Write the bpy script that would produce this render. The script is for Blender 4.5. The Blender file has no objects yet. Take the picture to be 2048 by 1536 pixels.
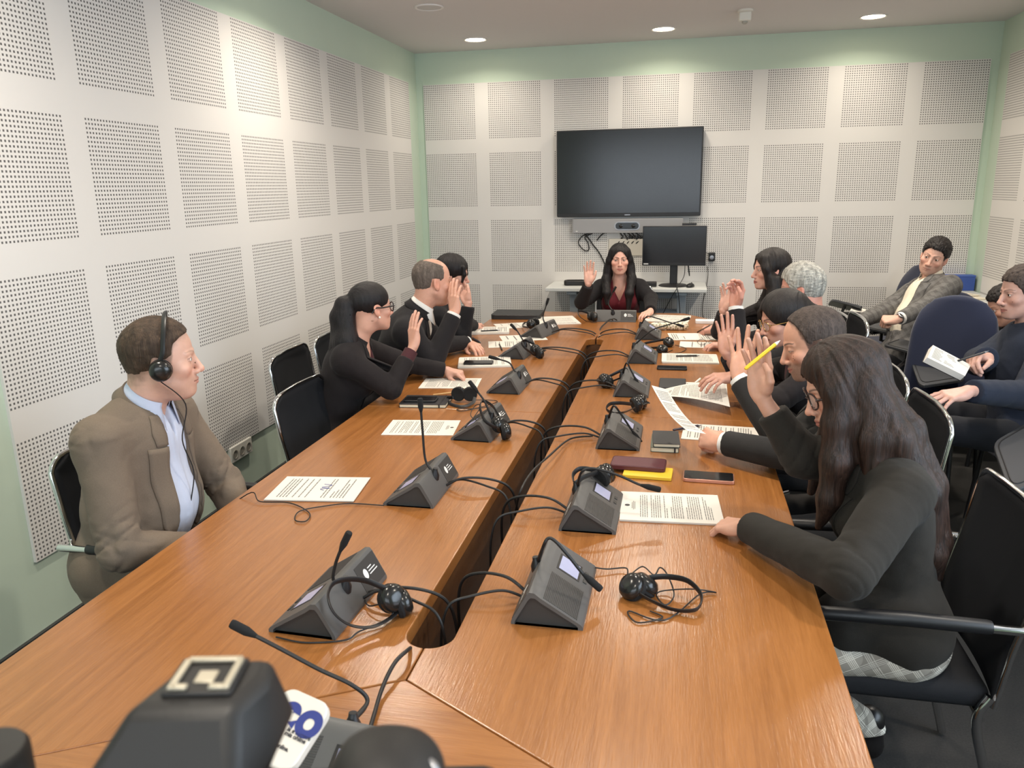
import bpy, bmesh, math, random
import numpy as np
from mathutils import Vector, Matrix

rnd = random.Random(7)
SC = bpy.context.scene
COL = SC.collection
PI = math.pi

# ------------------------------------------------------------------ camera
CAM_R = np.array([[0.9784841897, 0.2054989352, -0.0184086426],
                  [0.0325369925, -0.2417982471, -0.9697808782],
                  [-0.2037401154, 0.9483162950, -0.2432820792]])   # rows: right, down, forward
CAM_C = np.array([2.40060665, -7.25680855, 1.73284996])
CAM_F = 1567.61
cam_data = bpy.data.cameras.new('camera')
cam = bpy.data.objects.new('camera', cam_data)
COL.objects.link(cam)
_m = Matrix.Identity(4)
for i in range(3):
    _m[i][0] = CAM_R[0][i]
    _m[i][1] = -CAM_R[1][i]
    _m[i][2] = -CAM_R[2][i]
    _m[i][3] = CAM_C[i]
cam.matrix_world = _m
cam_data.sensor_width = 36.0
cam_data.lens = CAM_F / 2048 * 36.0
cam_data.clip_start = 0.02
cam_data.dof.use_dof = True
cam_data.dof.focus_distance = 3.2
cam_data.dof.aperture_fstop = 9.5
SC.camera = cam

# ------------------------------------------------------------------ view, world, light
SC.view_settings.view_transform = 'Standard'
SC.view_settings.look = 'None'
SC.view_settings.gamma = 1.0
SC.view_settings.use_curve_mapping = False
SC.view_settings.exposure = 0.38
world = bpy.data.worlds.new('world')
SC.world = world
world.use_nodes = True
_bg = world.node_tree.nodes['Background']
_bg.inputs[0].default_value = (0.75, 0.87, 1.0, 1)
_bg.inputs[1].default_value = 1.0

def area_light(name, loc, target, size, size_y, power, color, spread=180, shape='RECTANGLE', parent=None):
    d = bpy.data.lights.new(name, 'AREA')
    d.shape = shape
    d.size = size
    if shape in ('RECTANGLE', 'ELLIPSE'):
        d.size_y = size_y
    d.energy = power
    d.color = color
    d.spread = math.radians(spread)
    o = bpy.data.objects.new(name, d)
    COL.objects.link(o)
    o.location = loc
    o.rotation_euler = (Vector(target) - Vector(loc)).to_track_quat('-Z', 'Y').to_euler()
    if parent: o.parent = parent
    return o

# daylight through the windows of the right wall (behind the row of tablet chairs); the rear light is an added cool fill
area_light('window_daylight', (4.78, -6.0, 1.75), (1.2, -5.2, 0.9), 2.6, 1.5, 62, (0.72, 0.85, 1.0))
area_light('rear_fill_light', (2.2, -9.3, 1.8), (2.2, -4.0, 1.0), 3.2, 1.5, 40, (0.84, 0.92, 1.0))

# ------------------------------------------------------------------ pixel helpers (measured points of the place)
def ray(u, v):
    d = np.array([(u - 1024) / CAM_F, (v - 768) / CAM_F, 1.0])
    return CAM_R.T @ d
def P(u, v, d):
    """point at depth d (metres along the view axis)"""
    return CAM_C + ray(u, v) * d
def hit(u, v, ax, val):
    r = ray(u, v)
    return CAM_C + r * ((val - CAM_C[ax]) / r[ax])
TZ = 0.76
def T(u, v, z=TZ):
    return hit(u, v, 2, z)

# ------------------------------------------------------------------ materials
def lin(c):
    if isinstance(c, str):
        c = tuple(int(c[i:i + 2], 16) for i in (0, 2, 4))
    r = []
    for x in c[:3]:
        x = x / 255.0
        r.append(x / 12.92 if x <= 0.04045 else ((x + 0.055) / 1.055) ** 2.4)
    return (*r, 1.0)
MATS = {}
def new_mat(name):
    m = bpy.data.materials.new(name)
    m.use_nodes = True
    return m, m.node_tree, m.node_tree.nodes['Principled BSDF']
def mat(name, color=(128, 128, 128), rough=0.5, metal=0.0, spec=0.5, emit=None, estr=1.0, coat=0.0, alpha=1.0, trans=0.0,
        noise=None, bump=None, sheen=0.0, coords='Object'):
    """noise=(scale xyz, amount) varies the base colour; bump=(scale xyz, strength, distance)"""
    if name in MATS: return MATS[name]
    m, nt, b = new_mat(name)
    c = lin(color)
    b.inputs['Base Color'].default_value = c
    b.inputs['Roughness'].default_value = rough
    b.inputs['Metallic'].default_value = metal
    b.inputs['Specular IOR Level'].default_value = spec
    b.inputs['Coat Weight'].default_value = coat
    b.inputs['Sheen Weight'].default_value = sheen
    if trans: b.inputs['Transmission Weight'].default_value = trans
    if alpha < 1: b.inputs['Alpha'].default_value = alpha
    if emit is not None:
        b.inputs['Emission Color'].default_value = lin(emit)
        b.inputs['Emission Strength'].default_value = estr
    if noise or bump:
        tc = nt.nodes.new('ShaderNodeTexCoord')
    if noise:
        mp = nt.nodes.new('ShaderNodeMapping'); mp.inputs['Scale'].default_value = noise[0]
        nz = nt.nodes.new('ShaderNodeTexNoise'); nz.inputs['Scale'].default_value = 1.0; nz.inputs['Detail'].default_value = 5
        mx = nt.nodes.new('ShaderNodeMix'); mx.data_type = 'RGBA'
        a = noise[1]
        mx.inputs['A'].default_value = (c[0] * (1 - a), c[1] * (1 - a), c[2] * (1 - a), 1)
        mx.inputs['B'].default_value = (min(1, c[0] * (1 + a)), min(1, c[1] * (1 + a)), min(1, c[2] * (1 + a)), 1)
        nt.links.new(tc.outputs[coords], mp.inputs[0]); nt.links.new(mp.outputs[0], nz.inputs['Vector'])
        nt.links.new(nz.outputs['Fac'], mx.inputs['Factor']); nt.links.new(mx.outputs['Result'], b.inputs['Base Color'])
    if bump:
        mp = nt.nodes.new('ShaderNodeMapping'); mp.inputs['Scale'].default_value = bump[0]
        nz = nt.nodes.new('ShaderNodeTexNoise'); nz.inputs['Scale'].default_value = 1.0; nz.inputs['Detail'].default_value = 4
        bp = nt.nodes.new('ShaderNodeBump'); bp.inputs['Strength'].default_value = bump[1]; bp.inputs['Distance'].default_value = bump[2]
        nt.links.new(tc.outputs[coords], mp.inputs[0]); nt.links.new(mp.outputs[0], nz.inputs['Vector'])
        nt.links.new(nz.outputs['Fac'], bp.inputs['Height']); nt.links.new(bp.outputs[0], b.inputs['Normal'])
    MATS[name] = m
    return m
def math_node(nt, op, a, b=None, c=None):
    n = nt.nodes.new('ShaderNodeMath'); n.operation = op
    for i, x in enumerate((a, b, c)):
        if x is None: continue
        if isinstance(x, (int, float)): n.inputs[i].default_value = x
        else: nt.links.new(x, n.inputs[i])
    return n.outputs[0]

def make_perforated():
    m, nt, b = new_mat('perforated_white_board')
    tc = nt.nodes.new('ShaderNodeTexCoord'); sp = nt.nodes.new('ShaderNodeSeparateXYZ')
    nt.links.new(tc.outputs['Object'], sp.inputs[0])
    masks = []
    for ax in ('X', 'Z'):
        u = sp.outputs[ax]
        pu = math_node(nt, 'FLOORED_MODULO', u, 0.6)
        inb = math_node(nt, 'LESS_THAN', pu, 0.4712)
        ph = math_node(nt, 'FLOORED_MODULO', pu, 0.0178)
        inh = math_node(nt, 'LESS_THAN', ph, 0.0083)
        masks.append(math_node(nt, 'MULTIPLY', inb, inh))
    mk = math_node(nt, 'MULTIPLY', masks[0], masks[1])
    mx = nt.nodes.new('ShaderNodeMix'); mx.data_type = 'RGBA'
    mx.inputs['A'].default_value = lin((222, 219, 215)); mx.inputs['B'].default_value = lin((100, 98, 97))
    nt.links.new(mk, mx.inputs['Factor']); nt.links.new(mx.outputs['Result'], b.inputs['Base Color'])
    b.inputs['Roughness'].default_value = 0.75
    bp = nt.nodes.new('ShaderNodeBump'); bp.inputs['Strength'].default_value = 0.25; bp.inputs['Distance'].default_value = 0.003; bp.invert = True
    nt.links.new(mk, bp.inputs['Height']); nt.links.new(bp.outputs[0], b.inputs['Normal'])
    return m
M_PERF = make_perforated()

def make_wood(name, c1, c2, axis='Y', rough=0.27):
    m, nt, b = new_mat(name)
    tc = nt.nodes.new('ShaderNodeTexCoord')
    mp = nt.nodes.new('ShaderNodeMapping')
    mp.inputs['Scale'].default_value = (55, 2.2, 10) if axis == 'Y' else (2.2, 55, 10)
    nt.links.new(tc.outputs['Object'], mp.inputs[0])
    n1 = nt.nodes.new('ShaderNodeTexNoise'); n1.inputs['Scale'].default_value = 1.0; n1.inputs['Detail'].default_value = 6; n1.inputs['Distortion'].default_value = 0.6
    nt.links.new(mp.outputs[0], n1.inputs['Vector'])
    mp2 = nt.nodes.new('ShaderNodeMapping')
    mp2.inputs['Scale'].default_value = (260, 22, 60) if axis == 'Y' else (22, 260, 60)
    nt.links.new(tc.outputs['Object'], mp2.inputs[0])
    n2 = nt.nodes.new('ShaderNodeTexNoise'); n2.inputs['Scale'].default_value = 1.0; n2.inputs['Detail'].default_value = 3
    nt.links.new(mp2.outputs[0], n2.inputs['Vector'])
    mx = nt.nodes.new('ShaderNodeMix'); mx.data_type = 'RGBA'
    mx.inputs['A'].default_value = lin(c1); mx.inputs['B'].default_value = lin(c2)
    s = math_node(nt, 'MULTIPLY_ADD', n2.outputs['Fac'], 0.45, -0.22)
    f = math_node(nt, 'ADD', n1.outputs['Fac'], s)
    cr = nt.nodes.new('ShaderNodeMapRange'); cr.inputs['From Min'].default_value = 0.28; cr.inputs['From Max'].default_value = 0.72
    nt.links.new(f, cr.inputs['Value'])
    nt.links.new(cr.outputs[0], mx.inputs['Factor']); nt.links.new(mx.outputs['Result'], b.inputs['Base Color'])
    b.inputs['Roughness'].default_value = rough
    b.inputs['Specular IOR Level'].default_value = 0.5
    b.inputs['Coat Weight'].default_value = 0.30; b.inputs['Coat Roughness'].default_value = 0.20
    bp = nt.nodes.new('ShaderNodeBump'); bp.inputs['Strength'].default_value = 0.35; bp.inputs['Distance'].default_value = 0.0014
    nt.links.new(n2.outputs['Fac'], bp.inputs['Height']); nt.links.new(bp.outputs[0], b.inputs['Normal'])
    nt.links.new(bp.outputs[0], b.inputs['Coat Normal'])
    return m
M_WOOD = make_wood('oak_veneer_lengthwise', (138, 86, 40), (160, 104, 54), 'Y', 0.28)
M_WOODX = make_wood('oak_veneer_crosswise', (138, 86, 40), (160, 104, 54), 'X', 0.28)
M_WOOD_DARK = make_wood('oak_veneer_edge', (84, 54, 30), (112, 74, 42), 'Y', 0.4)
M_GREEN = mat('pale_green_paint', (198, 214, 196), 0.8, noise=((3, 3, 3), 0.03))
M_CEIL = mat('ceiling_white_paint', (218, 214, 212), 0.9)
M_CARPET = mat('dark_grey_carpet', (50, 49, 48), 0.95, spec=0.1, noise=((160, 160, 160), 0.35), bump=((400, 400, 400), 0.5, 0.003))
M_BASE = mat('charcoal_baseboard', (58, 57, 58), 0.55)
M_BLACKPL = mat('black_plastic', (26, 26, 28), 0.42, bump=((900, 900, 900), 0.15, 0.0004))
M_UNIT = mat('anthracite_plastic', (84, 83, 82), 0.45, bump=((700, 700, 700), 0.12, 0.0004))
M_UNIT2 = mat('dark_anthracite_plastic', (56, 55, 54), 0.5)
M_RUBBER = mat('black_cable_rubber', (24, 23, 23), 0.5)
M_FOAM = mat('black_foam', (20, 20, 21), 0.9, bump=((1500, 1500, 1500), 0.6, 0.001))
M_CHROME = mat('chrome', (215, 215, 215), 0.12, 1.0)
M_BRUSH = mat('brushed_steel', (165, 165, 168), 0.35, 1.0)
M_PAPER = mat('white_paper', (218, 213, 204), 0.8, noise=((14, 14, 14), 0.015))
M_INK = mat('grey_printed_text', (120, 118, 116), 0.8)
M_INKD = mat('dark_printed_text', (70, 68, 68), 0.8)
M_MESHBLK = mat('black_mesh_fabric', (31, 32, 35), 0.85, spec=0.2, bump=((900, 900, 900), 0.5, 0.001))
M_NAVY = mat('navy_upholstery', (38, 44, 66), 0.9, spec=0.2, sheen=0.3, bump=((700, 700, 700), 0.5, 0.001))
M_DESKW = mat('light_grey_laminate', (205, 207, 205), 0.45)
M_DESKG = mat('grey_desk_metal', (168, 176, 182), 0.45)
M_SCREEN = mat('dark_screen_glass', (22, 22, 24), 0.18, spec=0.5, noise=((2, 2, 2), 0.2))
M_LCD = mat('pale_lcd', (150, 152, 176), 0.25, emit=(150, 152, 185), estr=0.25)
M_WHITEPL = mat('white_plastic', (225, 222, 212), 0.45)

# ------------------------------------------------------------------ mesh helpers
def link(name, me, mats, parent=None, smooth=True, loc=None):
    o = bpy.data.objects.new(name, me)
    COL.objects.link(o)
    if not isinstance(mats, (list, tuple)): mats = [mats]
    for m in mats: me.materials.append(m)
    if parent is not None: o.parent = parent
    if loc is not None: o.location = loc
    if smooth: me.polygons.foreach_set('use_smooth', [True] * len(me.polygons))
    me.update()
    return o
def smooth_by_angle(o, deg=40):
    bm = bmesh.new(); bm.from_mesh(o.data)
    for e in bm.edges:
        if len(e.link_faces) == 2 and e.calc_face_angle(0) > math.radians(deg): e.smooth = False
    bm.to_mesh(o.data); bm.free()
def frame(d, up=(0, 0, 1)):
    d = np.asarray(d, float); d = d / np.linalg.norm(d)
    up = np.asarray(up, float)
    if abs(d @ up) > 0.98: up = np.array([1.0, 0, 0])
    x = np.cross(up, d); x /= np.linalg.norm(x)
    return x, np.cross(d, x), d
def catmull(pts, n=8, closed=False):
    p = [np.asarray(q, float) for q in pts]
    if len(p) < 3: n = max(n, 2)
    out = []
    m = len(p)
    for i in range(m - (0 if closed else 1)):
        if closed: a, b, c, d = p[(i - 1) % m], p[i], p[(i + 1) % m], p[(i + 2) % m]
        else: a, b, c, d = p[max(i - 1, 0)], p[i], p[i + 1], p[min(i + 2, m - 1)]
        for k in range(n):
            t = k / n
            out.append(0.5 * ((2 * b) + (c - a) * t + (2 * a - 5 * b + 4 * c - d) * t * t + (3 * b - a - 3 * c + d) * t ** 3))
    if not closed: out.append(p[-1])
    return out
class MB:
    def __init__(s): s.v = []; s.f = []; s.m = []; s.X = None
    def xf(s, R=None, t=None): s.X = None if R is None and t is None else (np.eye(3) if R is None else np.asarray(R), np.zeros(3) if t is None else np.asarray(t, float)); return s
    def add(s, vs, fs, mi=0):
        k = len(s.v)
        for q in vs:
            q = np.asarray(q, float)
            if s.X is not None: q = s.X[0] @ q + s.X[1]
            s.v.append(tuple(q))
        for f in fs: s.f.append(tuple(k + i for i in f)); s.m.append(mi)
        return s
    def box(s, c, size, mi=0, R=None):
        h = np.asarray(size, float) / 2; c = np.asarray(c, float)
        vs = []
        for x in (-1, 1):
            for y in (-1, 1):
                for z in (-1, 1):
                    q = h * (x, y, z)
                    if R is not None: q = np.asarray(R) @ q
                    vs.append(c + q)
        return s.add(vs, [(0, 1, 3, 2), (4, 6, 7, 5), (0, 4, 5, 1), (2, 3, 7, 6), (0, 2, 6, 4), (1, 5, 7, 3)], mi)
    def tube(s, pts, r, n=8, mi=0, cap=True, closed=False, flat=None):
        """sweep of a circle (or an ellipse flat=(a, b)) along pts; r a number or a list"""
        pts = [np.asarray(p, float) for p in pts]
        m = len(pts)
        rs = r if isinstance(r, (list, tuple, np.ndarray)) else [r] * m
        vs = []; nx = None
        for i, p in enumerate(pts):
            a = pts[(i - 1) % m] if closed else pts[max(i - 1, 0)]
            b = pts[(i + 1) % m] if closed else pts[min(i + 1, m - 1)]
            d = b - a; L = np.linalg.norm(d); d = d / L if L > 1e-12 else np.array([0, 0, 1.0])
            if nx is None: nx, ny, _ = frame(d)
            else:
                nx = nx - d * (nx @ d); q = np.linalg.norm(nx)
                nx = nx / q if q > 1e-9 else frame(d)[0]
                ny = np.cross(d, nx)
            fa, fb = flat if flat else (1, 1)
            for k in range(n):
                t = 2 * PI * k / n
                vs.append(p + rs[i] * (fa * math.cos(t) * nx + fb * math.sin(t) * ny))
        fs = []
        for i in range(m if closed else m - 1):
            j = (i + 1) % m
            for k in range(n):
                l = (k + 1) % n
                fs.append((i * n + k, i * n + l, j * n + l, j * n + k))
        if cap and not closed:
            fs.append(tuple(range(n - 1, -1, -1))); fs.append(tuple((m - 1) * n + k for k in range(n)))
        return s.add(vs, fs, mi)
    def cyl(s, a, b, r0, r1=None, n=20, mi=0):
        return s.tube([a, b], [r0, r0 if r1 is None else r1], n, mi)
    def lathe(s, prof, n=24, mi=0, c=(0, 0, 0), axis=None):
        """prof: (radius, height) pairs round the z axis (or the given axis)"""
        A = frame(axis) if axis is not None else (np.array([1.0, 0, 0]), np.array([0, 1.0, 0]), np.array([0, 0, 1.0]))
        c = np.asarray(c, float); vs = []; fs = []
        for r, z in prof:
            for k in range(n):
                t = 2 * PI * k / n
                vs.append(c + A[0] * r * math.cos(t) + A[1] * r * math.sin(t) + A[2] * z)
        for i in range(len(prof) - 1):
            for k in range(n):
                l = (k + 1) % n
                fs.append((i * n + k, i * n + l, (i + 1) * n + l, (i + 1) * n + k))
        fs.append(tuple(range(n - 1, -1, -1))); fs.append(tuple((len(prof) - 1) * n + k for k in range(n)))
        return s.add(vs, fs, mi)
    def prism(s, poly, z0, z1, mi=0, R=None, t=None, top_mi=None):
        """extrude a 2-D polygon (ccw) from z0 to z1 in a local frame R, t"""
        n = len(poly); vs = []
        R = np.eye(3) if R is None else np.asarray(R); t = np.zeros(3) if t is None else np.asarray(t, float)
        for z in (z0, z1):
            for x, y in poly: vs.append(R @ np.array([x, y, z]) + t)
        s.add(vs, [tuple(range(n - 1, -1, -1))] + [(i, (i + 1) % n, n + (i + 1) % n, n + i) for i in range(n)], mi)
        k = len(s.v) - 2 * n
        s.f.append(tuple(k + n + i for i in range(n))); s.m.append(mi if top_mi is None else top_mi)
        return s
    def ball(s, c, r, n=16, mi=0):
        r = np.asarray(r if hasattr(r, '__len__') else (r, r, r), float); c = np.asarray(c, float)
        vs = [c + r * (0, 0, 1)]; fs = []; m = max(6, n // 2)
        for i in range(1, m):
            a = PI * i / m
            for k in range(n):
                t = 2 * PI * k / n
                vs.append(c + r * (math.sin(a) * math.cos(t), math.sin(a) * math.sin(t), math.cos(a)))
        vs.append(c - r * (0, 0, 1)); e = len(vs) - 1
        for k in range(n):
            l = (k + 1) % n
            fs.append((0, 1 + k, 1 + l)); fs.append((e, e - n + l, e - n + k))
            for i in range(m - 2): fs.append((1 + i * n + k, 1 + (i + 1) * n + k, 1 + (i + 1) * n + l, 1 + i * n + l))
        return s.add(vs, fs, mi)
    def build(s, name, mats, parent=None, smooth=True, bevel=0, seg=2, sharp=40, loc=None):
        me = bpy.data.meshes.new(name)
        me.from_pydata(s.v, [], s.f)
        me.polygons.foreach_set('material_index', s.m)
        o = link(name, me, mats, parent, smooth, loc)
        if smooth: smooth_by_angle(o, sharp)
        if bevel:
            b = o.modifiers.new('bevel', 'BEVEL'); b.width = bevel; b.segments = seg; b.limit_method = 'ANGLE'; b.angle_limit = math.radians(35)
        return o
def rbox(size, r, seg=4):
    """rounded rectangle outline, centred"""
    w, h = size[0] / 2, size[1] / 2; out = []
    for cx, cy, a0 in ((w - r, h - r, 0), (-w + r, h - r, 90), (-w + r, -h + r, 180), (w - r, -h + r, 270)):
        for k in range(seg + 1):
            a = math.radians(a0 + 90 * k / seg); out.append((cx + r * math.cos(a), cy + r * math.sin(a)))
    return out
def rotz(a):
    c, s = math.cos(a), math.sin(a); return np.array([[c, -s, 0], [s, c, 0], [0, 0, 1.0]])
def rotx(a):
    c, s = math.cos(a), math.sin(a); return np.array([[1, 0, 0], [0, c, -s], [0, s, c]])
def roty(a):
    c, s = math.cos(a), math.sin(a); return np.array([[c, 0, s], [0, 1, 0], [-s, 0, c]])
def tag(o, label, cat, group=None):
    o['label'] = label; o['category'] = cat
    if group: o['group'] = group
    return o
def thing(name, label, cat, loc=(0, 0, 0), rz=0.0, group=None):
    o = bpy.data.objects.new(name, None); COL.objects.link(o)
    o.empty_display_size = 0.1
    o.location = tuple(loc); o.rotation_euler = (0, 0, rz)
    return tag(o, label, cat, group)
def struct(o): o['kind'] = 'structure'; return o
def copy_tree(o, parent=None):
    c = o.copy(); COL.objects.link(c)
    if parent is not None: c.parent = parent
    for ch in list(o.children): copy_tree(ch, c)
    return c
# ================================================================== ROOM
CEIL = 2.92
RX = 4.82; YN = -9.4
def plain(name, c, size, m):
    return struct(MB().box(c, size).build(name, m, smooth=False))
plain('floor', (RX / 2, YN / 2, -0.05), (RX + 0.4, -YN + 0.4, 0.1), M_CARPET)
plain('ceiling', (RX / 2, YN / 2, CEIL + 0.05), (RX + 0.4, -YN + 0.4, 0.1), M_CEIL)
wall_back = plain('wall_back', (RX / 2, 0.06, CEIL / 2), (RX, 0.12, CEIL), M_GREEN)
wall_left = plain('wall_left', (-0.06, YN / 2, CEIL / 2), (0.12, -YN, CEIL), M_GREEN)
mb = MB()
for x, w in ((0.3, 0.6), (4.31, 1.02)): mb.box((x, YN - 0.06, CEIL / 2), (w, 0.12, CEIL))
for z, h in ((0.5, 1.0), (2.71, 0.42)): mb.box((2.2, YN - 0.06, z), (3.2, 0.12, h))
wall_near = struct(mb.build('wall_near', M_GREEN, smooth=False))
# the right wall has a window towards the camera's end
mb = MB()
mb.box((RX + 0.06, -2.1, CEIL / 2), (0.12, 4.2, CEIL)); mb.box((RX + 0.06, (-7.6 + YN) / 2, CEIL / 2), (0.12, -7.6 - YN, CEIL))
mb.box((RX + 0.06, -5.9, 0.45), (0.12, 3.4, 0.9)); mb.box((RX + 0.06, -5.9, 2.71), (0.12, 3.4, 0.42))
wall_right = struct(mb.build('wall_right', M_GREEN, smooth=False))
mb = MB()
for y in (-4.23, -5.35, -6.48, -7.57): mb.box((RX + 0.05, y, 1.7), (0.06, 0.06, 1.6))
for z in (0.93, 2.47): mb.box((RX + 0.05, -5.9, z), (0.06, 3.4, 0.06))
win = struct(mb.build('window_1', M_WHITEPL, smooth=False))
M_PANE = mat('window_glass', (255, 255, 255), 0.02, spec=0.5, alpha=0.10)
def pane(c, size, parent): MB().box(c, size).build('pane', M_PANE, parent, smooth=False)
for y in (-4.79, -5.915, -7.025): pane((RX + 0.05, y, 1.7), (0.006, 1.06, 1.48), win)
mb = MB()
for x in (0.63, 1.68, 2.72, 3.77): mb.box((x, YN - 0.05, 1.75), (0.06, 0.06, 1.5))
for z in (1.03, 2.47): mb.box((2.2, YN - 0.05, z), (3.2, 0.06, 0.06))
win = struct(mb.build('added_rear_window', M_WHITEPL, smooth=False))  # made-up window, added to go with the rear fill light
for x in (1.155, 2.2, 3.245): pane((x, YN - 0.05, 1.75), (0.99, 0.006, 1.38), win)
PANEL_T = 2.64
def panel(parent, name, origin, rz, ncol):
    """perforated board, local x along the wall, local z up from the lowest row's lower hole edge"""
    w = (ncol - 1) * 0.6 + 0.4712
    me_mb = MB().box((w / 2, 0, 1.1356), (w + 0.012, 0.012, 1.8 + 0.4712 + 0.012))
    o = me_mb.build(name, M_PERF, smooth=False)
    o.rotation_euler = (0, 0, rz); o.location = origin
    o.parent = parent
    return o
ZB = PANEL_T - 1.8 - 0.4712
panel(wall_back, 'acoustic_panel', (0.0762, -0.006, ZB), 0, 8)
# left wall: eight columns from the corner, the far edge .2553 from the back wall
panel(wall_left, 'acoustic_panel', (0.006, -0.2553 - 4.2 - 0.4712, ZB), PI / 2, 8)
panel(wall_right, 'acoustic_panel', (RX - 0.006, -0.24, ZB), -PI / 2, 6)
def bb(name, c, size): struct(MB().box(c, size).build(name, M_BASE, smooth=False))
bb('baseboard_left', (0.008, YN / 2, 0.04), (0.016, -YN, 0.08))
bb('baseboard_back', (RX / 2, -0.008, 0.04), (RX - 0.034, 0.016, 0.08))
bb('baseboard_right', (RX - 0.008, YN / 2, 0.04), (0.016, -YN, 0.08))

# ------------------------------------------------------------------ ceiling fittings
M_LAMP = mat('lit_lamp_diffuser', (255, 245, 225), 0.4, emit=(255, 238, 205), estr=20.0)
M_LAMPOFF = mat('unlit_lamp_diffuser', (200, 196, 194), 0.5)
M_TRIMW = mat('white_lamp_ring', (228, 224, 220), 0.5)
DL = [(0.70, -0.52, 1, 'ceiling downlight over the back left corner, lit'),
      (2.22, -0.50, 1, 'lit ceiling downlight above the wall screen, middle of the back row'),
      (3.755, -0.51, 1, 'brightest lit ceiling downlight, over the back right with a yellow pool on the wall'),
      (0.697, -1.757, 0, 'switched off round ceiling downlight near the left wall top'),
      (2.19, -1.70, 1, 'lit ceiling downlight at the top edge of the photo'),
      (3.755, -1.70, 1, 'lit ceiling downlight over the seated man in grey, outside the photo'),
      (0.70, -2.95, 1, 'lit ceiling downlight over the left side of the table, mirrored in the near table joint'),
      (3.755, -2.95, 1, 'lit ceiling downlight over the tablet chairs, outside the photo'),
      (2.20, -4.30, 1, 'lit ceiling downlight over the middle of the table, outside the photo'),
      (0.70, -5.35, 1, 'lit ceiling downlight over the man with headphones, outside the photo'),
      (3.755, -5.35, 1, 'lit ceiling downlight over the woman with long hair, outside the photo'),
      (2.20, -7.2, 1, 'lit ceiling downlight above the camera, outside the photo')]
for x, y, on, lab in DL:
    t = thing('ceiling_downlight', lab, 'ceiling light', (x, y, CEIL))
    MB().lathe([(0.098, 0.0), (0.098, -0.006), (0.092, -0.009), (0.082, -0.006), (0.080, 0.0)], 32).build('trim_ring', M_TRIMW, t)
    MB().lathe([(0.0805, -0.001), (0.0805, -0.004), (0.04, -0.006), (0.002, -0.0065)], 32).build('diffuser', M_LAMP if on else M_LAMPOFF, t)
    if on:
        L = area_light('downlight_glow', (0, 0, -0.02), (0, 0, -1), 0.15, 0.15, 4.8 if y > -1 else 14, (1.0, 0.90, 0.77), spread=150, shape='DISK', parent=t)
t = thing('smoke_detector', 'white ceiling detector box hanging at the top right of the photo', 'detector', (2.80, -1.02, CEIL))
MB().lathe([(0.055, 0), (0.055, -0.012), (0.05, -0.016), (0.01, -0.017)], 24).build('mounting_plate', M_WHITEPL, t)
MB().box((0.0, 0, -0.045), (0.085, 0.06, 0.06)).build('sensor_box', M_WHITEPL, t, bevel=0.008)
MB().lathe([(0.02, 0.0), (0.02, -0.012), (0.012, -0.02), (0.002, -0.022)], 16, c=(0.0, 0, -0.073)).build('sensor_lens', mat('sensor_grey', (170, 168, 160), 0.4), t)

# ------------------------------------------------------------------ wall sockets on the left wall
t = thing('wall_outlet', 'cream double power socket low on the left wall by the headphone man', 'socket', (0.0, -3.47, 0.325))
mb = MB().box((0.012, 0, 0), (0.024, 0.22, 0.09)); mb.build('socket_plate', M_WHITEPL, t, bevel=0.004)
mb = MB()
for dy in (-0.07, 0, 0.07): mb.lathe([(0.026, 0.0), (0.026, 0.003), (0.021, 0.003), (0.019, -0.008), (0.002, -0.009)], 20, c=(0.0242, dy, -0.003), axis=(1, 0, 0))
mb.build('socket', mat('socket_grey', (150, 146, 136), 0.5), t)

# ================================================================== TABLE
TX0, TX1, TYN, TYF = 1.0, 2.755, -6.86, -1.08
SX0, SX1, SYN, SYF, SCX = 1.826, 1.936, -5.81, -2.2, 1.881
TH = 0.04
table = thing('conference_table', 'long orange oak conference table with a dark cable slot down its middle', 'table', (SCX, -4.0, 0))
def arc(cx, cy, r, a0, a1, n=8):
    return [(cx + r * math.cos(math.radians(a0 + (a1 - a0) * i / n)), cy + r * math.sin(math.radians(a0 + (a1 - a0) * i / n))) for i in range(n + 1)]
sr = (SX1 - SX0) / 2
g = 0.0012
# each leaf in world coordinates, counter-clockwise
left_near = [(TX0, -6.43), (SCX - g, -5.925), (SCX - g, SYN)] + arc(SCX, SYN + sr, sr, 265, 180) + [(SX0, -3.96 - g), (TX0, -3.96 - g)]
left_far = [(TX0, -3.96 + g), (SX0, -3.96 + g), (SX0, SYF - sr)] + arc(SCX, SYF - sr, sr, 180, 95) + [(SCX - g, -2.08), (TX0, -1.575)]
def mir(p): return [(2 * SCX - x if abs(x - TX0) > 1e-6 else TX1, y) for x, y in reversed(p)]
right_near = mir(left_near); right_far = mir(left_far)
head_near = [(TX0, TYN), (TX1, TYN), (TX1, -6.43 - 2 * g), (SCX, -5.925 - 2 * g), (TX0, -6.43 - 2 * g)]
head_far = [(SCX, -2.08 + 2 * g), (TX1, -1.575 + 2 * g), (TX1, -1.5), (2.45, TYF), (1.31, TYF), (TX0, -1.5), (TX0, -1.575 + 2 * g)]
for poly, m in ((left_near, M_WOOD), (left_far, M_WOOD), (right_near, M_WOOD), (right_far, M_WOOD), (head_near, M_WOODX), (head_far, M_WOODX)):
    MB().prism([(x - SCX, y + 4.0) for x, y in poly], TZ - TH, TZ).build('tabletop', [m], table, smooth=False, bevel=0.003)
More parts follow.
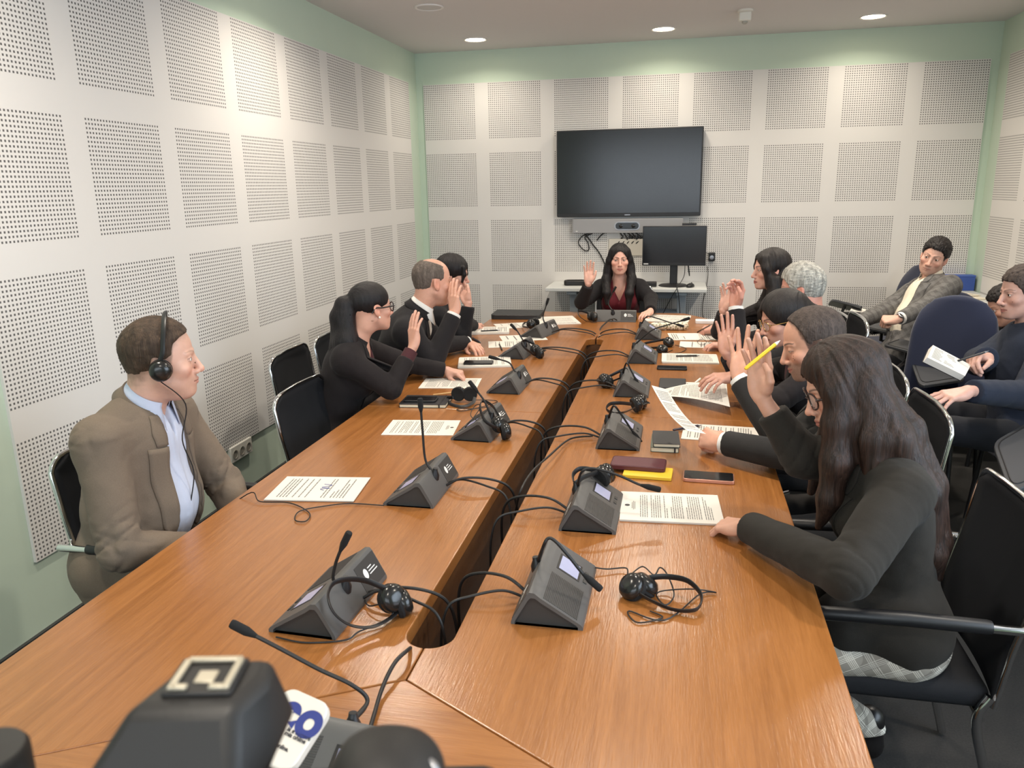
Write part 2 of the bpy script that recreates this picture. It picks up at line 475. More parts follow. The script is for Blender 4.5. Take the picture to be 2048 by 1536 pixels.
# trough under the slot
mb = MB()
for sx in (-1, 1): mb.box((sx * (sr + 0.012), 0, TZ - TH - 0.1), (0.02, SYF - SYN + 0.02, 0.2))
for sy in (SYN, SYF): mb.box((0, sy + 4.0 + (-0.012 if sy < -4 else 0.012), TZ - TH - 0.1), (0.15, 0.02, 0.2))
mb.box((0, 0, TZ - TH - 0.205), (0.15, SYF - SYN + 0.04, 0.01), 1)
mb.build('cable_trough', [M_WOOD_DARK, M_BLACKPL], table, smooth=False)
for y in (-5.95, -3.95, -1.95):
    for x in (1.38, 2.38):
        MB().box((x - SCX, y + 4.0, (TZ - TH) / 2), (0.09, 0.42, TZ - TH)).build('leg', M_WOOD_DARK, table, smooth=False, bevel=0.004)
for x in (1.20, 2.55):
    MB().box((x - SCX, 0.0, TZ - TH - 0.05), (0.03, 4.6, 0.1)).build('apron', M_WOOD_DARK, table, smooth=False)
# ================================================================== SMOOTH SURFACES (signed-distance shapes -> mesh)
def _hash(ix, iy, iz):
    h = (ix.astype(np.uint32) * np.uint32(374761393) + iy.astype(np.uint32) * np.uint32(668265263) + iz.astype(np.uint32) * np.uint32(2147483647 - 5))
    h = (h ^ (h >> np.uint32(13))) * np.uint32(1274126177)
    h = h ^ (h >> np.uint32(16))
    return (h & np.uint32(0xffff)).astype(np.float32) / 32768.0 - 1.0
def vnoise(p):
    """value noise in [-1, 1], p (..., 3)"""
    f = np.floor(p); w = (p - f).astype(np.float32); i = f.astype(np.int64) & 0xffffff
    w = w * w * (3 - 2 * w)
    x, y, z = i[..., 0], i[..., 1], i[..., 2]
    a, b, c = w[..., 0], w[..., 1], w[..., 2]
    r = 0
    for dx in (0, 1):
        for dy in (0, 1):
            for dz in (0, 1):
                k = (a if dx else 1 - a) * (b if dy else 1 - b) * (c if dz else 1 - c)
                r = r + k * _hash(x + dx, y + dy, z + dz)
    return r
def sstep(a, b, x):
    t = np.clip((x - a) / (b - a), 0, 1); return t * t * (3 - 2 * t)
def smin(a, b, k):
    if k <= 0: return np.minimum(a, b)
    h = np.maximum(k - np.abs(a - b), 0) / k
    return np.minimum(a, b) - h * h * k * 0.25
class SDF:
    def __init__(s):
        s.ops = []; s.R = np.eye(3); s.t = np.zeros(3); s.post = []
    def at(s, R=None, t=None):
        s.R = np.eye(3) if R is None else np.asarray(R, float)
        s.t = np.zeros(3) if t is None else np.asarray(t, float)
        return s
    def w(s, p): return s.R @ np.asarray(p, float) + s.t
    def _push(s, f, c, rad, k, op): s.ops.append((f, np.asarray(c, np.float32), float(rad), k, op)); return s
    def ell(s, c, r, k=0.01, op='u', R=None):
        cw = s.w(c); A = (s.R @ (np.eye(3) if R is None else np.asarray(R))).astype(np.float32); r = np.asarray(r, np.float32)
        cw32 = cw.astype(np.float32)
        def f(p):
            q = (p - cw32) @ A
            k0 = np.sqrt(((q / r) ** 2).sum(-1)); k1 = np.sqrt(((q / (r * r)) ** 2).sum(-1)) + 1e-9
            return k0 * (k0 - 1) / k1
        return s._push(f, cw, r.max(), k, op)
    def ball(s, c, r, k=0.01, op='u'):
        cw = s.w(c).astype(np.float32)
        return s._push(lambda p: np.sqrt(((p - cw) ** 2).sum(-1)) - np.float32(r), cw, r, k, op)
    def cap(s, a, b, ra, rb=None, k=0.01, op='u'):
        rb = ra if rb is None else rb
        A = s.w(a).astype(np.float32); B = s.w(b).astype(np.float32); d = B - A; L2 = max(float(d @ d), 1e-10)
        def f(p):
            q = p - A
            t = np.clip((q @ d) / np.float32(L2), 0, 1)
            return np.sqrt(((q - t[..., None] * d) ** 2).sum(-1)) - (np.float32(ra) + np.float32(rb - ra) * t)
        return s._push(f, (A + B) / 2, np.linalg.norm(d) / 2 + max(ra, rb), k, op)
    def box(s, c, h, r=0.0, k=0.01, op='u', R=None):
        cw = s.w(c).astype(np.float32); A = (s.R @ (np.eye(3) if R is None else np.asarray(R))).astype(np.float32); h = np.asarray(h, np.float32)
        def f(p):
            q = np.abs((p - cw) @ A) - (h - np.float32(r))
            return np.sqrt((np.maximum(q, 0) ** 2).sum(-1)) + np.minimum(q.max(-1), 0) - np.float32(r)
        return s._push(f, cw, np.linalg.norm(h), k, op)
    def local(s, fn, c, rad, k=0.01, op='u'):
        """fn takes points in the present local frame"""
        A = s.R.astype(np.float32); t = s.t.astype(np.float32)
        return s._push(lambda p: fn((p - t) @ A), s.w(c), rad, k, op)
    def chain(s, pts, rs, k=0.01, op='u'):
        for i in range(len(pts) - 1): s.cap(pts[i], pts[i + 1], rs[i], rs[i + 1], k if i else k, op)
        return s
    def eval(s, pts, bc, br, pad):
        """pts (B, n, 3), block centres, block radius"""
        d = np.full(pts.shape[:2], 1e3, np.float32)
        for f, c, rad, k, op in s.ops:
            near = ((bc - c) ** 2).sum(-1) < (rad + br + pad + k) ** 2
            if not near.any(): continue
            q = f(pts[near]).astype(np.float32); e = d[near]
            if op == 'u': e = smin(e, q, k)
            elif op == 's': e = -smin(-e, q, k)
            elif op == 'i': e = -smin(-e, -q, k)
            d[near] = e
        for f in s.post: d = f(pts, d)
        return d
    def mesh(s, h):
        """surface nets on a sparse grid of spacing h: vertices, quads"""
        lo = np.min([c - rad for f, c, rad, k, op in s.ops if op == 'u'], axis=0) - 0.02
        hi = np.max([c + rad for f, c, rad, k, op in s.ops if op == 'u'], axis=0) + 0.02
        H = 8 * h
        nb = np.ceil((hi - lo) / H).astype(int)
        ii = np.stack(np.meshgrid(*[np.arange(n) for n in nb], indexing='ij'), -1).reshape(-1, 3)
        cc = (lo + (ii + 0.5) * H).astype(np.float32)
        thr = 0.87 * H + 0.012
        dc = s.eval(cc[:, None, :], cc, 0.0, thr)[:, 0]
        act = np.abs(dc) < thr
        ii = ii[act]; cc = cc[act]
        g = np.arange(9); off = np.stack(np.meshgrid(g, g, g, indexing='ij'), -1).reshape(-1, 3)
        NY, NZ = nb[1] * 8 + 2, nb[2] * 8 + 2
        ids = []; vs = []; es = []
        cor = [(a, b, c) for a in (0, 1) for b in (0, 1) for c in (0, 1)]
        edges = [(i, j) for i in range(8) for j in range(i + 1, 8) if sum(abs(x - y) for x, y in zip(cor[i], cor[j])) == 1]
        for k in range(0, len(ii), 1200):
            b = ii[k:k + 1200]
            pts = (lo + ((b[:, None, :] * 8 + off[None]) * h)).astype(np.float32)
            d = s.eval(pts, cc[k:k + 1200], 0.87 * H, 0.012).reshape(-1, 9, 9, 9)
            C8 = np.stack([d[:, a:a + 8, bb:bb + 8, c:c + 8] for a, bb, c in cor], -1)
            sg = C8 < 0
            m = sg.any(-1) & ~sg.all(-1)
            w = np.argwhere(m)
            if not len(w): continue
            v = C8[m]; ss = sg[m]
            acc = np.zeros((len(w), 3)); cnt = np.zeros(len(w))
            for i, j in edges:
                x = ss[:, i] != ss[:, j]
                t = np.where(x, v[:, i] / np.where(x, v[:, i] - v[:, j], 1), 0)
                pi = np.array(cor[i], float); pj = np.array(cor[j], float)
                acc += np.where(x[:, None], pi + t[:, None] * (pj - pi), 0); cnt += x
            gi = b[w[:, 0]] * 8 + w[:, 1:]
            vs.append(lo + (gi + acc / cnt[:, None]) * h)
            ids.append((gi[:, 0].astype(np.int64) * NY + gi[:, 1]) * NZ + gi[:, 2])
            es.append(ss[:, [0, 4, 2, 1]])
        ids = np.concatenate(ids); vs = np.concatenate(vs); es = np.concatenate(es)
        o = np.argsort(ids); ids = ids[o]; vs = vs[o]; es = es[o]
        st = (NY * NZ, NZ, 1)
        quads = []
        for ax in range(3):
            u, v = st[(ax + 1) % 3], st[(ax + 2) % 3]
            e = es[:, 0] != es[:, 1 + ax]
            base = ids[e]; ins = es[e, 0]
            q = np.stack([base, base - u, base - u - v, base - v], -1)
            pos = np.clip(np.searchsorted(ids, q), 0, len(ids) - 1)
            ok = (ids[pos] == q).all(-1)
            pos = pos[ok]; ins = ins[ok]
            pos[~ins] = pos[~ins][:, ::-1]
            quads.append(pos)
        return vs, np.concatenate(quads)
def np_mesh(name, vs, quads, mats, parent=None, origin=(0, 0, 0), col=None, mi=None, relax=0):
    vs = np.asarray(vs, float)
    for _ in range(relax):                                     # a little smoothing along the surface
        acc = np.zeros_like(vs); cnt = np.zeros(len(vs))
        for a in range(4):
            for b in (1, 3):
                np.add.at(acc, quads[:, a], vs[quads[:, (a + b) % 4]]); np.add.at(cnt, quads[:, a], 1)
        vs = np.where(cnt[:, None] > 0, 0.5 * vs + 0.5 * acc / np.maximum(cnt, 1)[:, None], vs)
    me = bpy.data.meshes.new(name)
    n, m = len(vs), len(quads)
    me.vertices.add(n); me.vertices.foreach_set('co', (vs - np.asarray(origin, float)).astype(np.float32).ravel())
    me.loops.add(4 * m); me.loops.foreach_set('vertex_index', quads.astype(np.int32).ravel())
    me.polygons.add(m); me.polygons.foreach_set('loop_start', np.arange(0, 4 * m, 4, dtype=np.int32))
    me.polygons.foreach_set('use_smooth', np.ones(m, bool))
    if mi is not None: me.polygons.foreach_set('material_index', mi.astype(np.int32))
    if col is not None:
        ca = me.color_attributes.new('tint', 'FLOAT_COLOR', 'POINT')
        ca.data.foreach_set('color', np.concatenate([col, np.ones((n, 1))], 1).astype(np.float32).ravel())
    me.update(calc_edges=True); me.validate()
    o = bpy.data.objects.new(name, me); COL.objects.link(o)
    for x in (mats if isinstance(mats, (list, tuple)) else [mats]): me.materials.append(x)
    if parent is not None: o.parent = parent
    return o
# ================================================================== PEOPLE
UP = np.array((0, 0, 1.0)); DOWN = -UP
def unit(v):
    v = np.asarray(v, float); return v / np.linalg.norm(v)
def face_frame(az, pitch=0, roll=0):
    a = math.radians(az)
    B = np.array([[math.sin(a), math.cos(a), 0], [-math.cos(a), math.sin(a), 0], [0, 0, 1.0]])   # columns right, forward, up
    return B @ rotx(-math.radians(pitch)) @ roty(math.radians(roll))
def make_skin():
    m, nt, b = new_mat('skin')
    at = nt.nodes.new('ShaderNodeAttribute'); at.attribute_name = 'tint'
    tc = nt.nodes.new('ShaderNodeTexCoord')
    nz = nt.nodes.new('ShaderNodeTexNoise'); nz.inputs['Scale'].default_value = 55; nz.inputs['Detail'].default_value = 4
    nt.links.new(tc.outputs['Object'], nz.inputs['Vector'])
    mr = nt.nodes.new('ShaderNodeMapRange'); mr.inputs['To Min'].default_value = 0.9; mr.inputs['To Max'].default_value = 1.1
    nt.links.new(nz.outputs['Fac'], mr.inputs['Value'])
    vm = nt.nodes.new('ShaderNodeVectorMath'); vm.operation = 'SCALE'
    nt.links.new(at.outputs['Color'], vm.inputs[0]); nt.links.new(mr.outputs[0], vm.inputs['Scale'])
    nt.links.new(vm.outputs[0], b.inputs['Base Color'])
    b.inputs['Roughness'].default_value = 0.48
    b.inputs['Subsurface Weight'].default_value = 0.12
    b.inputs['Subsurface Radius'].default_value = (0.008, 0.003, 0.0015)
    b.inputs['Subsurface Scale'].default_value = 0.6
    n2 = nt.nodes.new('ShaderNodeTexNoise'); n2.inputs['Scale'].default_value = 420; n2.inputs['Detail'].default_value = 2
    nt.links.new(tc.outputs['Object'], n2.inputs['Vector'])
    bp = nt.nodes.new('ShaderNodeBump'); bp.inputs['Strength'].default_value = 0.18; bp.inputs['Distance'].default_value = 0.0012
    nt.links.new(n2.outputs['Fac'], bp.inputs['Height']); nt.links.new(bp.outputs[0], b.inputs['Normal'])
    return m
M_SKIN = make_skin()
def make_hair(name, c1, c2, rough=0.38):
    m, nt, b = new_mat(name)
    tc = nt.nodes.new('ShaderNodeTexCoord'); mp = nt.nodes.new('ShaderNodeMapping'); mp.inputs['Scale'].default_value = (330, 330, 14)
    nz = nt.nodes.new('ShaderNodeTexNoise'); nz.inputs['Scale'].default_value = 1; nz.inputs['Detail'].default_value = 4; nz.inputs['Distortion'].default_value = 0.4
    nt.links.new(tc.outputs['Object'], mp.inputs[0]); nt.links.new(mp.outputs[0], nz.inputs['Vector'])
    mp2 = nt.nodes.new('ShaderNodeMapping'); mp2.inputs['Scale'].default_value = (60, 60, 4)
    nz2 = nt.nodes.new('ShaderNodeTexNoise'); nz2.inputs['Scale'].default_value = 1; nz2.inputs['Detail'].default_value = 3
    nt.links.new(tc.outputs['Object'], mp2.inputs[0]); nt.links.new(mp2.outputs[0], nz2.inputs['Vector'])
    f = math_node(nt, 'MULTIPLY', nz.outputs['Fac'], nz2.outputs['Fac'])
    mr = nt.nodes.new('ShaderNodeMapRange'); mr.inputs['From Min'].default_value = 0.12; mr.inputs['From Max'].default_value = 0.42
    nt.links.new(f, mr.inputs['Value'])
    mx = nt.nodes.new('ShaderNodeMix'); mx.data_type = 'RGBA'; mx.inputs['A'].default_value = lin(c1); mx.inputs['B'].default_value = lin(c2)
    nt.links.new(mr.outputs[0], mx.inputs['Factor']); nt.links.new(mx.outputs['Result'], b.inputs['Base Color'])
    b.inputs['Roughness'].default_value = rough + 0.1; b.inputs['Specular IOR Level'].default_value = 0.3
    bp = nt.nodes.new('ShaderNodeBump'); bp.inputs['Strength'].default_value = 0.7; bp.inputs['Distance'].default_value = 0.003
    nt.links.new(nz.outputs['Fac'], bp.inputs['Height']); nt.links.new(bp.outputs[0], b.inputs['Normal'])
    return m
M_HAIR = {'black': make_hair('black_hair', (14, 12, 14), (34, 30, 32)), 'brown': make_hair('dark_brown_hair', (24, 17, 14), (62, 44, 36)),
          'dark': make_hair('very_dark_hair', (20, 17, 17), (46, 40, 38)), 'grey': make_hair('silver_grey_hair', (120, 118, 112), (205, 202, 192), 0.5),
          'midbrown': make_hair('short_brown_hair', (46, 36, 28), (86, 68, 54), 0.55), 'stub': make_hair('cropped_dark_hair', (52, 44, 40), (88, 76, 70), 0.6),
          'salt': make_hair('cropped_greying_hair', (72, 64, 58), (118, 106, 98), 0.6)}
def cloth(name, c, scale=900, rough=0.9, strength=0.4, noise=None, sheen=0.04):
    return mat(name, c, rough, spec=0.25, sheen=sheen, bump=((scale, scale, scale), strength, 0.0012), noise=noise or ((220, 220, 220), 0.14))
def make_plaid(name, base, l1, l2, cell, thin):
    """woven check: fine pale and dark lines over a grey ground"""
    m, nt, b = new_mat(name)
    tc = nt.nodes.new('ShaderNodeTexCoord'); mp = nt.nodes.new('ShaderNodeMapping'); mp.inputs['Rotation'].default_value = (0.35, 0.5, 0.3)
    nt.links.new(tc.outputs['Object'], mp.inputs[0])
    sp = nt.nodes.new('ShaderNodeSeparateXYZ'); nt.links.new(mp.outputs[0], sp.inputs[0])
    def band(ax, off, width, period):
        q = math_node(nt, 'ADD', sp.outputs[ax], 5 + off); q = math_node(nt, 'FLOORED_MODULO', q, period)
        return math_node(nt, 'LESS_THAN', q, width)
    def stripes(ax):
        fine = math_node(nt, 'MULTIPLY', band(ax, 0, thin, thin * 2), band(ax, 0, cell * 0.35, cell))
        return math_node(nt, 'MAXIMUM', fine, band(ax, cell * 0.6, thin, cell))
    s = math_node(nt, 'MAXIMUM', stripes('X'), stripes('Z'))
    d = math_node(nt, 'MULTIPLY', band('Y', 0, cell * 0.3, cell), 0.4)
    mx = nt.nodes.new('ShaderNodeMix'); mx.data_type = 'RGBA'; mx.inputs['A'].default_value = lin(base); mx.inputs['B'].default_value = lin(l1)
    nt.links.new(s, mx.inputs['Factor'])
    m2 = nt.nodes.new('ShaderNodeMix'); m2.data_type = 'RGBA'; m2.inputs['B'].default_value = lin(l2)
    nt.links.new(mx.outputs['Result'], m2.inputs['A']); nt.links.new(d, m2.inputs['Factor'])
    nt.links.new(m2.outputs['Result'], b.inputs['Base Color'])
    b.inputs['Roughness'].default_value = 0.9; b.inputs['Specular IOR Level'].default_value = 0.2
    return m
M_EYE = [mat('eye_white', (222, 214, 206), 0.25), mat('eye_iris', (62, 42, 30), 0.2), mat('eye_pupil', (10, 9, 9), 0.15)]
M_SHOE = mat('black_leather', (22, 20, 20), 0.35)

# ---- head -----------------------------------------------------------------------------------
def head_prims(S, R, E, h, fem, F):
    S.at(R, E)
    def e(c, r, k=0.012, op='u', rot=None): S.ell(np.asarray(c) * h, np.asarray(r) * h, k * h, op, rot)
    def c(a, b, ra, rb, k=0.012, op='u'): S.cap(np.asarray(a) * h, np.asarray(b) * h, ra * h, rb * h, k * h, op)
    jw = F.get('jaw', 0.94 if fem else 1.04); ch = F.get('cheek', 1.0); ns = F.get('nose', 0.9 if fem else 1.05)
    e((0, -0.012, 0.045), (0.076, 0.099, 0.082), 0.0)
    e((0, 0.028, -0.018), (0.064 * ch, 0.060, 0.085), 0.03)
    e((0, 0.034, -0.062), (0.052 * jw * ch, 0.050, 0.044), 0.02)
    c((0, -0.045, 0.005), (0, -0.036, -0.075), 0.053, 0.052, 0.03)
    for s in (-1, 1):
        c((s * 0.054 * jw, -0.004, -0.045), (s * 0.020 * jw, 0.066, -0.092), 0.017, 0.015, 0.025)
        e((s * 0.044 * ch, 0.060, -0.018), (0.021, 0.021, 0.018), 0.02)
    e((0, 0.074, -0.092), (0.021 * jw, 0.018, 0.017), 0.014)
    e((0, 0.072, -0.060), (0.031, 0.024, 0.026), 0.016)
    for s in (-1, 1):
        c((s * 0.014, 0.085, 0.026), (s * 0.044, 0.071, 0.026), 0.008, 0.006, 0.014 if fem else 0.011)
        e((s * 0.033, 0.094, 0.008), (0.017, 0.015, 0.012), 0.010, 's')
    c((0, 0.084, 0.020), (0, 0.106, -0.026), 0.0078 * ns, 0.0105 * ns, 0.010)
    e((0, 0.108, -0.031), (0.0108 * ns, 0.0115, 0.0095), 0.007)
    for s in (-1, 1):
        e((s * 0.0125 * ns, 0.095, -0.035), (0.0075 * ns, 0.011, 0.0078), 0.006)
        e((s * 0.0062, 0.104, -0.0415), (0.0035, 0.005, 0.003), 0.003, 's')
    op = F.get('eye', 0.0046)
    for s in (-1, 1):
        S.ball(np.array((s * 0.0315, 0.0745, 0.009)) * h, 0.0139 * h, 0.004 * h)
        if op > 0: e((s * 0.0318, 0.0885, 0.0085 + F.get('eyez', 0)), (0.0135, 0.011, op), 0.0015, 's')
    lw = 0.0245 + F.get('smile', 0) * 0.004; sm = F.get('smile', 0) * 0.006
    lp = 1.25 if fem else 1.0
    for s in (-1, 1):
        c((0.001 * s, 0.0965, -0.0585), (s * lw, 0.083, -0.062 + sm), 0.0042 * lp, 0.0022, 0.004)
        c((0.001 * s, 0.0945, -0.0690), (s * lw * 0.9, 0.083, -0.0635 + sm), 0.0052 * lp, 0.0022, 0.004)
        c((0, 0.1025, -0.0635), (s * lw, 0.088, -0.0630 + sm), 0.0012, 0.0016, 0.0015, 's')
    if F.get('belly_chin'): e((0, 0.035, -0.098), (0.045, 0.045, 0.024), 0.02)
    for s in (-1, 1):
        rot = rotz(s * 0.35) @ roty(s * -0.12) @ rotx(0.18)
        e((s * 0.0755, -0.006, 0.000), (0.0085, 0.0185, 0.031), 0.006, 'u', rot)
        e((s * 0.0835, -0.002, 0.004), (0.0055, 0.0105, 0.0185), 0.004, 's', rot)
        e((s * 0.0745, 0.001, -0.024), (0.006, 0.009, 0.010), 0.006)
def skin_tint(v, R, E, h, F, nails, base):
    q = ((v - E) @ R) / h
    x, y, z = q.T
    base = np.array(lin(base)[:3]); n = len(v)
    col = np.tile(base, (n, 1))
    def mixin(c, m):
        nonlocal col
        m = np.clip(m, 0, 1)[:, None]; col = col * (1 - m) + np.array(lin(c)[:3]) * m
    def g(c, r): return np.exp(-(((q - np.asarray(c)) / np.asarray(r)) ** 2).sum(1))
    red = np.array((1.10, 0.80, 0.76))
    near = (np.abs(q).max(1) < 0.16)
    blush = sum(g((s * 0.045, 0.07, -0.025), (0.022, 0.03, 0.02)) for s in (-1, 1)) * 0.55 + g((0, 0.11, -0.032), (0.014, 0.014, 0.012)) * 0.6
    blush += sum(g((s * 0.08, -0.006, 0), (0.012, 0.03, 0.035)) for s in (-1, 1)) * 0.6
    col = col * (1 - blush[:, None] * near[:, None]) + col * red * (blush[:, None] * near[:, None])
    sm = F.get('smile', 0) * 0.006
    zl = -0.0635 + sm * (np.abs(x) / 0.026) ** 2
    up = sstep(0.0030, 0.0, np.maximum(z - (zl + 0.0075 * np.clip(1 - (np.abs(x) / 0.027) ** 2, 0, 1)), 0)) * sstep(0.0030, 0.0, np.maximum((zl - 0.0090 * np.clip(1 - (np.abs(x) / 0.025) ** 2, 0, 1)) - z, 0))
    lips = up * (y > 0.078) * (np.abs(x) < 0.027) * near
    mixin(F.get('lip', (168, 96, 88)), lips * F.get('lipm', 0.75))
    mixin((70, 30, 28), np.exp(-((z - zl) / 0.0012) ** 2) * (y > 0.08) * (np.abs(x) < 0.025) * near * 0.8)
    if F.get('beard'):
        cheek = sstep(-0.030, -0.048, z - 0.25 * np.maximum(0.06 - y, 0)) * sstep(-0.05, 0.0, y) * sstep(-0.135, -0.115, z)
        mou = g((0, 0.095, -0.050), (0.026, 0.02, 0.006))
        fl = 0.9 + 0.2 * vnoise(q * 700)
        mixin(F.get('beardc', (84, 72, 66)), np.clip(np.maximum(cheek, mou) * fl, 0, 1) * F['beard'] * near * (1 - lips))
    for s in (-1, 1):                                            # brows, lash line, nostril shade is geometry
        t = np.clip((s * x - 0.012) / 0.038, 0, 1)
        bz = 0.0265 + F.get('browz', 0) + 0.007 * np.sin(t * 2.3) + (0.0 if F.get('angry') is None else -0.004 * (1 - t))
        w = (0.0042 if not F.get('thin') else 0.0026) * (1.15 - 0.75 * t)
        m = np.exp(-((z - bz) / w) ** 2 * 1.2) * (s * x > 0.010) * (s * x < 0.052) * (y > 0.05) * near
        mixin(F.get('browc', (44, 34, 30)), m * F.get('browm', 0.85))
        ex = (x - s * 0.0318) / 0.0155; op = max(F.get('eye', 0.0046), 0.001)
        lid = 0.0085 + F.get('eyez', 0) + op * np.sqrt(np.clip(1 - ex ** 2, 0, 1)) * 1.0
        m = np.exp(-((z - lid - 0.0006) / 0.0014) ** 2) * (np.abs(ex) < 1.0) * (y > 0.06) * near
        mixin((38, 28, 26), m * (0.95 if F.get('fem') else 0.7))
        low = 0.0085 + F.get('eyez', 0) - op * np.sqrt(np.clip(1 - ex ** 2, 0, 1))
        m = np.exp(-((z - low + 0.0006) / 0.0010) ** 2) * (np.abs(ex) < 1.0) * (y > 0.06) * near
        mixin((80, 54, 48), m * 0.5)
    if F.get('scalp'):                                           # cropped hair reads through the skin
        zz = np.interp(y, *F['scalp'])
        m = sstep(-0.016, 0.024, z - zz + 0.010 * vnoise(q * 45) + 0.006 * vnoise(q * 140)) * near * (0.9 + 0.12 * vnoise(q * 700))
        mixin(F.get('scalpc', (88, 76, 70)), np.clip(m, 0, 1) * F.get('scalpm', 0.7))
    for c, r in nails:
        m = np.exp(-(((v - c) ** 2).sum(1)) / (r * r))
        mixin(F.get('nailc', (214, 170, 158)), m * 0.7)
    return col

# ---- hand -----------------------------------------------------------------------------------
HAND = {   # index, middle, ring, little: (spread, curl at the knuckle, middle joint, end joint); thumb points
    'flat':  ([(5, 6, 8, 5), (1, 4, 7, 5), (-4, 6, 8, 5), (-10, 10, 10, 6)], [(0.024, 0.024, -0.010), (0.043, 0.052, -0.018), (0.053, 0.082, -0.020), (0.057, 0.107, -0.018)]),
    'tight': ([(1, 6, 8, 5), (0, 4, 7, 5), (-1, 6, 8, 5), (-3, 12, 12, 8)], [(0.022, 0.024, -0.012), (0.034, 0.053, -0.022), (0.036, 0.084, -0.022), (0.034, 0.108, -0.018)]),
    'spread': ([(13, 5, 8, 5), (3, 2, 6, 4), (-7, 4, 7, 4), (-18, 6, 8, 5)], [(0.026, 0.024, -0.008), (0.050, 0.046, -0.014), (0.070, 0.070, -0.014), (0.082, 0.092, -0.010)]),
    'rest':  ([(6, 22, 28, 16), (1, 24, 30, 16), (-4, 26, 32, 18), (-9, 28, 34, 18)], [(0.024, 0.024, -0.012), (0.042, 0.050, -0.024), (0.050, 0.076, -0.032), (0.050, 0.098, -0.036)]),
    'point': ([(3, 26, 30, 20), (0, 48, 55, 30), (-3, 56, 65, 35), (-6, 60, 66, 35)], [(0.024, 0.024, -0.014), (0.040, 0.050, -0.028), (0.044, 0.078, -0.038), (0.038, 0.098, -0.044)]),
    'pen':   ([(2, 42, 46, 24), (0, 52, 58, 30), (-2, 62, 70, 38), (-5, 68, 72, 40)], [(0.024, 0.024, -0.016), (0.040, 0.052, -0.030), (0.040, 0.080, -0.044), (0.032, 0.098, -0.056)]),
    'fist':  ([(2, 68, 84, 50), (0, 72, 88, 50), (-2, 74, 88, 50), (-5, 76, 86, 50)], [(0.024, 0.026, -0.016), (0.038, 0.054, -0.032), (0.030, 0.074, -0.046), (0.012, 0.082, -0.050)]),
    'pinch': ([(4, 48, 60, 30), (2, 30, 40, 20), (-5, 8, 12, 8), (-16, 4, 8, 6)], [(0.026, 0.024, -0.016), (0.046, 0.050, -0.034), (0.048, 0.074, -0.052), (0.036, 0.090, -0.064)]),
    'hold':  ([(3, 40, 36, 18), (0, 44, 40, 20), (-3, 50, 44, 22), (-7, 54, 46, 22)], [(0.026, 0.024, -0.018), (0.044, 0.048, -0.036), (0.044, 0.074, -0.050), (0.034, 0.096, -0.056)]),
}
def hand_prims(S, W, d, pn, side, pose, h):
    """side +1 right, -1 left; d along the fingers, pn out of the palm"""
    d = unit(d); pn = np.asarray(pn, float); pn = unit(pn - d * (pn @ d))
    X = np.cross(d, pn) * side
    R = np.stack([X, d, -pn], 1)
    S.at(R, W)
    fing, th = HAND[pose] if isinstance(pose, str) else pose
    def v(p): return np.asarray(p, float) * h
    roots = [(0.030, 0.090), (0.0095, 0.095), (-0.011, 0.091), (-0.0295, 0.082)]
    lens = [(0.043, 0.026, 0.021), (0.047, 0.030, 0.022), (0.044, 0.028, 0.021), (0.034, 0.021, 0.018)]
    wr = [0.010, 0.004, -0.005, -0.012]
    for (x, y), w in zip(roots, wr): S.cap(v((w, 0.006, 0)), v((x, y, 0.001)), 0.0145 * h, 0.0108 * h, 0.014 * h)
    S.ell(v((0, 0.050, -0.005)), v((0.034, 0.046, 0.0125)), 0.010 * h)
    S.ell(v((0.020, 0.036, -0.012)), v((0.017, 0.030, 0.014)), 0.012 * h, R=rotz(-0.45))
    S.ell(v((-0.024, 0.040, -0.010)), v((0.012, 0.034, 0.012)), 0.012 * h)
    nails = []; tips = []
    fr = [0.0092, 0.0095, 0.0090, 0.0078]
    for (x, y), L, (sp, c1, c2, c3), r in zip(roots, lens, fing, fr):
        b = np.array([math.sin(math.radians(sp)), math.cos(math.radians(sp)), 0])
        p = np.array([x, y, 0.0]); a = 0
        rr = [r * 1.06, r, r * 0.93, r * 0.80]
        for k in range(3):
            a += math.radians((c1, c2, c3)[k])
            dr = b * math.cos(a) + np.array([0, 0, -1.0]) * math.sin(a)
            q = p + dr * L[k]
            S.cap(v(p), v(q), rr[k] * h, rr[k + 1] * h, 0.006 * h if k == 0 else 0.002 * h)
            p = q
        dn = np.array([0, 0, 1.0]) * math.cos(a) + b * math.sin(a)
        nails.append((S.w(v(p - dr * 0.003 + dn * r * 0.75)), 0.0065 * h)); tips.append(S.w(v(p)))
    tr = [0.0145, 0.0125, 0.0105, 0.0085]
    for k in range(3): S.cap(v(th[k]), v(th[k + 1]), tr[k] * h, tr[k + 1] * h, 0.012 * h if k == 0 else 0.002 * h)
    tips.append(S.w(v(th[3])))
    S.at(); return nails, tips
def ik(sh, wr, l1, l2, pole):
    d = wr - sh; D = np.linalg.norm(d); u = d / D
    if D > (l1 + l2) * 0.995: f = D / ((l1 + l2) * 0.995); l1 *= f; l2 *= f
    a = (l1 * l1 - l2 * l2 + D * D) / (2 * D); hgt = math.sqrt(max(l1 * l1 - a * a, 0))
    p = np.asarray(pole, float); p = p - u * (p @ u); p = unit(p)
    return sh + u * a + p * hgt
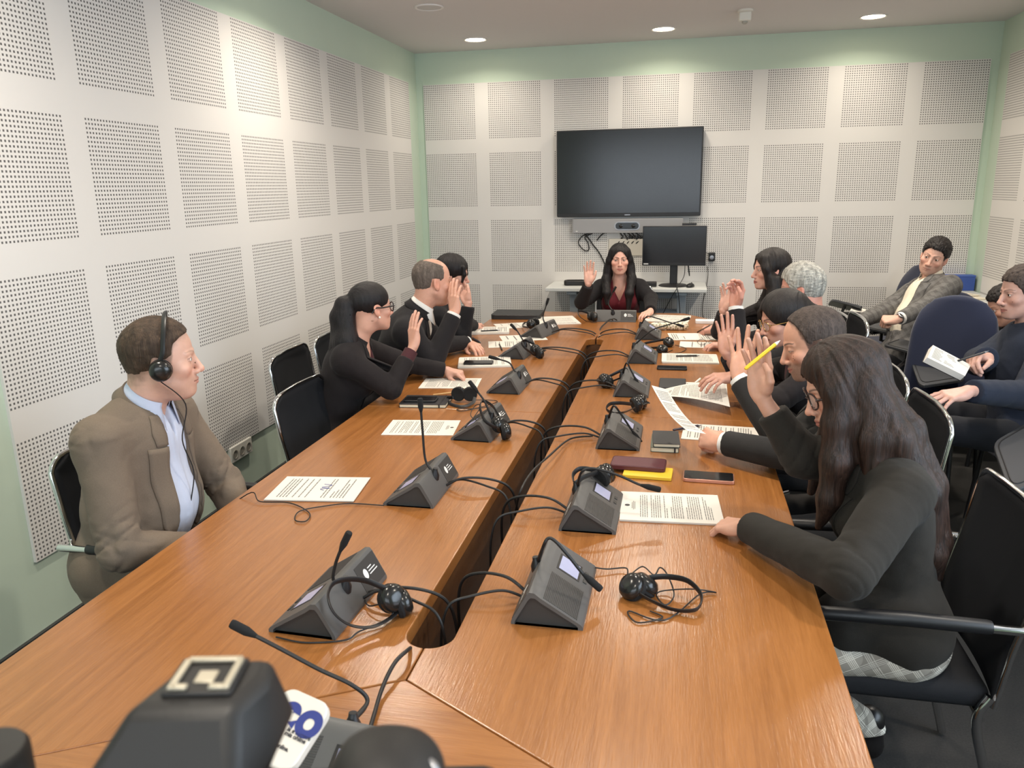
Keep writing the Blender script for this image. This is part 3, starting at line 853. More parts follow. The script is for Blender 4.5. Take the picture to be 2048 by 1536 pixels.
def fold_post(centres, amp, seed=0.0):
    """cloth creases: drawn-out ridges across the limb near each bend, plus a soft overall unevenness"""
    def f(pts, d):
        near = np.abs(d) < 0.03
        if not near.any(): return d
        p = pts[near]; e = np.zeros(len(p), np.float32)
        e += 0.0030 * vnoise(p * 13 + seed) + 0.0012 * vnoise(p * 37 + seed)
        for c, ax, r in centres:
            q = p - c.astype(np.float32); ax = ax.astype(np.float32)
            t = q @ ax; dist = np.sqrt((q ** 2).sum(-1)); k = np.exp(-(dist / r) ** 2)
            side = q - t[:, None] * ax
            n = vnoise(np.concatenate([side * 8, (t * 27 + side.sum(-1) * 9)[:, None]], 1)[:, [0, 1, 3]] + seed + 11)
            n2 = vnoise(np.concatenate([side * 14, (t * 44 - side.sum(-1) * 14)[:, None]], 1)[:, [0, 1, 3]] + seed + 31)
            e += (amp * (np.exp(-(n / 0.14) ** 2) - 0.35) + 0.5 * amp * (np.exp(-(n2 / 0.16) ** 2) - 0.35)) * k
        d = d.copy(); d[near] = d[near] + e
        return d
    return f
def torso_prims(S, R, H, Tl, off, fem, belly, w):
    S.at(R, H)
    o = off
    if fem:
        S.ell((0, 0.0, 0.02), (0.160 * w + o, 0.110 + o, 0.125 + o), 0)
        S.ell((0, 0.0, Tl * 0.40), (0.122 * w + o, 0.090 + o + belly, 0.16 + o), 0.05)
        S.ell((0, -0.003, Tl * 0.70), (0.140 * w + o, 0.098 + o, 0.15 + o), 0.05)
        for s in (-1, 1): S.ell((s * 0.068, 0.082, Tl * 0.66), (0.060 + o * 0.6, 0.052 + o * 0.6, 0.062 + o * 0.6), 0.035)
    else:
        S.ell((0, -0.002, 0.03), (0.160 * w + o, 0.112 + o + belly * 0.6, 0.13 + o), 0)
        S.ell((0, 0.005 + belly * 0.6, Tl * 0.40), (0.158 * w + o, 0.112 + o + belly, 0.18 + o), 0.05)
        S.ell((0, 0.0, Tl * 0.72), (0.176 * w + o, 0.118 + o, 0.165 + o), 0.05)
def ring_collar(N, ndir, fw, hs, grow, gap, m, root, o0, points):
    """a folded collar round the neck: stand, fold and fall (with points at the throat on a shirt)"""
    n = 40; rows = []
    cz = ndir; cy = unit(fw - cz * (fw @ cz)); cx = np.cross(cy, cz)
    for i in range(n + 1):
        t = -PI + gap + (2 * PI - 2 * gap) * i / n            # 0 at the back of the neck
        fr = abs(t) / (PI - gap)                              # 1 at the front ends
        dr = cx * math.sin(t) - cy * math.cos(t)
        r = (0.0585 + 0.004 * fr) * hs + grow
        pt = sstep(0.55, 1.0, np.array(fr)).item() if points else 0.0
        base = N + cy * 0.004
        zt = (0.060 - 0.018 * fr) if points else (0.040 - 0.024 * fr)
        fl = dr * (r + 0.013 + 0.012 * pt + (0.010 if not points else 0)) + cz * (zt - 0.036 - 0.034 * pt) + cy * 0.030 * pt
        rows.append([base + dr * (r + 0.002) + cz * (zt - 0.035), base + dr * r + cz * zt, base + dr * (r + 0.005) + cz * (zt + 0.002), base + dr * (r + 0.008) + cz * (zt - 0.012), base + fl])
    mb = MB().xf(None, -o0); k = len(rows[0])
    mb.add([p for r in rows for p in r], [(i * k + j, i * k + j + 1, (i + 1) * k + j + 1, (i + 1) * k + j) for i in range(n) for j in range(k - 1)])
    o = mb.build('shirt_collar' if points else 'collar', m, root, sharp=80)
    so = o.modifiers.new('solid', 'SOLIDIFY'); so.thickness = 0.0028 if points else 0.005; so.offset = 0
    return o
def person(sp):
    fem = sp.get('fem', False); hs = sp.get('hs', 0.94 if fem else 1.0); bs = sp.get('bs', 0.92 if fem else 1.0)
    root = thing('person', sp['label'], 'person', (*sp['H'][:2], 0), 0, sp.get('group'))
    o0 = np.array([*sp['H'][:2], 0.0])
    H = np.asarray(sp['H'], float); N = np.asarray(sp['N'], float); E = np.asarray(sp['E'], float)
    Rh = face_frame(*sp['head'])
    up = unit(N - H); Tl = np.linalg.norm(N - H)
    a = math.radians(sp['az']); fw = np.array([math.cos(a), math.sin(a), 0]); fw = unit(fw - up * (fw @ up)); rt = np.cross(fw, up)
    Rt = np.stack([rt, fw, up], 1)
    sw = sp.get('sw', 0.152 if fem else 0.180)
    F = dict(sp.get('face', {})); F['fem'] = fem
    hh = sp.get('h', 0.0028)
    # skeleton
    sh = {}; el = {}; wr = {}
    for s, k in ((1, 'R'), (-1, 'L')):
        A = sp[k]
        sh[k] = np.asarray(A['sh'], float) if 'sh' in A else H + Rt @ np.array([s * sw, -0.010, Tl - (0.075 if fem else 0.082)])
        wr[k] = np.asarray(A['wr'], float)
        el[k] = np.asarray(A['el'], float) if 'el' in A else ik(sh[k], wr[k], 0.285 * bs, 0.255 * bs, A.get('pole', -up))
    # body: one continuous skin surface
    S = SDF()
    head_prims(S, Rh, E, hs, fem, F)
    nb = E + Rh @ (np.array((0, -0.028, -0.055)) * hs)
    S.at()
    S.cap(nb, N + up * 0.005 - fw * 0.005, (0.049 if fem else 0.056) * hs, (0.051 if fem else 0.060) * hs, 0.022)
    S.cap(N + up * 0.0, N - up * 0.16 + fw * 0.012, 0.058 * bs, 0.075 * bs, 0.03)
    if fem: S.ell(N - up * 0.10 + fw * 0.018, (0.085, 0.068, 0.10), 0.03, R=Rt)
    S.cap(N - up * 0.12, H, 0.065, 0.075, 0.03)
    nails = []; tips = {}
    for s, k in ((1, 'R'), (-1, 'L')):
        A = sp[k]
        S.at(); S.cap(N - up * 0.07, sh[k], 0.04, 0.035, 0.02); S.cap(sh[k], el[k], 0.036, 0.034, 0.02); S.cap(el[k], wr[k], 0.035, 0.0235 * bs, 0.02)
        if 'd' in A:
            n_, t_ = hand_prims(S, wr[k], A['d'], A['pn'], s, A.get('pose', 'rest'), sp.get('hand', 0.93 if fem else 1.03))
            nails += n_; tips[k] = t_
    vs, q = S.mesh(hh)
    col = skin_tint(vs, Rh, E, hs, F, nails, sp.get('skin', (206, 160, 138)))
    np_mesh('body', vs, q, M_SKIN, root, o0, col=col)
    # eyes
    gz = sp.get('gaze', (0, 0))
    for s in (-1, 1):
        c = E + Rh @ (np.array((s * 0.0315, 0.0745, 0.009)) * hs)
        Rg = Rh @ rotz(-math.radians(gz[0])) @ rotx(math.radians(gz[1]))
        mb = MB(); r = 0.0126 * hs; prof = [0, 10, 20, 28, 40, 60, 90, 130, 175]; vv = []; ff = []; n = 20
        rings = []
        for a_ in prof[1:]:
            t = math.radians(a_); rings.append([(r * math.sin(t) * math.cos(2 * PI * i / n), r * math.cos(t), r * math.sin(t) * math.sin(2 * PI * i / n)) for i in range(n)])
        mb.xf(Rg, c - o0)
        mb.add([(0, r, 0)] + rings[0], [(0, 1 + (i + 1) % n, 1 + i) for i in range(n)], 2)
        for j in range(len(rings) - 1):
            mb.add(rings[j] + rings[j + 1], [(i, (i + 1) % n, n + (i + 1) % n, n + i) for i in range(n)], 1 if prof[j + 2] <= 28 else 0)
        mb.build('eye', M_EYE, root, sharp=180)
    # top garment(s)
    Gs = sp['top']
    jm = Gs['m']; off = Gs.get('off', 0.016); sr = Gs.get('sr', (0.066, 0.053, 0.041)); sr = [x * bs for x in sr]
    S = SDF(); torso_prims(S, Rt, H, Tl, off, fem, sp.get('belly', 0), sp.get('w', 1.0)); S.at()
    low = Gs.get('low', 0.10)
    S.cap(sh['R'], sh['L'], 0.062 * bs, 0.062 * bs, 0.05)
    for s, k in ((1, 'R'), (-1, 'L')):
        S.cap(N - up * 0.018 - fw * 0.016, sh[k] + up * 0.004, 0.046 * bs + off * 0.3, 0.050 * bs + off * 0.3, 0.045)
    if low:
        for s in (-1, 1): S.cap(H + rt * s * 0.075 + UP * Gs.get('lowz', 0), H + rt * s * 0.09 + np.array([math.cos(a), math.sin(a), 0]) * low - UP * (0.012 - Gs.get('lowz', 0)), 0.098 * bs, 0.092 * bs, 0.05)
    S.at()                                                    # neck opening
    ndir = unit(nb - N)
    S.cap(N - ndir * 0.005, N + ndir * 0.10, Gs.get('neck', 0.060 * hs), 0.10, 0.008, 's')
    V = Gs.get('V')
    def to_loc(p): return (p - H.astype(np.float32)) @ Rt.astype(np.float32)
    if V:
        def vf(q):
            dep = Tl - q[..., 2]; hw = np.interp(dep, V[0], V[1]).astype(np.float32)
            return np.maximum(np.maximum(np.abs(q[..., 0] - Gs.get('vx', 0)) - hw, 0.01 - q[..., 1]) * 0.9, dep - V[0][-1])
        S.at(Rt, H); S.local(vf, (0, 0.12, Tl * 0.55), 0.42, 0.004, 's'); S.at()
    cutat = {}
    for s, k in ((1, 'R'), (-1, 'L')):
        we = wr[k] - unit(wr[k] - el[k]) * sp[k].get('cuff', Gs.get('cuff', 0.012))
        S.cap(sh[k], el[k], sr[0], sr[1], 0.030); S.cap(el[k], we, sr[1], sr[2], 0.012); cutat[k] = we
    for s, k in ((1, 'R'), (-1, 'L')):                       # flat sleeve ends
        ax = unit(wr[k] - el[k]); we = cutat[k]
        S.local(lambda p, ax=ax.astype(np.float32), we=we.astype(np.float32): np.maximum(-((p - we) @ ax), np.sqrt(((p - we) ** 2).sum(-1)) - 0.09), we, 0.09, 0.004, 's')
    S.at()
    if Gs.get('front', True) and V:
        def seam(pts, d):
            near = np.abs(d) < 0.03
            if not near.any(): return d
            q = to_loc(pts[near]); dep = Tl - q[..., 2]
            e = 0.006 * np.exp(-((q[..., 0] - Gs.get('vx', 0) - 0.01) / 0.005) ** 2) * (q[..., 1] > 0) * (dep > V[0][-1] - 0.01)
            d = d.copy(); d[near] = d[near] + e.astype(np.float32); return d
        S.post.append(seam)
    S.post.append(fold_post([(el['R'], unit(el['R'] - sh['R']), 0.10), (el['L'], unit(el['L'] - sh['L']), 0.10), (sh['R'], unit(el['R'] - sh['R']), 0.07), (sh['L'], unit(el['L'] - sh['L']), 0.07), (H + up * 0.12 + fw * 0.1, up, 0.12)], Gs.get('fold', 0.0045), float(sum(H[:2]) * 3)))
    vs, q = S.mesh(Gs.get('h', 0.0065))
    jo = np_mesh(Gs.get('name', 'jacket'), vs, q, jm, root, o0, relax=1)
    lw = Gs.get('lapel', 0.065)
    if V and lw:
        from mathutils.bvhtree import BVHTree
        bv = BVHTree.FromPolygons([tuple(x) for x in vs], [tuple(x) for x in q])
        Vb = V[0][-1]; vx = Gs.get('vx', 0)
        def strip(sd, deps, x0s, x1s, lift, nm):
            rows = []
            for dep, xa, xb in zip(deps, x0s, x1s):
                row = []
                for j in range(6):
                    x = vx + sd * (xa + (xb - xa) * j / 5)
                    og = H + Rt @ np.array([x, 0.20, Tl - dep])
                    hp, nn, _, _ = bv.ray_cast(Vector(og), Vector(-fw), 0.6)
                    if hp is None or (Rt.T @ (np.array(hp) - H))[1] < 0.02: break
                    row.append(np.array(hp) + np.array(nn) * lift + fw * lift * 0.6)
                if len(row) == 6: rows.append(row)
            if len(rows) < 3: return
            mb = MB().xf(None, -o0); k = 6; n = len(rows)
            mb.add([p for r in rows for p in r], [(i * k + j, i * k + j + 1, (i + 1) * k + j + 1, (i + 1) * k + j) if sd < 0 else (i * k + j, (i + 1) * k + j, (i + 1) * k + j + 1, i * k + j + 1) for i in range(n - 1) for j in range(k - 1)])
            o = mb.build(nm, jm, root, sharp=80)
            so = o.modifiers.new('solid', 'SOLIDIFY'); so.thickness = 0.0045; so.offset = 1
        nd = Gs.get('notch', 0.092)
        hwf = lambda dd: np.interp(dd, V[0], V[1])
        for sd in (-1, 1):
            dd = np.linspace(0.0, nd, 12); strip(sd, dd, hwf(dd) + 0.003, hwf(dd) + np.interp(dd, (0, nd * 0.6, nd), (0.42 * lw, 0.7 * lw, 0.62 * lw)), 0.003, 'collar')
            dd = np.linspace(nd + 0.004, Vb - 0.005, 26); strip(sd, dd, hwf(dd) + 0.003, hwf(dd) + np.interp(dd, (nd, nd + 0.03, nd + (Vb - nd) * 0.55, Vb), (1.0 * lw, 0.95 * lw, 0.68 * lw, 0.10 * lw)), 0.003, 'lapel')
        ring_collar(N, ndir, fw, hs, 0.010, math.radians(48), jm, root, o0, False)
    if Gs.get('ring'): ring_collar(N, ndir, fw, hs, 0.008, math.radians(40), jm, root, o0, False)
    # cuffs of the shirt sleeves
    if Gs.get('cuffs'):
        for k in Gs['cuffs']:
            if 'd' not in sp[k]: continue
            ax = unit(wr[k] - el[k]); c0 = cutat[k] - ax * 0.02; c1 = cutat[k] + ax * Gs.get('cufflen', 0.016)
            rr = sr[2] * 0.86
            MB().xf(None, -o0).tube([c0, c1, c1, c0], [rr, rr * 0.98, rr * 0.90, rr * 0.90], 28, cap=False).build('shirt_cuff', Gs.get('cuffm', M_SHIRTW), root)
    I = sp.get('inner')
    if I:
        S = SDF(); torso_prims(S, Rt, H, Tl, off - I.get('in', 0.012), fem, sp.get('belly', 0) , sp.get('w', 1.0)); S.at()
        S.cap(N - up * 0.005, N - up * 0.09 + fw * 0.015, 0.060 * hs, 0.085, 0.03)
        for s, k in ((1, 'R'), (-1, 'L')): S.cap(N - up * 0.01 - fw * 0.012, sh[k] - up * 0.02, 0.045 * bs, 0.035 * bs, 0.04)
        S.cap(N + ndir * I.get('neckd', 0.0), N + ndir * 0.10, I.get('neck', 0.054 * hs), 0.085, 0.006, 's')
        if I.get('V'):
            VI = I['V']
            def vi(q):
                dep = Tl - q[..., 2]; hw = np.interp(dep, VI[0], VI[1]).astype(np.float32)
                return np.maximum(np.maximum(np.abs(q[..., 0]) - hw, 0.01 - q[..., 1]) * 0.9, dep - VI[0][-1])
            S.at(Rt, H); S.local(vi, (0, 0.12, Tl * 0.7), 0.4, 0.004, 's'); S.at()
        S.post.append(fold_post([(H + up * 0.2 + fw * 0.1, rt, 0.16)], 0.003, 9.0))
        if I.get('placket'):
            def pl(pts, d):
                near = np.abs(d) < 0.02
                if not near.any(): return d
                q = to_loc(pts[near]); e = 0.0028 * (np.abs(q[..., 0] - 0.004) < 0.017) * (q[..., 1] > 0)
                d = d.copy(); d[near] = d[near] - e.astype(np.float32); return d
            S.post.append(pl)
        vs, q = S.mesh(I.get('h', 0.006))
        np_mesh(I.get('name', 'shirt'), vs, q, I['m'], root, o0)
        if I.get('collar'):
            ring_collar(N, ndir, fw, hs, 0.0, math.radians(I.get('gap', 26)), I['m'], root, o0, True)
    # trousers and shoes
    B = sp['low']
    S = SDF(); S.at(Rt, H); S.ell((0, -0.01, -0.01), (0.158, 0.118, 0.115), 0); S.at()
    fl_ = np.array([math.cos(a), math.sin(a), 0]); rl = np.array([math.sin(a), -math.cos(a), 0])
    kn = B.get('knee', 0.43)
    legs = []
    for s in (-1, 1):
        hj = H + rl * s * 0.088 - np.array((0, 0, 0.02))
        K = np.array([*(H + fl_ * kn + rl * s * (0.10 + B.get('splay', 0)))[:2], B.get('kz', 0.50)])
        if B.get('K'): K = np.asarray(B['K'][0 if s < 0 else 1], float)
        A = np.array([*(K + fl_ * B.get('shin', 0.02))[:2], 0.10]) if not B.get('A') else np.asarray(B['A'][0 if s < 0 else 1], float)
        S.cap(hj, K, 0.092 * bs, 0.064 * bs, 0.05); S.cap(K, A, 0.062 * bs, 0.050 * bs, 0.02); legs.append((K, A))
        ax = unit(A - K)
    S.post.append(fold_post([(K, unit(K - H), 0.12) for K, A in legs], 0.004, 2.0))
    for K, A in legs:
        S.local(lambda p, A=A.astype(np.float32): np.maximum(p[..., 2] - A[2], np.sqrt(((p - A) ** 2).sum(-1)) - 0.1), A, 0.1, 0.003, 's')
    vs, q = S.mesh(B.get('h', 0.009))
    np_mesh(B.get('name', 'trousers'), vs, q, B['m'], root, o0)
    for K, A in legs:
        S = SDF(); fd = np.array(B.get('foot', fl_), float)
        S.cap(A + (0, 0, 0.03), A - (0, 0, 0.045), 0.042, 0.040, 0); S.cap(A - np.array((0, 0, 0.058)), A + fd * 0.15 - np.array((0, 0, 0.065)), 0.038, 0.031, 0.03)
        S.box(A - np.array((0, 0, 0.10 + 0.098)), (0.4, 0.4, 0.1), 0, 0.002, 's')
        vs, q = S.mesh(0.006)
        np_mesh('shoe', vs, q, B.get('shoem', M_SHOE), root, o0)
    # hair
    if sp.get('hair'):
        hr = sp['hair']; S = SDF(); hair_prims(S, Rh, E, hs, hr, Rt, N)
        vs, q = S.mesh(hr.get('h', 0.0032))
        np_mesh('hair', vs, q, M_HAIR[hr['c']], root, o0, relax=hr.get('relax', 0))
    return dict(root=root, o0=o0, H=H, N=N, E=E, Rh=Rh, Rt=Rt, Tl=Tl, hs=hs, sh=sh, el=el, wr=wr, tips=tips, up=up, fw=fw, rt=rt)
def hair_prims(S, R, E, h, hr, Rt, N):
    S.at(R, E); t = hr.get('t', 0.008); tt = hr.get('top', t)
    kind = hr['kind']
    def e(c, r, k=0.012, op='u', rot=None): S.ell(np.asarray(c) * h, np.asarray(r) * h, k * h, op, rot)
    e((0, -0.014, 0.045), (0.077 + t, 0.100 + t, 0.083 + t), 0)
    if tt > t: e((0, -0.002, 0.060 + tt - t), (0.070 + t, 0.080 + t, 0.066 + t), 0.02)
    if kind == 'short':
        e((0, -0.046, 0.0), (0.056 + t, 0.054 + t, 0.060), 0.02)
        ys, zs = hr.get('line', ((-0.12, -0.055, -0.026, -0.016, 0.010, 0.016, 0.034, 0.045, 0.060, 0.074, 0.12), (-0.052, -0.050, -0.035, 0.022, 0.024, -0.012, -0.010, 0.030, 0.052, 0.072, 0.075)))
        ys = np.array(ys); zs = np.array(zs)
        S.local(lambda p: ((np.interp(p[..., 1] / h, ys, zs) * h - p[..., 2]) * 0.75).astype(np.float32), (0, 0, 0), 0.3, 0.006 * h, 'i')
        if hr.get('bald'):
            for c, r in hr['bald']: e(c, r, 0.010, 's')
    else:
        # face opening: an arch at the front
        w0 = hr.get('open', 0.058); zt = hr.get('hairline', 0.075); yb = hr.get('yb', 0.028); xo = hr.get('xo', 0.0)
        def face(p):
            q = p / h
            x = q[..., 0] - xo
            arch = np.sqrt((x / w0) ** 2 + ((q[..., 2] + 0.03) / (zt + 0.03)) ** 2) - 1.0
            arch = np.where(q[..., 2] < -0.03, np.abs(x) / w0 - 1.0, arch)
            return (np.maximum(arch * w0, (yb - q[..., 1])) * h).astype(np.float32)
        # below the ears the cap ends
        zc = hr.get('cut', -0.045)
        S.local(lambda p: (zc * h - p[..., 2]).astype(np.float32), (0, 0, 0), 0.35, 0.01, 'i')
        S.at(R, E)
        for pts, rs in hr.get('locks_h', []):
            S.chain([np.asarray(p) * h for p in pts], [r * h for r in rs], 0.022)
        S.local(face, (0, 0.09 * h, 0), 0.16 * h, 0.006 * h, 's')
        if hr.get('ears'):
            for s in (-1, 1): e((s * 0.088, 0.004, -0.004), (0.022, 0.026, 0.036), 0.008, 's')
    S.at()
    for pts, rs in hr.get('locks', []): S.chain([np.asarray(p, float) for p in pts], rs, 0.024)
    S.at(R, E)
    for pts, rs in hr.get('locks_late', []): S.chain([np.asarray(p) * h for p in pts], [r * h for r in rs], hr.get('lk', 0.012))
    S.at()
    A = hr.get('amp', 0.0022); E32 = np.asarray(E, np.float32); R32 = np.asarray(R, np.float32)
    pole = np.asarray(hr.get('pole', (0, -0.03, 0.13)), np.float32) * h
    def strands(pts, d):
        near = np.abs(d) < 0.02
        if not near.any(): return d
        q = (pts[near] - E32) @ R32
        if kind == 'short':
            cb = hr.get('comb', (150, 60, 110)); n = A * (vnoise(q * np.array(cb, np.float32)) + 0.5 * vnoise(q * np.array(cb, np.float32) * 1.9 + 7))
        else:
            qq = q - pole
            ph = np.arctan2(qq[..., 0], qq[..., 1] + 0.0)
            rr = np.sqrt((qq ** 2).sum(-1))
            # strands run away from the parting over the cap, then hang straight down
            w = pts[near] - E32
            k = sstep(0.02, -0.06, w[..., 2])
            a1 = np.stack([ph * 9, rr * 9, np.zeros_like(ph)], -1); a2 = np.stack([w[..., 0] * 75, w[..., 1] * 75, w[..., 2] * 4], -1)
            n = A * ((1 - k) * vnoise(a1) + k * vnoise(a2)) + 0.45 * A * ((1 - k) * vnoise(a1 * 2.3 + 5) + k * vnoise(a2 * 2.1 + 5))
        d = d.copy(); d[near] = d[near] + n.astype(np.float32)
        return d
    S.post.append(strands)
def glasses(pr, rim, mrim, shape='round', rr=0.021, tr=0.0013, dz=0.0, mtemple=None):
    """spectacles on a person's face: rims, bridge, temples and lenses"""
    h = pr['hs']; o0 = pr['o0']
    mb = MB().xf(pr['Rh'], pr['E'] - o0); ml = MB().xf(pr['Rh'], pr['E'] - o0)
    for s in (-1, 1):
        c = np.array((s * 0.0335, 0.0985, 0.004 + dz)) * h; loop = []
        for i in range(24):
            a = 2 * PI * i / 24; k = 1.0
            if shape == 'cat': k = 1.0 + 0.16 * max(0, math.cos(a - math.radians(40 if s > 0 else 140))) ** 3
            x = math.cos(a) * rr * h * 1.12 * k; z = math.sin(a) * rr * h * 0.92 * k
            loop.append(c + (x, -0.004 * h * (abs(math.cos(a)) * (1 if math.cos(a) * s > 0 else 0)) * 2, z))
        mb.tube(loop, tr, 8, closed=True)
        ml.add(loop, [tuple(range(24))]); ml.add([p - np.array((0, 0.001, 0)) for p in loop], [tuple(range(23, -1, -1))])
        e = c + np.array((s * rr * 1.14 * h, -0.006 * h, 0.006 * h))
        mb.tube(catmull([e, e + np.array((s * 0.010, -0.008, 0.002)) * h, (s * 0.080 * h, 0.02 * h, 0.010 * h + dz * h), (s * 0.082 * h, -0.012 * h, 0.012 * h + dz * h), (s * 0.078 * h, -0.035 * h, -0.012 * h)], 5), tr * 1.1, 8)
    mb.tube(catmull([np.array((-0.0115, 0.099, 0.008 + dz)) * h, np.array((0, 0.104, 0.0105 + dz)) * h, np.array((0.0115, 0.099, 0.008 + dz)) * h], 5), tr, 8)
    g = mb.build('glasses', mrim, pr['root'])
    ml.build('lens', M_LENS, g)
    return g
M_LENS = mat('clear_lens', (255, 255, 255), 0.03, spec=0.5, alpha=0.12)
M_SHIRTW = cloth('white_shirt', (228, 226, 222), 700, 0.8, 0.2, ((90, 90, 90), 0.02))
# ------------------------------------------------------------------ the people, one by one
C_TAN = cloth('taupe_wool_blazer', (112, 99, 86), 650, 0.9, 0.5, ((300, 300, 300), 0.18))
C_SHIRTB = cloth('pale_blue_shirt', (196, 204, 224), 900, 0.8, 0.2, ((60, 60, 60), 0.03))
C_BLACK = cloth('black_suit_cloth', (33, 31, 33)); C_BLACK2 = cloth('soft_black_cloth', (35, 31, 32), 500)
C_CHAR = cloth('dark_olive_blazer_cloth', (42, 39, 35), 700, 0.9, 0.4)
C_SUIT = cloth('charcoal_suit_cloth', (43, 41, 40))
C_BURG = cloth('burgundy_blouse_cloth', (100, 30, 40), 500, 0.7); C_PLUM = cloth('plum_blouse_cloth', (74, 42, 46), 600)
C_NAVYJ = cloth('navy_jacket_cloth', (38, 44, 58), 500, 0.9, 0.6)
C_GREYP = make_plaid('grey_check_blazer_cloth', (92, 90, 88), (116, 114, 112), (70, 68, 68), 0.045, 0.0025)
C_PLAID = make_plaid('glen_check_trousers_cloth', (150, 144, 134), (212, 206, 194), (96, 90, 84), 0.042, 0.0022)
C_CREAM = cloth('cream_white_shirt', (226, 216, 196), 800, 0.8, 0.2, ((60, 60, 60), 0.03))
C_JEANS = cloth('dark_trouser_cloth', (36, 37, 42)); C_KNIT = cloth('black_knit', (33, 32, 34), 300, 0.95, 0.7)
def tipdir(a, b): return unit(np.asarray(b, float) - np.asarray(a, float))
UP = np.array((0, 0, 1.0)); DOWN = -UP
PEOPLE = {}

# 1 - man with headphones, left foreground
E_ = P(322, 722, 2.42)
PEOPLE['headphones'] = person(dict(label='man in a taupe blazer and pale blue shirt wearing black headphones', H=(0.66, -5.22, 0.56), N=E_ + np.array((-0.066, -0.018, -0.132)), E=E_, az=4, head=(33, 2, 2), hs=1.03, h=0.0024,
    face=dict(jaw=1.08, cheek=1.07, belly_chin=1, beard=0.28, beardc=(150, 112, 96), eye=0.0052, browm=0.45, browc=(96, 74, 60), lip=(176, 108, 98), lipm=0.5, scalp=((-0.12, -0.06, -0.03, 0.012, 0.030, 0.040, 0.056, 0.078, 0.12), (-0.06, -0.055, -0.02, -0.01, -0.004, 0.055, 0.074, 0.082, 0.082)), scalpc=(96, 78, 64), scalpm=0.7),
    skin=(214, 170, 150), gaze=(0, 0), belly=0.045, w=1.06, sw=0.19,
    R=dict(wr=(0.985, -5.25, 0.655), el=(0.845, -5.45, 0.735), d=(0.8, 0.5, -0.2), pn=(0, 0, -1), pose='rest'),
    L=dict(wr=(1.00, -5.06, 0.655), el=(0.86, -4.93, 0.735), d=(0.8, -0.5, -0.2), pn=(0, 0, -1), pose='rest'),
    top=dict(m=C_TAN, off=0.020, sr=(0.073, 0.062, 0.046), V=((0.0, 0.06, 0.20, 0.34, 0.50), (0.050, 0.056, 0.068, 0.076, 0.090)), vx=-0.005, lapel=0.070, fold=0.011, h=0.0055, name='blazer', cuffs=('R', 'L'), cuffm=C_SHIRTB),
    inner=dict(m=C_SHIRTB, collar=True, placket=True, V=((0.0, 0.05, 0.09), (0.022, 0.012, 0.0)), gap=24), low=dict(m=C_TAN),
    hair=dict(kind='short', c='midbrown', t=0.0022, top=0.0085, amp=0.0016, line=((-0.12, -0.06, -0.028, -0.016, 0.008, 0.016, 0.030, 0.038, 0.056, 0.078, 0.12), (-0.066, -0.058, -0.030, 0.022, 0.026, 0.000, 0.008, 0.062, 0.078, 0.088, 0.088)))))

# 2 - woman with a ponytail, raising her hand
E_ = P(742, 617, 3.72)
wR = P(826, 695, 3.74); wL = T(893, 741, 0.80)
PEOPLE['ponytail'] = person(dict(label='woman in black with a long black ponytail and dark framed glasses, right hand raised', fem=True, H=(0.74, -3.84, 0.55), N=E_ + np.array((-0.066, -0.035, -0.140)), E=E_, az=14, head=(48, 0, 0), hs=0.97,
    face=dict(thin=1, eye=0.0044, lip=(150, 84, 80)), skin=(206, 158, 138),
    R=dict(wr=wR, el=(1.10, -3.90, 0.83), d=tipdir(wR, P(829, 618, 3.76)), pn=(0.5, 0.86, 0), pose='tight', cuff=0.07),
    L=dict(wr=wL, el=(1.02, -3.46, 0.85), d=tipdir(wL, T(925, 748, 0.79)), pn=(0, 0, -1), pose='point'),
    top=dict(m=C_BLACK2, off=0.022, sr=(0.066, 0.056, 0.043), V=((0.0, 0.05, 0.16, 0.34), (0.058, 0.058, 0.038, 0.0)), lapel=0.05, cuff=0.012, neck=0.064, low=0.1, cuffs=('R',), cuffm=C_PLUM, cufflen=0.05),
    inner=dict(m=C_PLUM, V=((0.0, 0.05, 0.12), (0.06, 0.05, 0.0)), neck=0.066, name='blouse'), low=dict(m=C_BLACK),
    hair=dict(kind='long', c='black', t=0.006, cut=-0.062, open=0.060, hairline=0.078, yb=0.034, ears=True, amp=0.0012, pole=(0, -0.10, 0.05),
              locks=[([E_ + Rx for Rx in (np.array((-0.070, -0.070, 0.030)), np.array((-0.100, -0.085, 0.028)), np.array((-0.122, -0.085, -0.03)), np.array((-0.130, -0.075, -0.18)), np.array((-0.130, -0.075, -0.34)), np.array((-0.130, -0.09, -0.48)))], (0.030, 0.036, 0.044, 0.054, 0.054, 0.034)),
                     ([E_ + np.array((-0.090, -0.09, -0.02)), E_ + np.array((-0.088, -0.11, -0.14)), E_ + np.array((-0.08, -0.13, -0.34))], (0.042, 0.055, 0.05))])))
glasses(PEOPLE['ponytail'], 'b', M_BLACKPL, 'cat', 0.0240, 0.0030)
_p = PEOPLE['ponytail']
MB().ball(_p['E'] + _p['Rh'] @ np.array((0.078, 0.004, -0.034)) - _p['o0'], 0.0055, 12).build('earring', mat('pearl', (236, 230, 220), 0.2), _p['root'])
MB().ball(_p['E'] + np.array((-0.090, -0.105, 0.012)) - _p['o0'], (0.010, 0.008, 0.022), 14).build('hair_clip', mat('pearl', (236, 230, 220), 0.2), _p['root'])

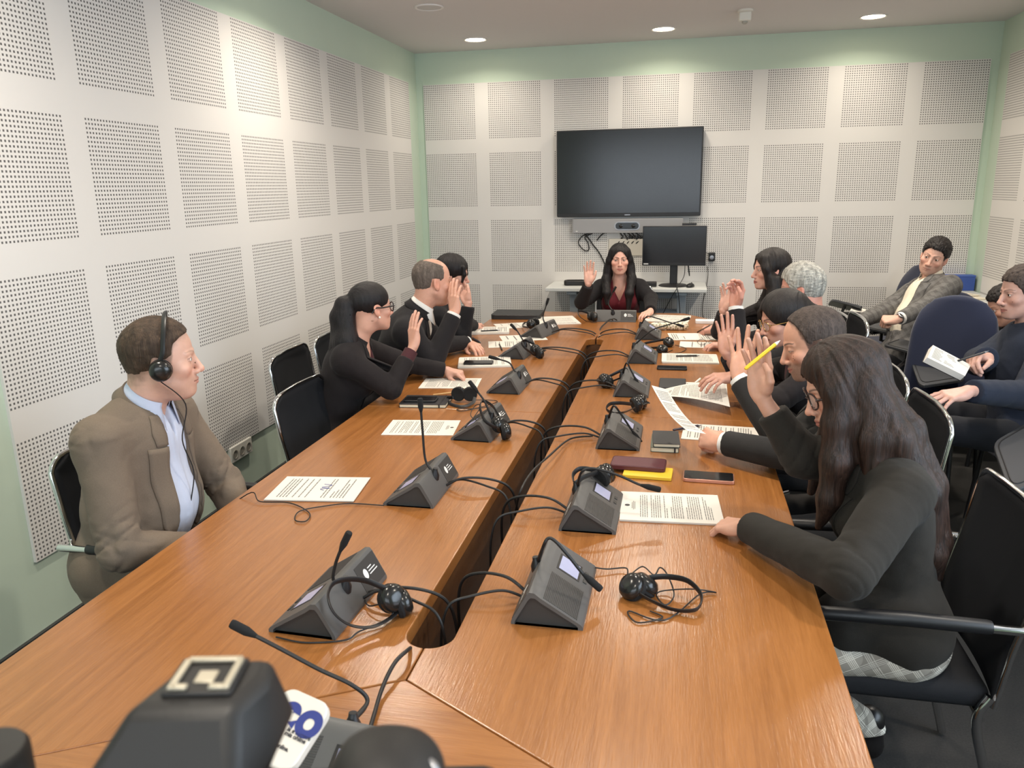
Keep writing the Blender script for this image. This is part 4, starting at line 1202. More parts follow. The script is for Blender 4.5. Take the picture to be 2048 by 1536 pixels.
# 3 - balding man in a black suit
E_ = P(866, 566, 4.3); wR = P(908, 629, 4.22); wL = T(934, 685, 0.815)
PEOPLE['balding'] = person(dict(label='balding man in a black suit and white open shirt, raised hand hiding his nose', H=(0.72, -3.17, 0.56), N=E_ + np.array((-0.075, -0.04, -0.148)), E=E_, az=12, head=(36, 4, 0), hs=1.03, h=0.003,
    face=dict(jaw=1.08, cheek=1.05, belly_chin=1, beard=0.2, beardc=(150, 116, 100), scalp=((-0.12, 0.02, 0.05, 0.12), (0.02, 0.05, 0.2, 0.3)), scalpc=(120, 104, 92), scalpm=0.35), skin=(206, 156, 134), belly=0.02,
    R=dict(wr=wR, el=(1.13, -3.36, 0.83), d=tipdir(wR, P(906, 556, 4.24)), pn=(0.45, 0.88, 0), pose='tight'),
    L=dict(wr=wL, el=(1.03, -2.92, 0.84), d=tipdir(wL, T(984, 707, 0.785)), pn=(0, 0, -1), pose='rest'),
    top=dict(m=C_BLACK, off=0.018, sr=(0.072, 0.058, 0.045), V=((0.0, 0.06, 0.2, 0.40), (0.055, 0.062, 0.055, 0.0)), lapel=0.07, cuffs=('R', 'L'), name='suit_jacket'),
    inner=dict(m=M_SHIRTW, collar=True, placket=True, V=((0.0, 0.05, 0.10), (0.026, 0.014, 0.0))), low=dict(m=C_BLACK),
    hair=dict(kind='short', c='salt', t=0.0035, top=0.0035, amp=0.0014, bald=[((0, 0.045, 0.125), (0.058, 0.105, 0.060))],
              line=((-0.12, -0.06, -0.035, -0.03, 0.012, 0.014, 0.030, 0.036, 0.05, 0.12), (-0.050, -0.048, -0.02, 0.028, 0.030, -0.012, -0.010, 0.03, 0.2, 0.2)))))

# 4 - woman with a dark bob, behind him
E_ = P(905, 549, 4.9); wR = P(937, 607, 4.85); wL = T(948, 652, 0.80)
PEOPLE['bob'] = person(dict(label='woman in black with a dark bob, half hidden behind the balding man', fem=True, H=(0.74, -2.55, 0.55), N=E_ + np.array((-0.06, -0.02, -0.158)), E=E_, az=10, head=(6, 10, 0),
    face=dict(thin=1), skin=(208, 160, 142), h=0.0032,
    R=dict(wr=wR, el=(1.10, -2.62, 0.83), d=tipdir(wR, P(916, 557, 4.9)), pn=(-0.25, -0.93, 0.1), pose='flat'),
    L=dict(wr=wL, el=(1.0, -2.22, 0.86), d=tipdir(wL, T(972, 641, 0.785)), pn=(0, 0, -1), pose='rest'),
    top=dict(m=C_KNIT, off=0.018, fold=0.005, cuff=0.02, name='cardigan', sr=(0.062, 0.052, 0.044)), low=dict(m=C_BLACK),
    hair=dict(kind='long', c='black', t=0.013, cut=-0.09, open=0.050, hairline=0.066, yb=0.045, amp=0.002,
              locks_late=[([(0.062, 0.075, 0.065), (0.060, 0.088, 0.02), (0.064, 0.080, -0.03)], (0.014, 0.013, 0.008)), ([(-0.062, 0.07, 0.065), (-0.066, 0.075, 0.01), (-0.066, 0.06, -0.05)], (0.016, 0.016, 0.012))])))

# 5 - the woman at the head of the table
E_ = P(1239, 520, 6.18); wR = P(1177, 568, 6.05); wL = T(1301, 622, 0.805)
PEOPLE['chair'] = person(dict(label='woman in burgundy and black at the head of the table below the wall screen', fem=True, H=(1.95, -0.80, 0.54), N=E_ + np.array((0.0, 0.045, -0.160)), E=E_, az=-90, head=(-83, 2, 0), hs=0.97, h=0.003,
    face=dict(lip=(190, 106, 102), lipm=0.7, eye=0.0044, browc=(26, 20, 20), browm=1.0, cheek=1.02), skin=(220, 172, 154), gaze=(8, 4), w=1.05, belly=0.01,
    R=dict(wr=wR, el=(1.655, -1.10, 0.84), d=(0.02, 0.02, 1), pn=(0.15, -0.98, 0.1), pose='flat'),
    L=dict(wr=wL, el=(2.19, -1.00, 0.86), d=tipdir(wL, T(1283, 633, 0.785)), pn=(0, 0, -1), pose='rest'),
    top=dict(m=C_BLACK, off=0.022, sr=(0.070, 0.060, 0.045), V=((0.0, 0.05, 0.2, 0.5), (0.12, 0.135, 0.15, 0.16)), lapel=0, front=False, low=0.1, name='cardigan'),
    inner=dict(m=C_BURG, V=((0.0, 0.06, 0.15), (0.055, 0.04, 0.0)), neck=0.064, name='blouse', **{'in': 0.005}), low=dict(m=C_BLACK),
    hair=dict(kind='long', c='black', t=0.010, cut=-0.05, open=0.054, hairline=0.080, yb=0.02, amp=0.0018, pole=(0, 0.02, 0.135),
              locks_h=[([(s * 0.060, 0.03, 0.075), (s * 0.082, 0.022, 0.0), (s * 0.090, 0.01, -0.08)], (0.026, 0.026, 0.032)) for s in (-1, 1)],
              locks=[([E_ + np.array((s * 0.088, 0.0, -0.05)), E_ + np.array((s * 0.100, -0.03, -0.15)), E_ + np.array((s * 0.088, -0.105, -0.25)), E_ + np.array((s * 0.082, -0.115, -0.38 if s > 0 else -0.33))], (0.032, 0.035, 0.031, 0.016)) for s in (-1, 1)]
              + [([E_ + np.array((x, 0.08, -0.03)), E_ + np.array((x * 1.5, 0.12, -0.18)), E_ + np.array((x * 1.6, 0.15, -0.34))], (0.05, 0.055, 0.04)) for x in (-0.04, 0.04)])))

# 6 - woman with dark hair at the far right of the table
E_ = P(1541, 541, 4.65); wR = P(1447, 622, 4.78); wL = np.array((2.70, -2.50, 0.80))
PEOPLE['far_right'] = person(dict(label='woman with shoulder length dark brown hair in black, beside the grey haired man', fem=True, H=(3.12, -2.30, 0.55), N=E_ + np.array((0.045, 0.01, -0.158)), E=E_, az=180, head=(193, 2, 0), hs=0.97, h=0.003,
    face=dict(lip=(168, 92, 88), lipm=0.9, browc=(30, 24, 22), browm=1.0, eye=0.0036, nose=0.98), skin=(216, 168, 150),
    R=dict(wr=wR, el=(2.66, -2.28, 0.84), d=tipdir(wR, P(1466, 540, 4.75)), pn=(-0.5, -0.85, 0), pose=([(2, 6, 8, 5), (0, 4, 7, 5), (-12, 16, 14, 8), (-18, 8, 8, 6)], HAND['flat'][1])),
    L=dict(wr=wL, el=(2.92, -2.52, 0.86), d=(-1, 0.1, -0.05), pn=(0, 0, -1), pose='rest'),
    top=dict(m=C_BLACK2, off=0.020, sr=(0.066, 0.055, 0.043), V=((0.0, 0.05, 0.16), (0.055, 0.045, 0.0)), lapel=0.04, low=0.1),
    low=dict(m=C_BLACK),
    hair=dict(kind='long', c='dark', t=0.012, cut=-0.06, open=0.054, hairline=0.074, yb=0.036, amp=0.002, pole=(0.01, 0.01, 0.135),
              locks_h=[([(s * 0.055, 0.055, 0.080), (s * 0.078, 0.050, 0.02), (s * 0.082, 0.030, -0.07)], (0.022, 0.024, 0.030)) for s in (-1, 1)],
              locks=[([E_ + np.array((0.02, s * 0.085, -0.05)), E_ + np.array((0.02, s * 0.10, -0.14)), E_ + np.array((-0.03, s * 0.10, -0.24)), E_ + np.array((-0.05, s * 0.10, -0.31))], (0.036, 0.042, 0.036, 0.018)) for s in (-1, 1)]
              + [([E_ + np.array((0.09, y, -0.03)), E_ + np.array((0.115, y * 1.4, -0.15)), E_ + np.array((0.12, y * 1.4, -0.25))], (0.045, 0.05, 0.03)) for y in (-0.045, 0.045)])))

# 7 - silver haired man
E_ = P(1603, 581, 4.02); wR = P(1472, 616, 4.15); wL = T(1436, 656, 0.812)
PEOPLE['silver'] = person(dict(label='man with silver grey hair in a dark suit with white cuffs', H=(3.16, -3.02, 0.55), N=E_ + np.array((0.055, 0.0, -0.150)), E=E_, az=178, head=(165, 8, 0), hs=1.02,
    face=dict(jaw=1.05, beard=0.25, beardc=(150, 130, 120), browc=(120, 100, 90), eye=0.0036), skin=(208, 150, 132),
    R=dict(wr=wR, el=(2.72, -3.08, 0.85), d=tipdir(wR, P(1478, 556, 4.15)), pn=(-0.55, -0.82, 0.0), pose='hold'),
    L=dict(wr=wL, el=(2.88, -3.20, 0.85), d=tipdir(wL, T(1392, 661, 0.785)), pn=(0.1, 0.35, -1), pose='pen'),
    top=dict(m=C_BLACK, off=0.018, sr=(0.070, 0.058, 0.046), V=((0.0, 0.06, 0.2, 0.38), (0.050, 0.050, 0.04, 0.0)), cuffs=('R', 'L'), name='suit_jacket'),
    inner=dict(m=M_SHIRTW, collar=True), low=dict(m=C_BLACK),
    hair=dict(kind='short', c='grey', t=0.008, top=0.020, amp=0.0030, comb=(230, 26, 170))))

# 8 - woman with gold framed glasses
E_ = P(1568, 641, 3.47); wR = P(1452, 706, 3.52); wL = P(1466, 752, 3.5)
PEOPLE['gold_glasses'] = person(dict(label='woman with dark tied hair and gold framed glasses looking down, ringed hand raised', fem=True, H=(3.13, -3.68, 0.55), N=E_ + np.array((0.085, 0.0, -0.150)), E=E_, az=180, head=(196, 14, 0), hs=0.98,
    face=dict(lip=(150, 92, 86), eye=0.0016, eyez=-0.002, browm=0.9), skin=(196, 146, 126),
    R=dict(wr=wR, el=(2.70, -3.60, 0.86), d=tipdir(wR, P(1452, 622, 3.52)), pn=(-0.35, -0.93, 0), pose='flat'),
    L=dict(wr=wL, el=(2.82, -3.93, 0.84), d=tipdir(wL, P(1428, 757, 3.46)), pn=(-0.1, 0.3, -1), pose='rest'),
    top=dict(m=C_BLACK2, off=0.020, sr=(0.066, 0.055, 0.043), V=((0.0, 0.05, 0.18), (0.050, 0.045, 0.0)), lapel=0.05, cuff=0.02),
    inner=dict(m=C_PLUM, name='blouse', neck=0.062), low=dict(m=C_BLACK),
    hair=dict(kind='long', c='dark', t=0.012, top=0.016, cut=-0.058, open=0.056, hairline=0.072, yb=0.040, amp=0.0016, pole=(0, -0.10, 0.04),
              locks_h=[([(0, -0.10, 0.02), (0, -0.135, 0.0)], (0.045, 0.040))])))
glasses(PEOPLE['gold_glasses'], 'g', mat('gold_metal', (205, 165, 95), 0.25, 1.0), 'round', 0.023, 0.0012)

# ring on her raised hand
_p = PEOPLE['gold_glasses']; _d = tipdir(wR, P(1452, 622, 3.52)); _pn = unit(np.array((-0.35, -0.93, 0)) - _d * (np.array((-0.35, -0.93, 0)) @ _d)); _x = np.cross(_d, _pn)
_c = wR + (_x * -0.0125 + _d * 0.113) * 0.93 - _p['o0']
MB().tube([_c + 0.0094 * (math.cos(t) * _x + math.sin(t) * _pn) for t in np.linspace(0, 2 * PI, 16, endpoint=False)], 0.0012, 6, closed=True).build('ring', mat('gold_metal', (205, 165, 95), 0.25, 1.0), _p['root'])
# 9 - bearded man smiling at his papers
E_ = P(1627, 690, 2.76); wR = P(1480, 758, 2.93); wL = T(1447, 886, 0.825)
PEOPLE['bearded'] = person(dict(label='smiling man with a high forehead and short beard, palm raised', H=(3.16, -4.42, 0.55), N=E_ + np.array((0.105, 0.0, -0.142)), E=E_, az=180, head=(183, 17, 3), hs=1.03, h=0.0024,
    face=dict(smile=1, beard=0.62, beardc=(88, 76, 68), eye=0.0012, eyez=-0.003, jaw=1.04, browc=(46, 38, 34), browm=1.0, nose=1.12,
              scalp=((-0.12, -0.06, -0.03, 0.012, 0.028, 0.036, 0.05, 0.065, 0.12), (-0.06, -0.055, -0.02, -0.012, -0.008, 0.04, 0.078, 0.105, 0.2)), scalpm=0.95, scalpc=(40, 36, 34)), skin=(208, 156, 132),
    R=dict(wr=wR, el=(2.80, -4.47, 0.80), d=tipdir(wR, P(1492, 630, 2.95)), pn=(-0.25, -0.96, 0.02), pose='spread'),
    L=dict(wr=wL, el=(2.86, -4.66, 0.84), d=tipdir(wL, T(1380, 868, 0.82)), pn=(0.25, 0.75, -0.6), pose='pen'),
    top=dict(m=C_SUIT, off=0.018, sr=(0.072, 0.058, 0.046), V=((0.0, 0.06, 0.2, 0.38), (0.050, 0.050, 0.04, 0.0)), cuffs=('R', 'L'), name='suit_jacket', h=0.0055),
    inner=dict(m=M_SHIRTW, collar=True), low=dict(m=C_SUIT),
    hair=dict(kind='short', c='stub', t=0.0020, top=0.0026, amp=0.0012, h=0.0024, comb=(260, 200, 260),
              line=((-0.12, -0.06, -0.026, -0.016, 0.010, 0.016, 0.026, 0.034, 0.05, 0.07, 0.12), (-0.050, -0.048, -0.030, 0.024, 0.026, -0.002, 0.004, 0.052, 0.094, 0.118, 0.2)))))

# 10 - woman with long dark hair, right foreground
E_ = P(1692, 778, 2.08); wR = P(1524, 796, 2.2); wL = T(1492, 1052, 0.815)
def hz(*q): return E_ + np.array(q)
lk = []
for y, x0, xe in ((-0.085, 0.06, 0.17), (-0.03, 0.10, 0.20), (0.03, 0.10, 0.20), (0.085, 0.06, 0.17)):
    lk.append(([hz(x0 * 0.6, y * 0.72, 0.03), hz(x0 + 0.045, y * 1.15, -0.10), hz(xe + 0.01, y * 1.25, -0.24), hz(xe + 0.045, y * 1.2 - 0.01, -0.40), hz(xe + 0.06, y * 1.0 - 0.02, -0.50)], (0.036, 0.046, 0.046, 0.038, 0.014)))
lk.append(([hz(-0.035, -0.072, 0.03), hz(-0.035, -0.088, -0.07), hz(-0.030, -0.105, -0.17), hz(-0.040, -0.11, -0.27), hz(-0.060, -0.11, -0.35)], (0.030, 0.034, 0.038, 0.030, 0.010)))
lk.append(([hz(0.03, -0.068, 0.03), hz(0.05, -0.105, -0.10), hz(0.075, -0.125, -0.22), hz(0.10, -0.135, -0.36), hz(0.12, -0.14, -0.45)], (0.032, 0.036, 0.036, 0.028, 0.012)))
lk.append(([hz(-0.01, 0.080, 0.03), hz(0.0, 0.090, -0.08), hz(-0.02, 0.095, -0.22), hz(-0.05, 0.09, -0.33)], (0.030, 0.034, 0.034, 0.012)))
PEOPLE['long_hair'] = person(dict(label='woman with very long dark brown hair in check trousers, pen in raised hand', fem=True, H=(3.02, -5.16, 0.555), N=E_ + np.array((0.090, -0.030, -0.150)), E=E_, az=180, head=(186, 20, 4), hs=0.99, h=0.0022,
    face=dict(lip=(160, 90, 84), eye=0.002, eyez=-0.002), skin=(206, 158, 136), w=1.05,
    R=dict(wr=wR, el=P(1604, 915, 2.2), d=tipdir(wR, P(1513, 660, 2.2)), pn=(-0.45, -0.89, 0), cuff=0.05, pose=([(2, 8, 10, 6), (0, 6, 8, 6), (-3, 10, 12, 8), (-6, 14, 14, 8)], [(0.024, 0.024, -0.014), (0.040, 0.048, -0.026), (0.040, 0.076, -0.030), (0.028, 0.098, -0.026)])),
    L=dict(wr=wL, el=(2.80, -5.50, 0.86), d=tipdir(wL, T(1418, 1048, 0.775)), pn=(0.1, 0.15, -1), pose=([(4, 34, 22, 12), (0, 30, 26, 14), (-4, 30, 30, 16), (-9, 32, 32, 18)], [(0.024, 0.024, -0.014), (0.040, 0.050, -0.028), (0.046, 0.078, -0.040), (0.044, 0.100, -0.046)])),
    top=dict(m=C_CHAR, off=0.020, sr=(0.074, 0.064, 0.048), V=((0.0, 0.05, 0.2, 0.36), (0.050, 0.045, 0.03, 0.0)), lapel=0.06, name='blazer', h=0.005, low=0.16, lowz=0.045, fold=0.005),
    inner=dict(m=C_BLACK2, name='blouse', neck=0.064), low=dict(m=C_PLAID, K=((2.60, -5.27, 0.50), (2.58, -5.05, 0.50)), A=(T(1738, 1455, 0.13), (2.60, -5.02, 0.10)), foot=(-0.75, 0.1, 0), h=0.007),
    hair=dict(kind='long', c='brown', t=0.013, top=0.018, cut=-0.05, open=0.056, hairline=0.074, yb=0.040, amp=0.0026, pole=(0.0, 0.03, 0.135), h=0.003, locks=lk,
              locks_h=[([(s * 0.060, 0.045, 0.080), (s * 0.080, 0.045, 0.025), (s * 0.084, 0.030, -0.05)], (0.020, 0.024, 0.028)) for s in (-1, 1)])))
glasses(PEOPLE['long_hair'], 't', mat('tortoise_dark_frame', (44, 24, 22), 0.25, coat=0.5), 'cat', 0.0245, 0.0024)

# 11 - man in a grey check blazer on the tablet chairs at the back right
E_ = P(1868, 515, 5.4); wR = P(1712, 645, 5.28); wL = P(1800, 637, 5.05)
PEOPLE['grey_blazer'] = person(dict(label='man in a grey check blazer sitting in a tablet chair by the back wall', H=(3.93, -1.55, 0.56), N=E_ + np.array((0.01, 0.02, -0.150)), E=E_, az=206, head=(242, 6, -17), hs=1.02, h=0.003,
    face=dict(beard=0.3, beardc=(140, 112, 98), browc=(30, 24, 22), browm=0.8, eye=0.0038, jaw=1.02, lip=(170, 110, 100), lipm=0.5), skin=(214, 168, 148), gaze=(4, 0), belly=0.02,
    R=dict(wr=wR, d=(-0.75, -0.5, -0.35), pn=(-0.2, 0.2, -1), pose='rest', pole=(0.3, 0.6, -0.6)),
    L=dict(wr=wL, d=(-0.9, 0.2, -0.15), pn=(-0.2, 0.5, -0.8), pose='fist', pole=(0.5, -0.5, -0.6)),
    top=dict(m=C_GREYP, off=0.020, sr=(0.072, 0.060, 0.047), V=((0.0, 0.06, 0.2, 0.34, 0.46), (0.052, 0.056, 0.062, 0.060, 0.060)), lapel=0.07, name='blazer', cuffs=('R', 'L')),
    inner=dict(m=C_CREAM, collar=True, placket=True, V=((0.0, 0.05, 0.11), (0.03, 0.018, 0.0)), gap=30), low=dict(m=C_JEANS),
    hair=dict(kind='short', c='dark', t=0.008, top=0.020, amp=0.004)))

# 12 - man at the right edge, writing
E_ = P(2047, 588, 3.72); wR = P(1975, 716, 3.5); wL = P(1938, 782, 3.25)
PEOPLE['writer'] = person(dict(label='man in a dark navy jacket with a pen over an open notebook', H=(4.08, -3.22, 0.55), N=E_ + np.array((0.05, 0.0, -0.155)), E=E_, az=186, head=(190, 6, 0), hs=1.02, h=0.0028,
    face=dict(browm=0.7, jaw=1.04), skin=(200, 156, 140), belly=0.03,
    R=dict(wr=wR, el=(3.86, -3.10, 0.86), d=tipdir(wR, P(1940, 717, 3.45)), pn=(0.1, -0.5, -0.8), pose='pen'),
    L=dict(wr=wL, el=(3.92, -3.52, 0.80), d=tipdir(wL, P(1862, 800, 3.25)), pn=(0.0, 0.25, -1), pose=([(12, 14, 16, 8), (3, 12, 16, 8), (-8, 14, 16, 8), (-20, 18, 18, 10)], HAND['flat'][1])),
    top=dict(m=C_NAVYJ, ring=True, off=0.026, sr=(0.078, 0.066, 0.050), fold=0.007, name='jacket', cuff=0.03), low=dict(m=C_JEANS, knee=0.46, K=((3.60, -3.42, 0.60), (3.60, -3.02, 0.60))),
    hair=dict(kind='short', c='stub', t=0.007, top=0.012, amp=0.003)))

# 13 - the head just showing beyond him
E_ = P(2012, 612, 4.85)
PEOPLE['behind'] = person(dict(label='person with short dark hair, only the forehead showing behind the empty navy chair', H=E_ + np.array((0.12, -0.02, -0.60)), N=E_ + np.array((0.07, 0.0, -0.15)), E=E_, az=180, head=(185, 24, 0), h=0.0035, skin=(206, 156, 134),
    face=dict(), R=dict(wr=E_ + np.array((-0.22, 0.14, -0.40)), d=(-1, 0, -0.2), pn=(0, 0, -1), pose='rest'), L=dict(wr=E_ + np.array((-0.22, -0.14, -0.40)), d=(-1, 0, -0.2), pn=(0, 0, -1), pose='rest'),
    top=dict(m=C_BLACK, h=0.008, name='jumper'), low=dict(m=C_JEANS), hair=dict(kind='short', c='dark', t=0.008, top=0.014, amp=0.003)))
# ================================================================== CONFERENCE MICROPHONE UNITS
M_OVAL = mat('white_print', (225, 225, 222), 0.5)
def uv_px(pts, ax, val): return [hit(u, v, ax, val) for u, v in pts]
def slope(x):                                                  # height of the unit's skin at local x
    return np.interp(x, (-0.083, 0.035, 0.080), (0.010, 0.084, 0.008))
UNITS = {}
def mic_unit(key, c, rz, label, neck, cables=True, logo=True):
    t = thing('conference_microphone', label, 'microphone', (c[0], c[1], TZ), math.radians(rz), 'microphone units on the conference table')
    L = 0.147
    prof = [(-0.085, 0.0), (-0.085, 0.007), (-0.080, 0.013), (0.012, 0.071), (0.026, 0.082), (0.038, 0.083), (0.045, 0.075), (0.079, 0.012), (0.081, 0.006), (0.081, 0.0)]
    n = len(prof); vs = []
    for y in (-L, L):
        for x, z in prof: vs.append((x, y, z))
    ins = []
    for y, sgn in ((-L, 1), (L, -1)):                          # end faces: a rim, then a recessed arch
        for x, z in prof: ins.append((x * 0.88 + 0.001, y, z * 0.84))
    for y, sgn in ((-L, 1), (L, -1)):
        for x, z in prof: ins.append((x * 0.86 + 0.001, y + sgn * 0.010, z * 0.82))
    fs = [(i, n + i, n + i + 1, i + 1) for i in range(n - 1)]; m = [0] * (n - 1)
    o = 2 * n
    for e in (0, 1):
        A = e * n; B = o + e * n; C = o + 2 * n + e * n
        for i in range(n - 1):
            q = (A + i, A + i + 1, B + i + 1, B + i); fs.append(q if e == 0 else q[::-1]); m.append(0)
            q = (B + i, B + i + 1, C + i + 1, C + i); fs.append(q if e == 0 else q[::-1]); m.append(1)
        q = tuple(C + i for i in range(n)); fs.append(q[::-1] if e == 0 else q); m.append(1)
    fs.append((0, n - 1, 2 * n - 1, n)); m.append(1)
    mb = MB(); mb.v = vs + ins; mb.f = fs; mb.m = m
    mb.build('housing', [M_UNIT, M_UNIT2], t, sharp=50)
    # user slope: lcd, loudspeaker ribs and buttons; frame of that slope
    a = math.atan2(0.071 - 0.013, 0.092); ux = np.array((math.cos(a), 0, math.sin(a))); un = np.array((-math.sin(a), 0, math.cos(a)))
    o3 = np.array((-0.080, 0, 0.013))
    def on(s, y, h=0.0): return o3 + ux * s + np.array((0, y, 0)) + un * h
    def plate(s0, s1, y0, y1, h0, h1, mb, mi=0):
        mb.add([on(s0, y0, h0), on(s1, y0, h0), on(s1, y1, h0), on(s0, y1, h0), on(s0, y0, h1), on(s1, y0, h1), on(s1, y1, h1), on(s0, y1, h1)],
               [(0, 3, 2, 1), (4, 5, 6, 7), (0, 1, 5, 4), (1, 2, 6, 5), (2, 3, 7, 6), (3, 0, 4, 7)], mi)
    mb = MB(); plate(0.030, 0.095, -0.098, -0.020, -0.001, 0.0008, mb); mb.build('screen_bezel', M_BLACKPL, t, smooth=False)
    mb = MB(); plate(0.036, 0.089, -0.092, -0.026, 0.0, 0.0012, mb); mb.build('screen', M_LCD, t, smooth=False)
    mb = MB()
    for k in range(22):
        s = 0.012 + k * 0.0042; plate(s, s + 0.0022, 0.010, 0.138, -0.001, 0.0013, mb)
    mb.build('speaker_grille', M_UNIT2, t, smooth=False)
    for k in range(2):
        mb = MB(); y = -0.075 + k * 0.035; plate(0.010, 0.020, y - 0.009, y + 0.009, -0.001, 0.0022, mb); mb.build('button', M_UNIT2, t, smooth=False)
    # back slope: darker end panel, socket and logo
    b = math.atan2(0.075 - 0.012, 0.034); bx = np.array((math.cos(b), 0, -math.sin(b))); bn = np.array((math.sin(b), 0, math.cos(b))); o4 = np.array((0.045, 0, 0.075))
    def bk(s, y, h): return o4 + bx * s + np.array((0, y, 0)) + bn * h
    def bplate(s0, s1, y0, y1, h, mb, mi=0):
        mb.add([bk(s0, y0, -0.001), bk(s1, y0, -0.001), bk(s1, y1, -0.001), bk(s0, y1, -0.001), bk(s0, y0, h), bk(s1, y0, h), bk(s1, y1, h), bk(s0, y1, h)], [(0, 3, 2, 1), (4, 5, 6, 7), (0, 1, 5, 4), (1, 2, 6, 5), (2, 3, 7, 6), (3, 0, 4, 7)], mi)
    mb = MB(); bplate(-0.001, 0.071, 0.036, 0.144, 0.0009, mb); mb.build('rear_panel', M_UNIT2, t, smooth=False)
    mb = MB()
    ring = [bk(0.030 + 0.013 * math.cos(q), 0.070 + 0.010 * math.sin(q), 0.0014) for q in np.linspace(0, 2 * PI, 20, endpoint=False)]
    mb.add(ring, [tuple(range(20))])
    for k, (y1, y2) in enumerate(((0.086, 0.108), (0.086, 0.122), (0.086, 0.128))):
        s = 0.021 + k * 0.008; mb.add([bk(s, y1, 0.0014), bk(s + 0.0028, y1, 0.0014), bk(s + 0.0028, y2, 0.0014), bk(s, y2, 0.0014)], [(0, 1, 2, 3)])
    mb.build('logo', M_OVAL, t, smooth=False)
    # gooseneck in the unit's own frame
    Ri = rotz(-math.radians(rz)); c3 = np.array((c[0], c[1], TZ))
    pts = [Ri @ (np.asarray(p) - c3) for p in neck]
    base = np.array((0.047, -0.022, 0.074))
    pts[0] = base
    mb = MB().lathe([(0.016, -0.012), (0.0155, 0.004), (0.0085, 0.018), (0.0075, 0.026)], 18, c=base + np.array((0.002, 0, -0.012)), axis=(0.18, 0, 1))
    mb.build('socket', M_BLACKPL, t)
    sm = catmull(pts, 8)
    ln = np.cumsum([0] + [np.linalg.norm(sm[i + 1] - sm[i]) for i in range(len(sm) - 1)])
    tot = ln[-1]; k = next(i for i, x in enumerate(ln) if x > tot - 0.062)
    g_ = MB().tube(sm[:k + 1], [0.0046 if i < 6 else 0.0040 for i in range(k + 1)], 10).build('gooseneck', M_RUBBER, t)
    cp = sm[k:]; q = np.linspace(0, 1, len(cp))
    # resample the head straight
    p0, p1 = cp[0], cp[-1]; d = unit(p1 - p0); Lh = np.linalg.norm(p1 - p0)
    MB().lathe([(0.0040, 0), (0.0068, Lh * 0.22), (0.0088, Lh * 0.38), (0.0088, Lh * 0.9), (0.0075, Lh * 0.98), (0.003, Lh)], 16, c=p0, axis=d).build('mic_capsule', M_FOAM, g_)
    if cables:
        for j, (y0, dy, hz_, r) in enumerate(cables if isinstance(cables, list) else ((0.015, 0.05, 0.035, 0.0042), (0.045, -0.06, 0.024, 0.0036))):
            side = SCX - c[0]
            wx = lambda x, y, z: Ri @ np.array((x - c[0], y - c[1], z - TZ))
            s0 = np.array((0.074, y0, 0.014))
            w0 = c3 + rotz(math.radians(rz)) @ s0
            ex = SCX + 0.012 * (1 if side > 0 else -1)
            pth = [w0, w0 + np.array((0.25 * (ex - w0[0]), dy * 0.2, hz_ * 0.75)), np.array((w0[0] + 0.62 * (ex - w0[0]), w0[1] + dy * 0.6, TZ + hz_)), np.array((w0[0] + 0.90 * (ex - w0[0]), w0[1] + dy * 0.9, TZ + 0.004)), np.array((ex, w0[1] + dy * 1.1, TZ - 0.07)), np.array((ex, w0[1] + dy * 1.3, TZ - 0.20))]
            MB().tube(catmull([Ri @ (p - c3) for p in pth], 7), r, 8).build('cable', M_RUBBER, t)
    UNITS[key] = (t, c3, Ri)
    return t
mic_unit('L1', (1.602, -5.668), -2, 'microphone unit nearest the camera on the left, headset wrapped round its neck', uv_px([(671, 1190), (667, 1160), (671, 1128), (684, 1094), (699, 1064)], 1, -5.70))
mic_unit('L2', (1.590, -4.925), 0, 'microphone unit with a tall straight neck beside the headphone man', uv_px([(856, 955), (851, 920), (845, 860), (840, 796)], 1, -4.94))
mic_unit('L3', (1.625, -4.255), -3, 'microphone unit with a draped headset, third on the left from the camera', uv_px([(977, 834), (968, 801), (953, 781), (938, 762)], 1, -4.28))
mic_unit('L4', (1.588, -3.520), -1, 'microphone unit in front of the ponytail woman, neck bent over her papers', uv_px([(1033, 757), (1028, 740), (1019, 726), (1000, 719), (977, 713)], 1, -3.54))
mic_unit('L5', (1.470, -2.735), -5, 'microphone unit with a draped headset in front of the balding man', uv_px([(1044, 690), (1042, 674), (1033, 660), (1021, 648)], 1, -2.76))
mic_unit('L6', (1.492, -2.075), -14, 'farthest microphone unit on the left, neck standing straight up', uv_px([(1086, 656), (1086, 634), (1092, 612), (1097, 596)], 1, -2.09))
mic_unit('H', (1.957, -1.455), -90, 'microphone unit facing the woman at the head of the table', uv_px([(1215, 628), (1217, 607), (1224, 588), (1232, 573)], 1, -1.47),
         cables=[(-0.02, -0.35, 0.02, 0.004), (0.01, -0.40, 0.03, 0.0036)])
mic_unit('R1', (2.130, -5.535), 180, 'nearest microphone unit on the right, neck hooked over its screen', uv_px([(1086, 1120), (1087, 1092), (1096, 1077), (1110, 1082), (1138, 1113), (1170, 1152), (1203, 1180)], 1, -5.56))
mic_unit('R2', (2.163, -5.020), 180, 'microphone unit with its neck laid towards the papers of the long haired woman', uv_px([(1155, 968), (1162, 946), (1178, 937), (1204, 940), (1243, 953), (1281, 970), (1322, 980)], 1, -5.04))
mic_unit('R3', (2.192, -4.272), 180, 'microphone unit in front of the bearded man beside the black notebooks', uv_px([(1221, 834), (1227, 812), (1241, 827), (1262, 858), (1283, 887)], 1, -4.30))
mic_unit('R4', (2.194, -3.500), 180, 'microphone unit with a bundled headset hanging on its table centre side', uv_px([(1251, 733), (1253, 726), (1262, 741), (1272, 760), (1279, 775)], 1, -3.52))
mic_unit('R5', (2.210, -2.770), 180, 'microphone unit on the right with a long neck crossing the one behind it', uv_px([(1278, 672), (1303, 661), (1335, 650), (1358, 643), (1380, 636)], 1, -2.78))
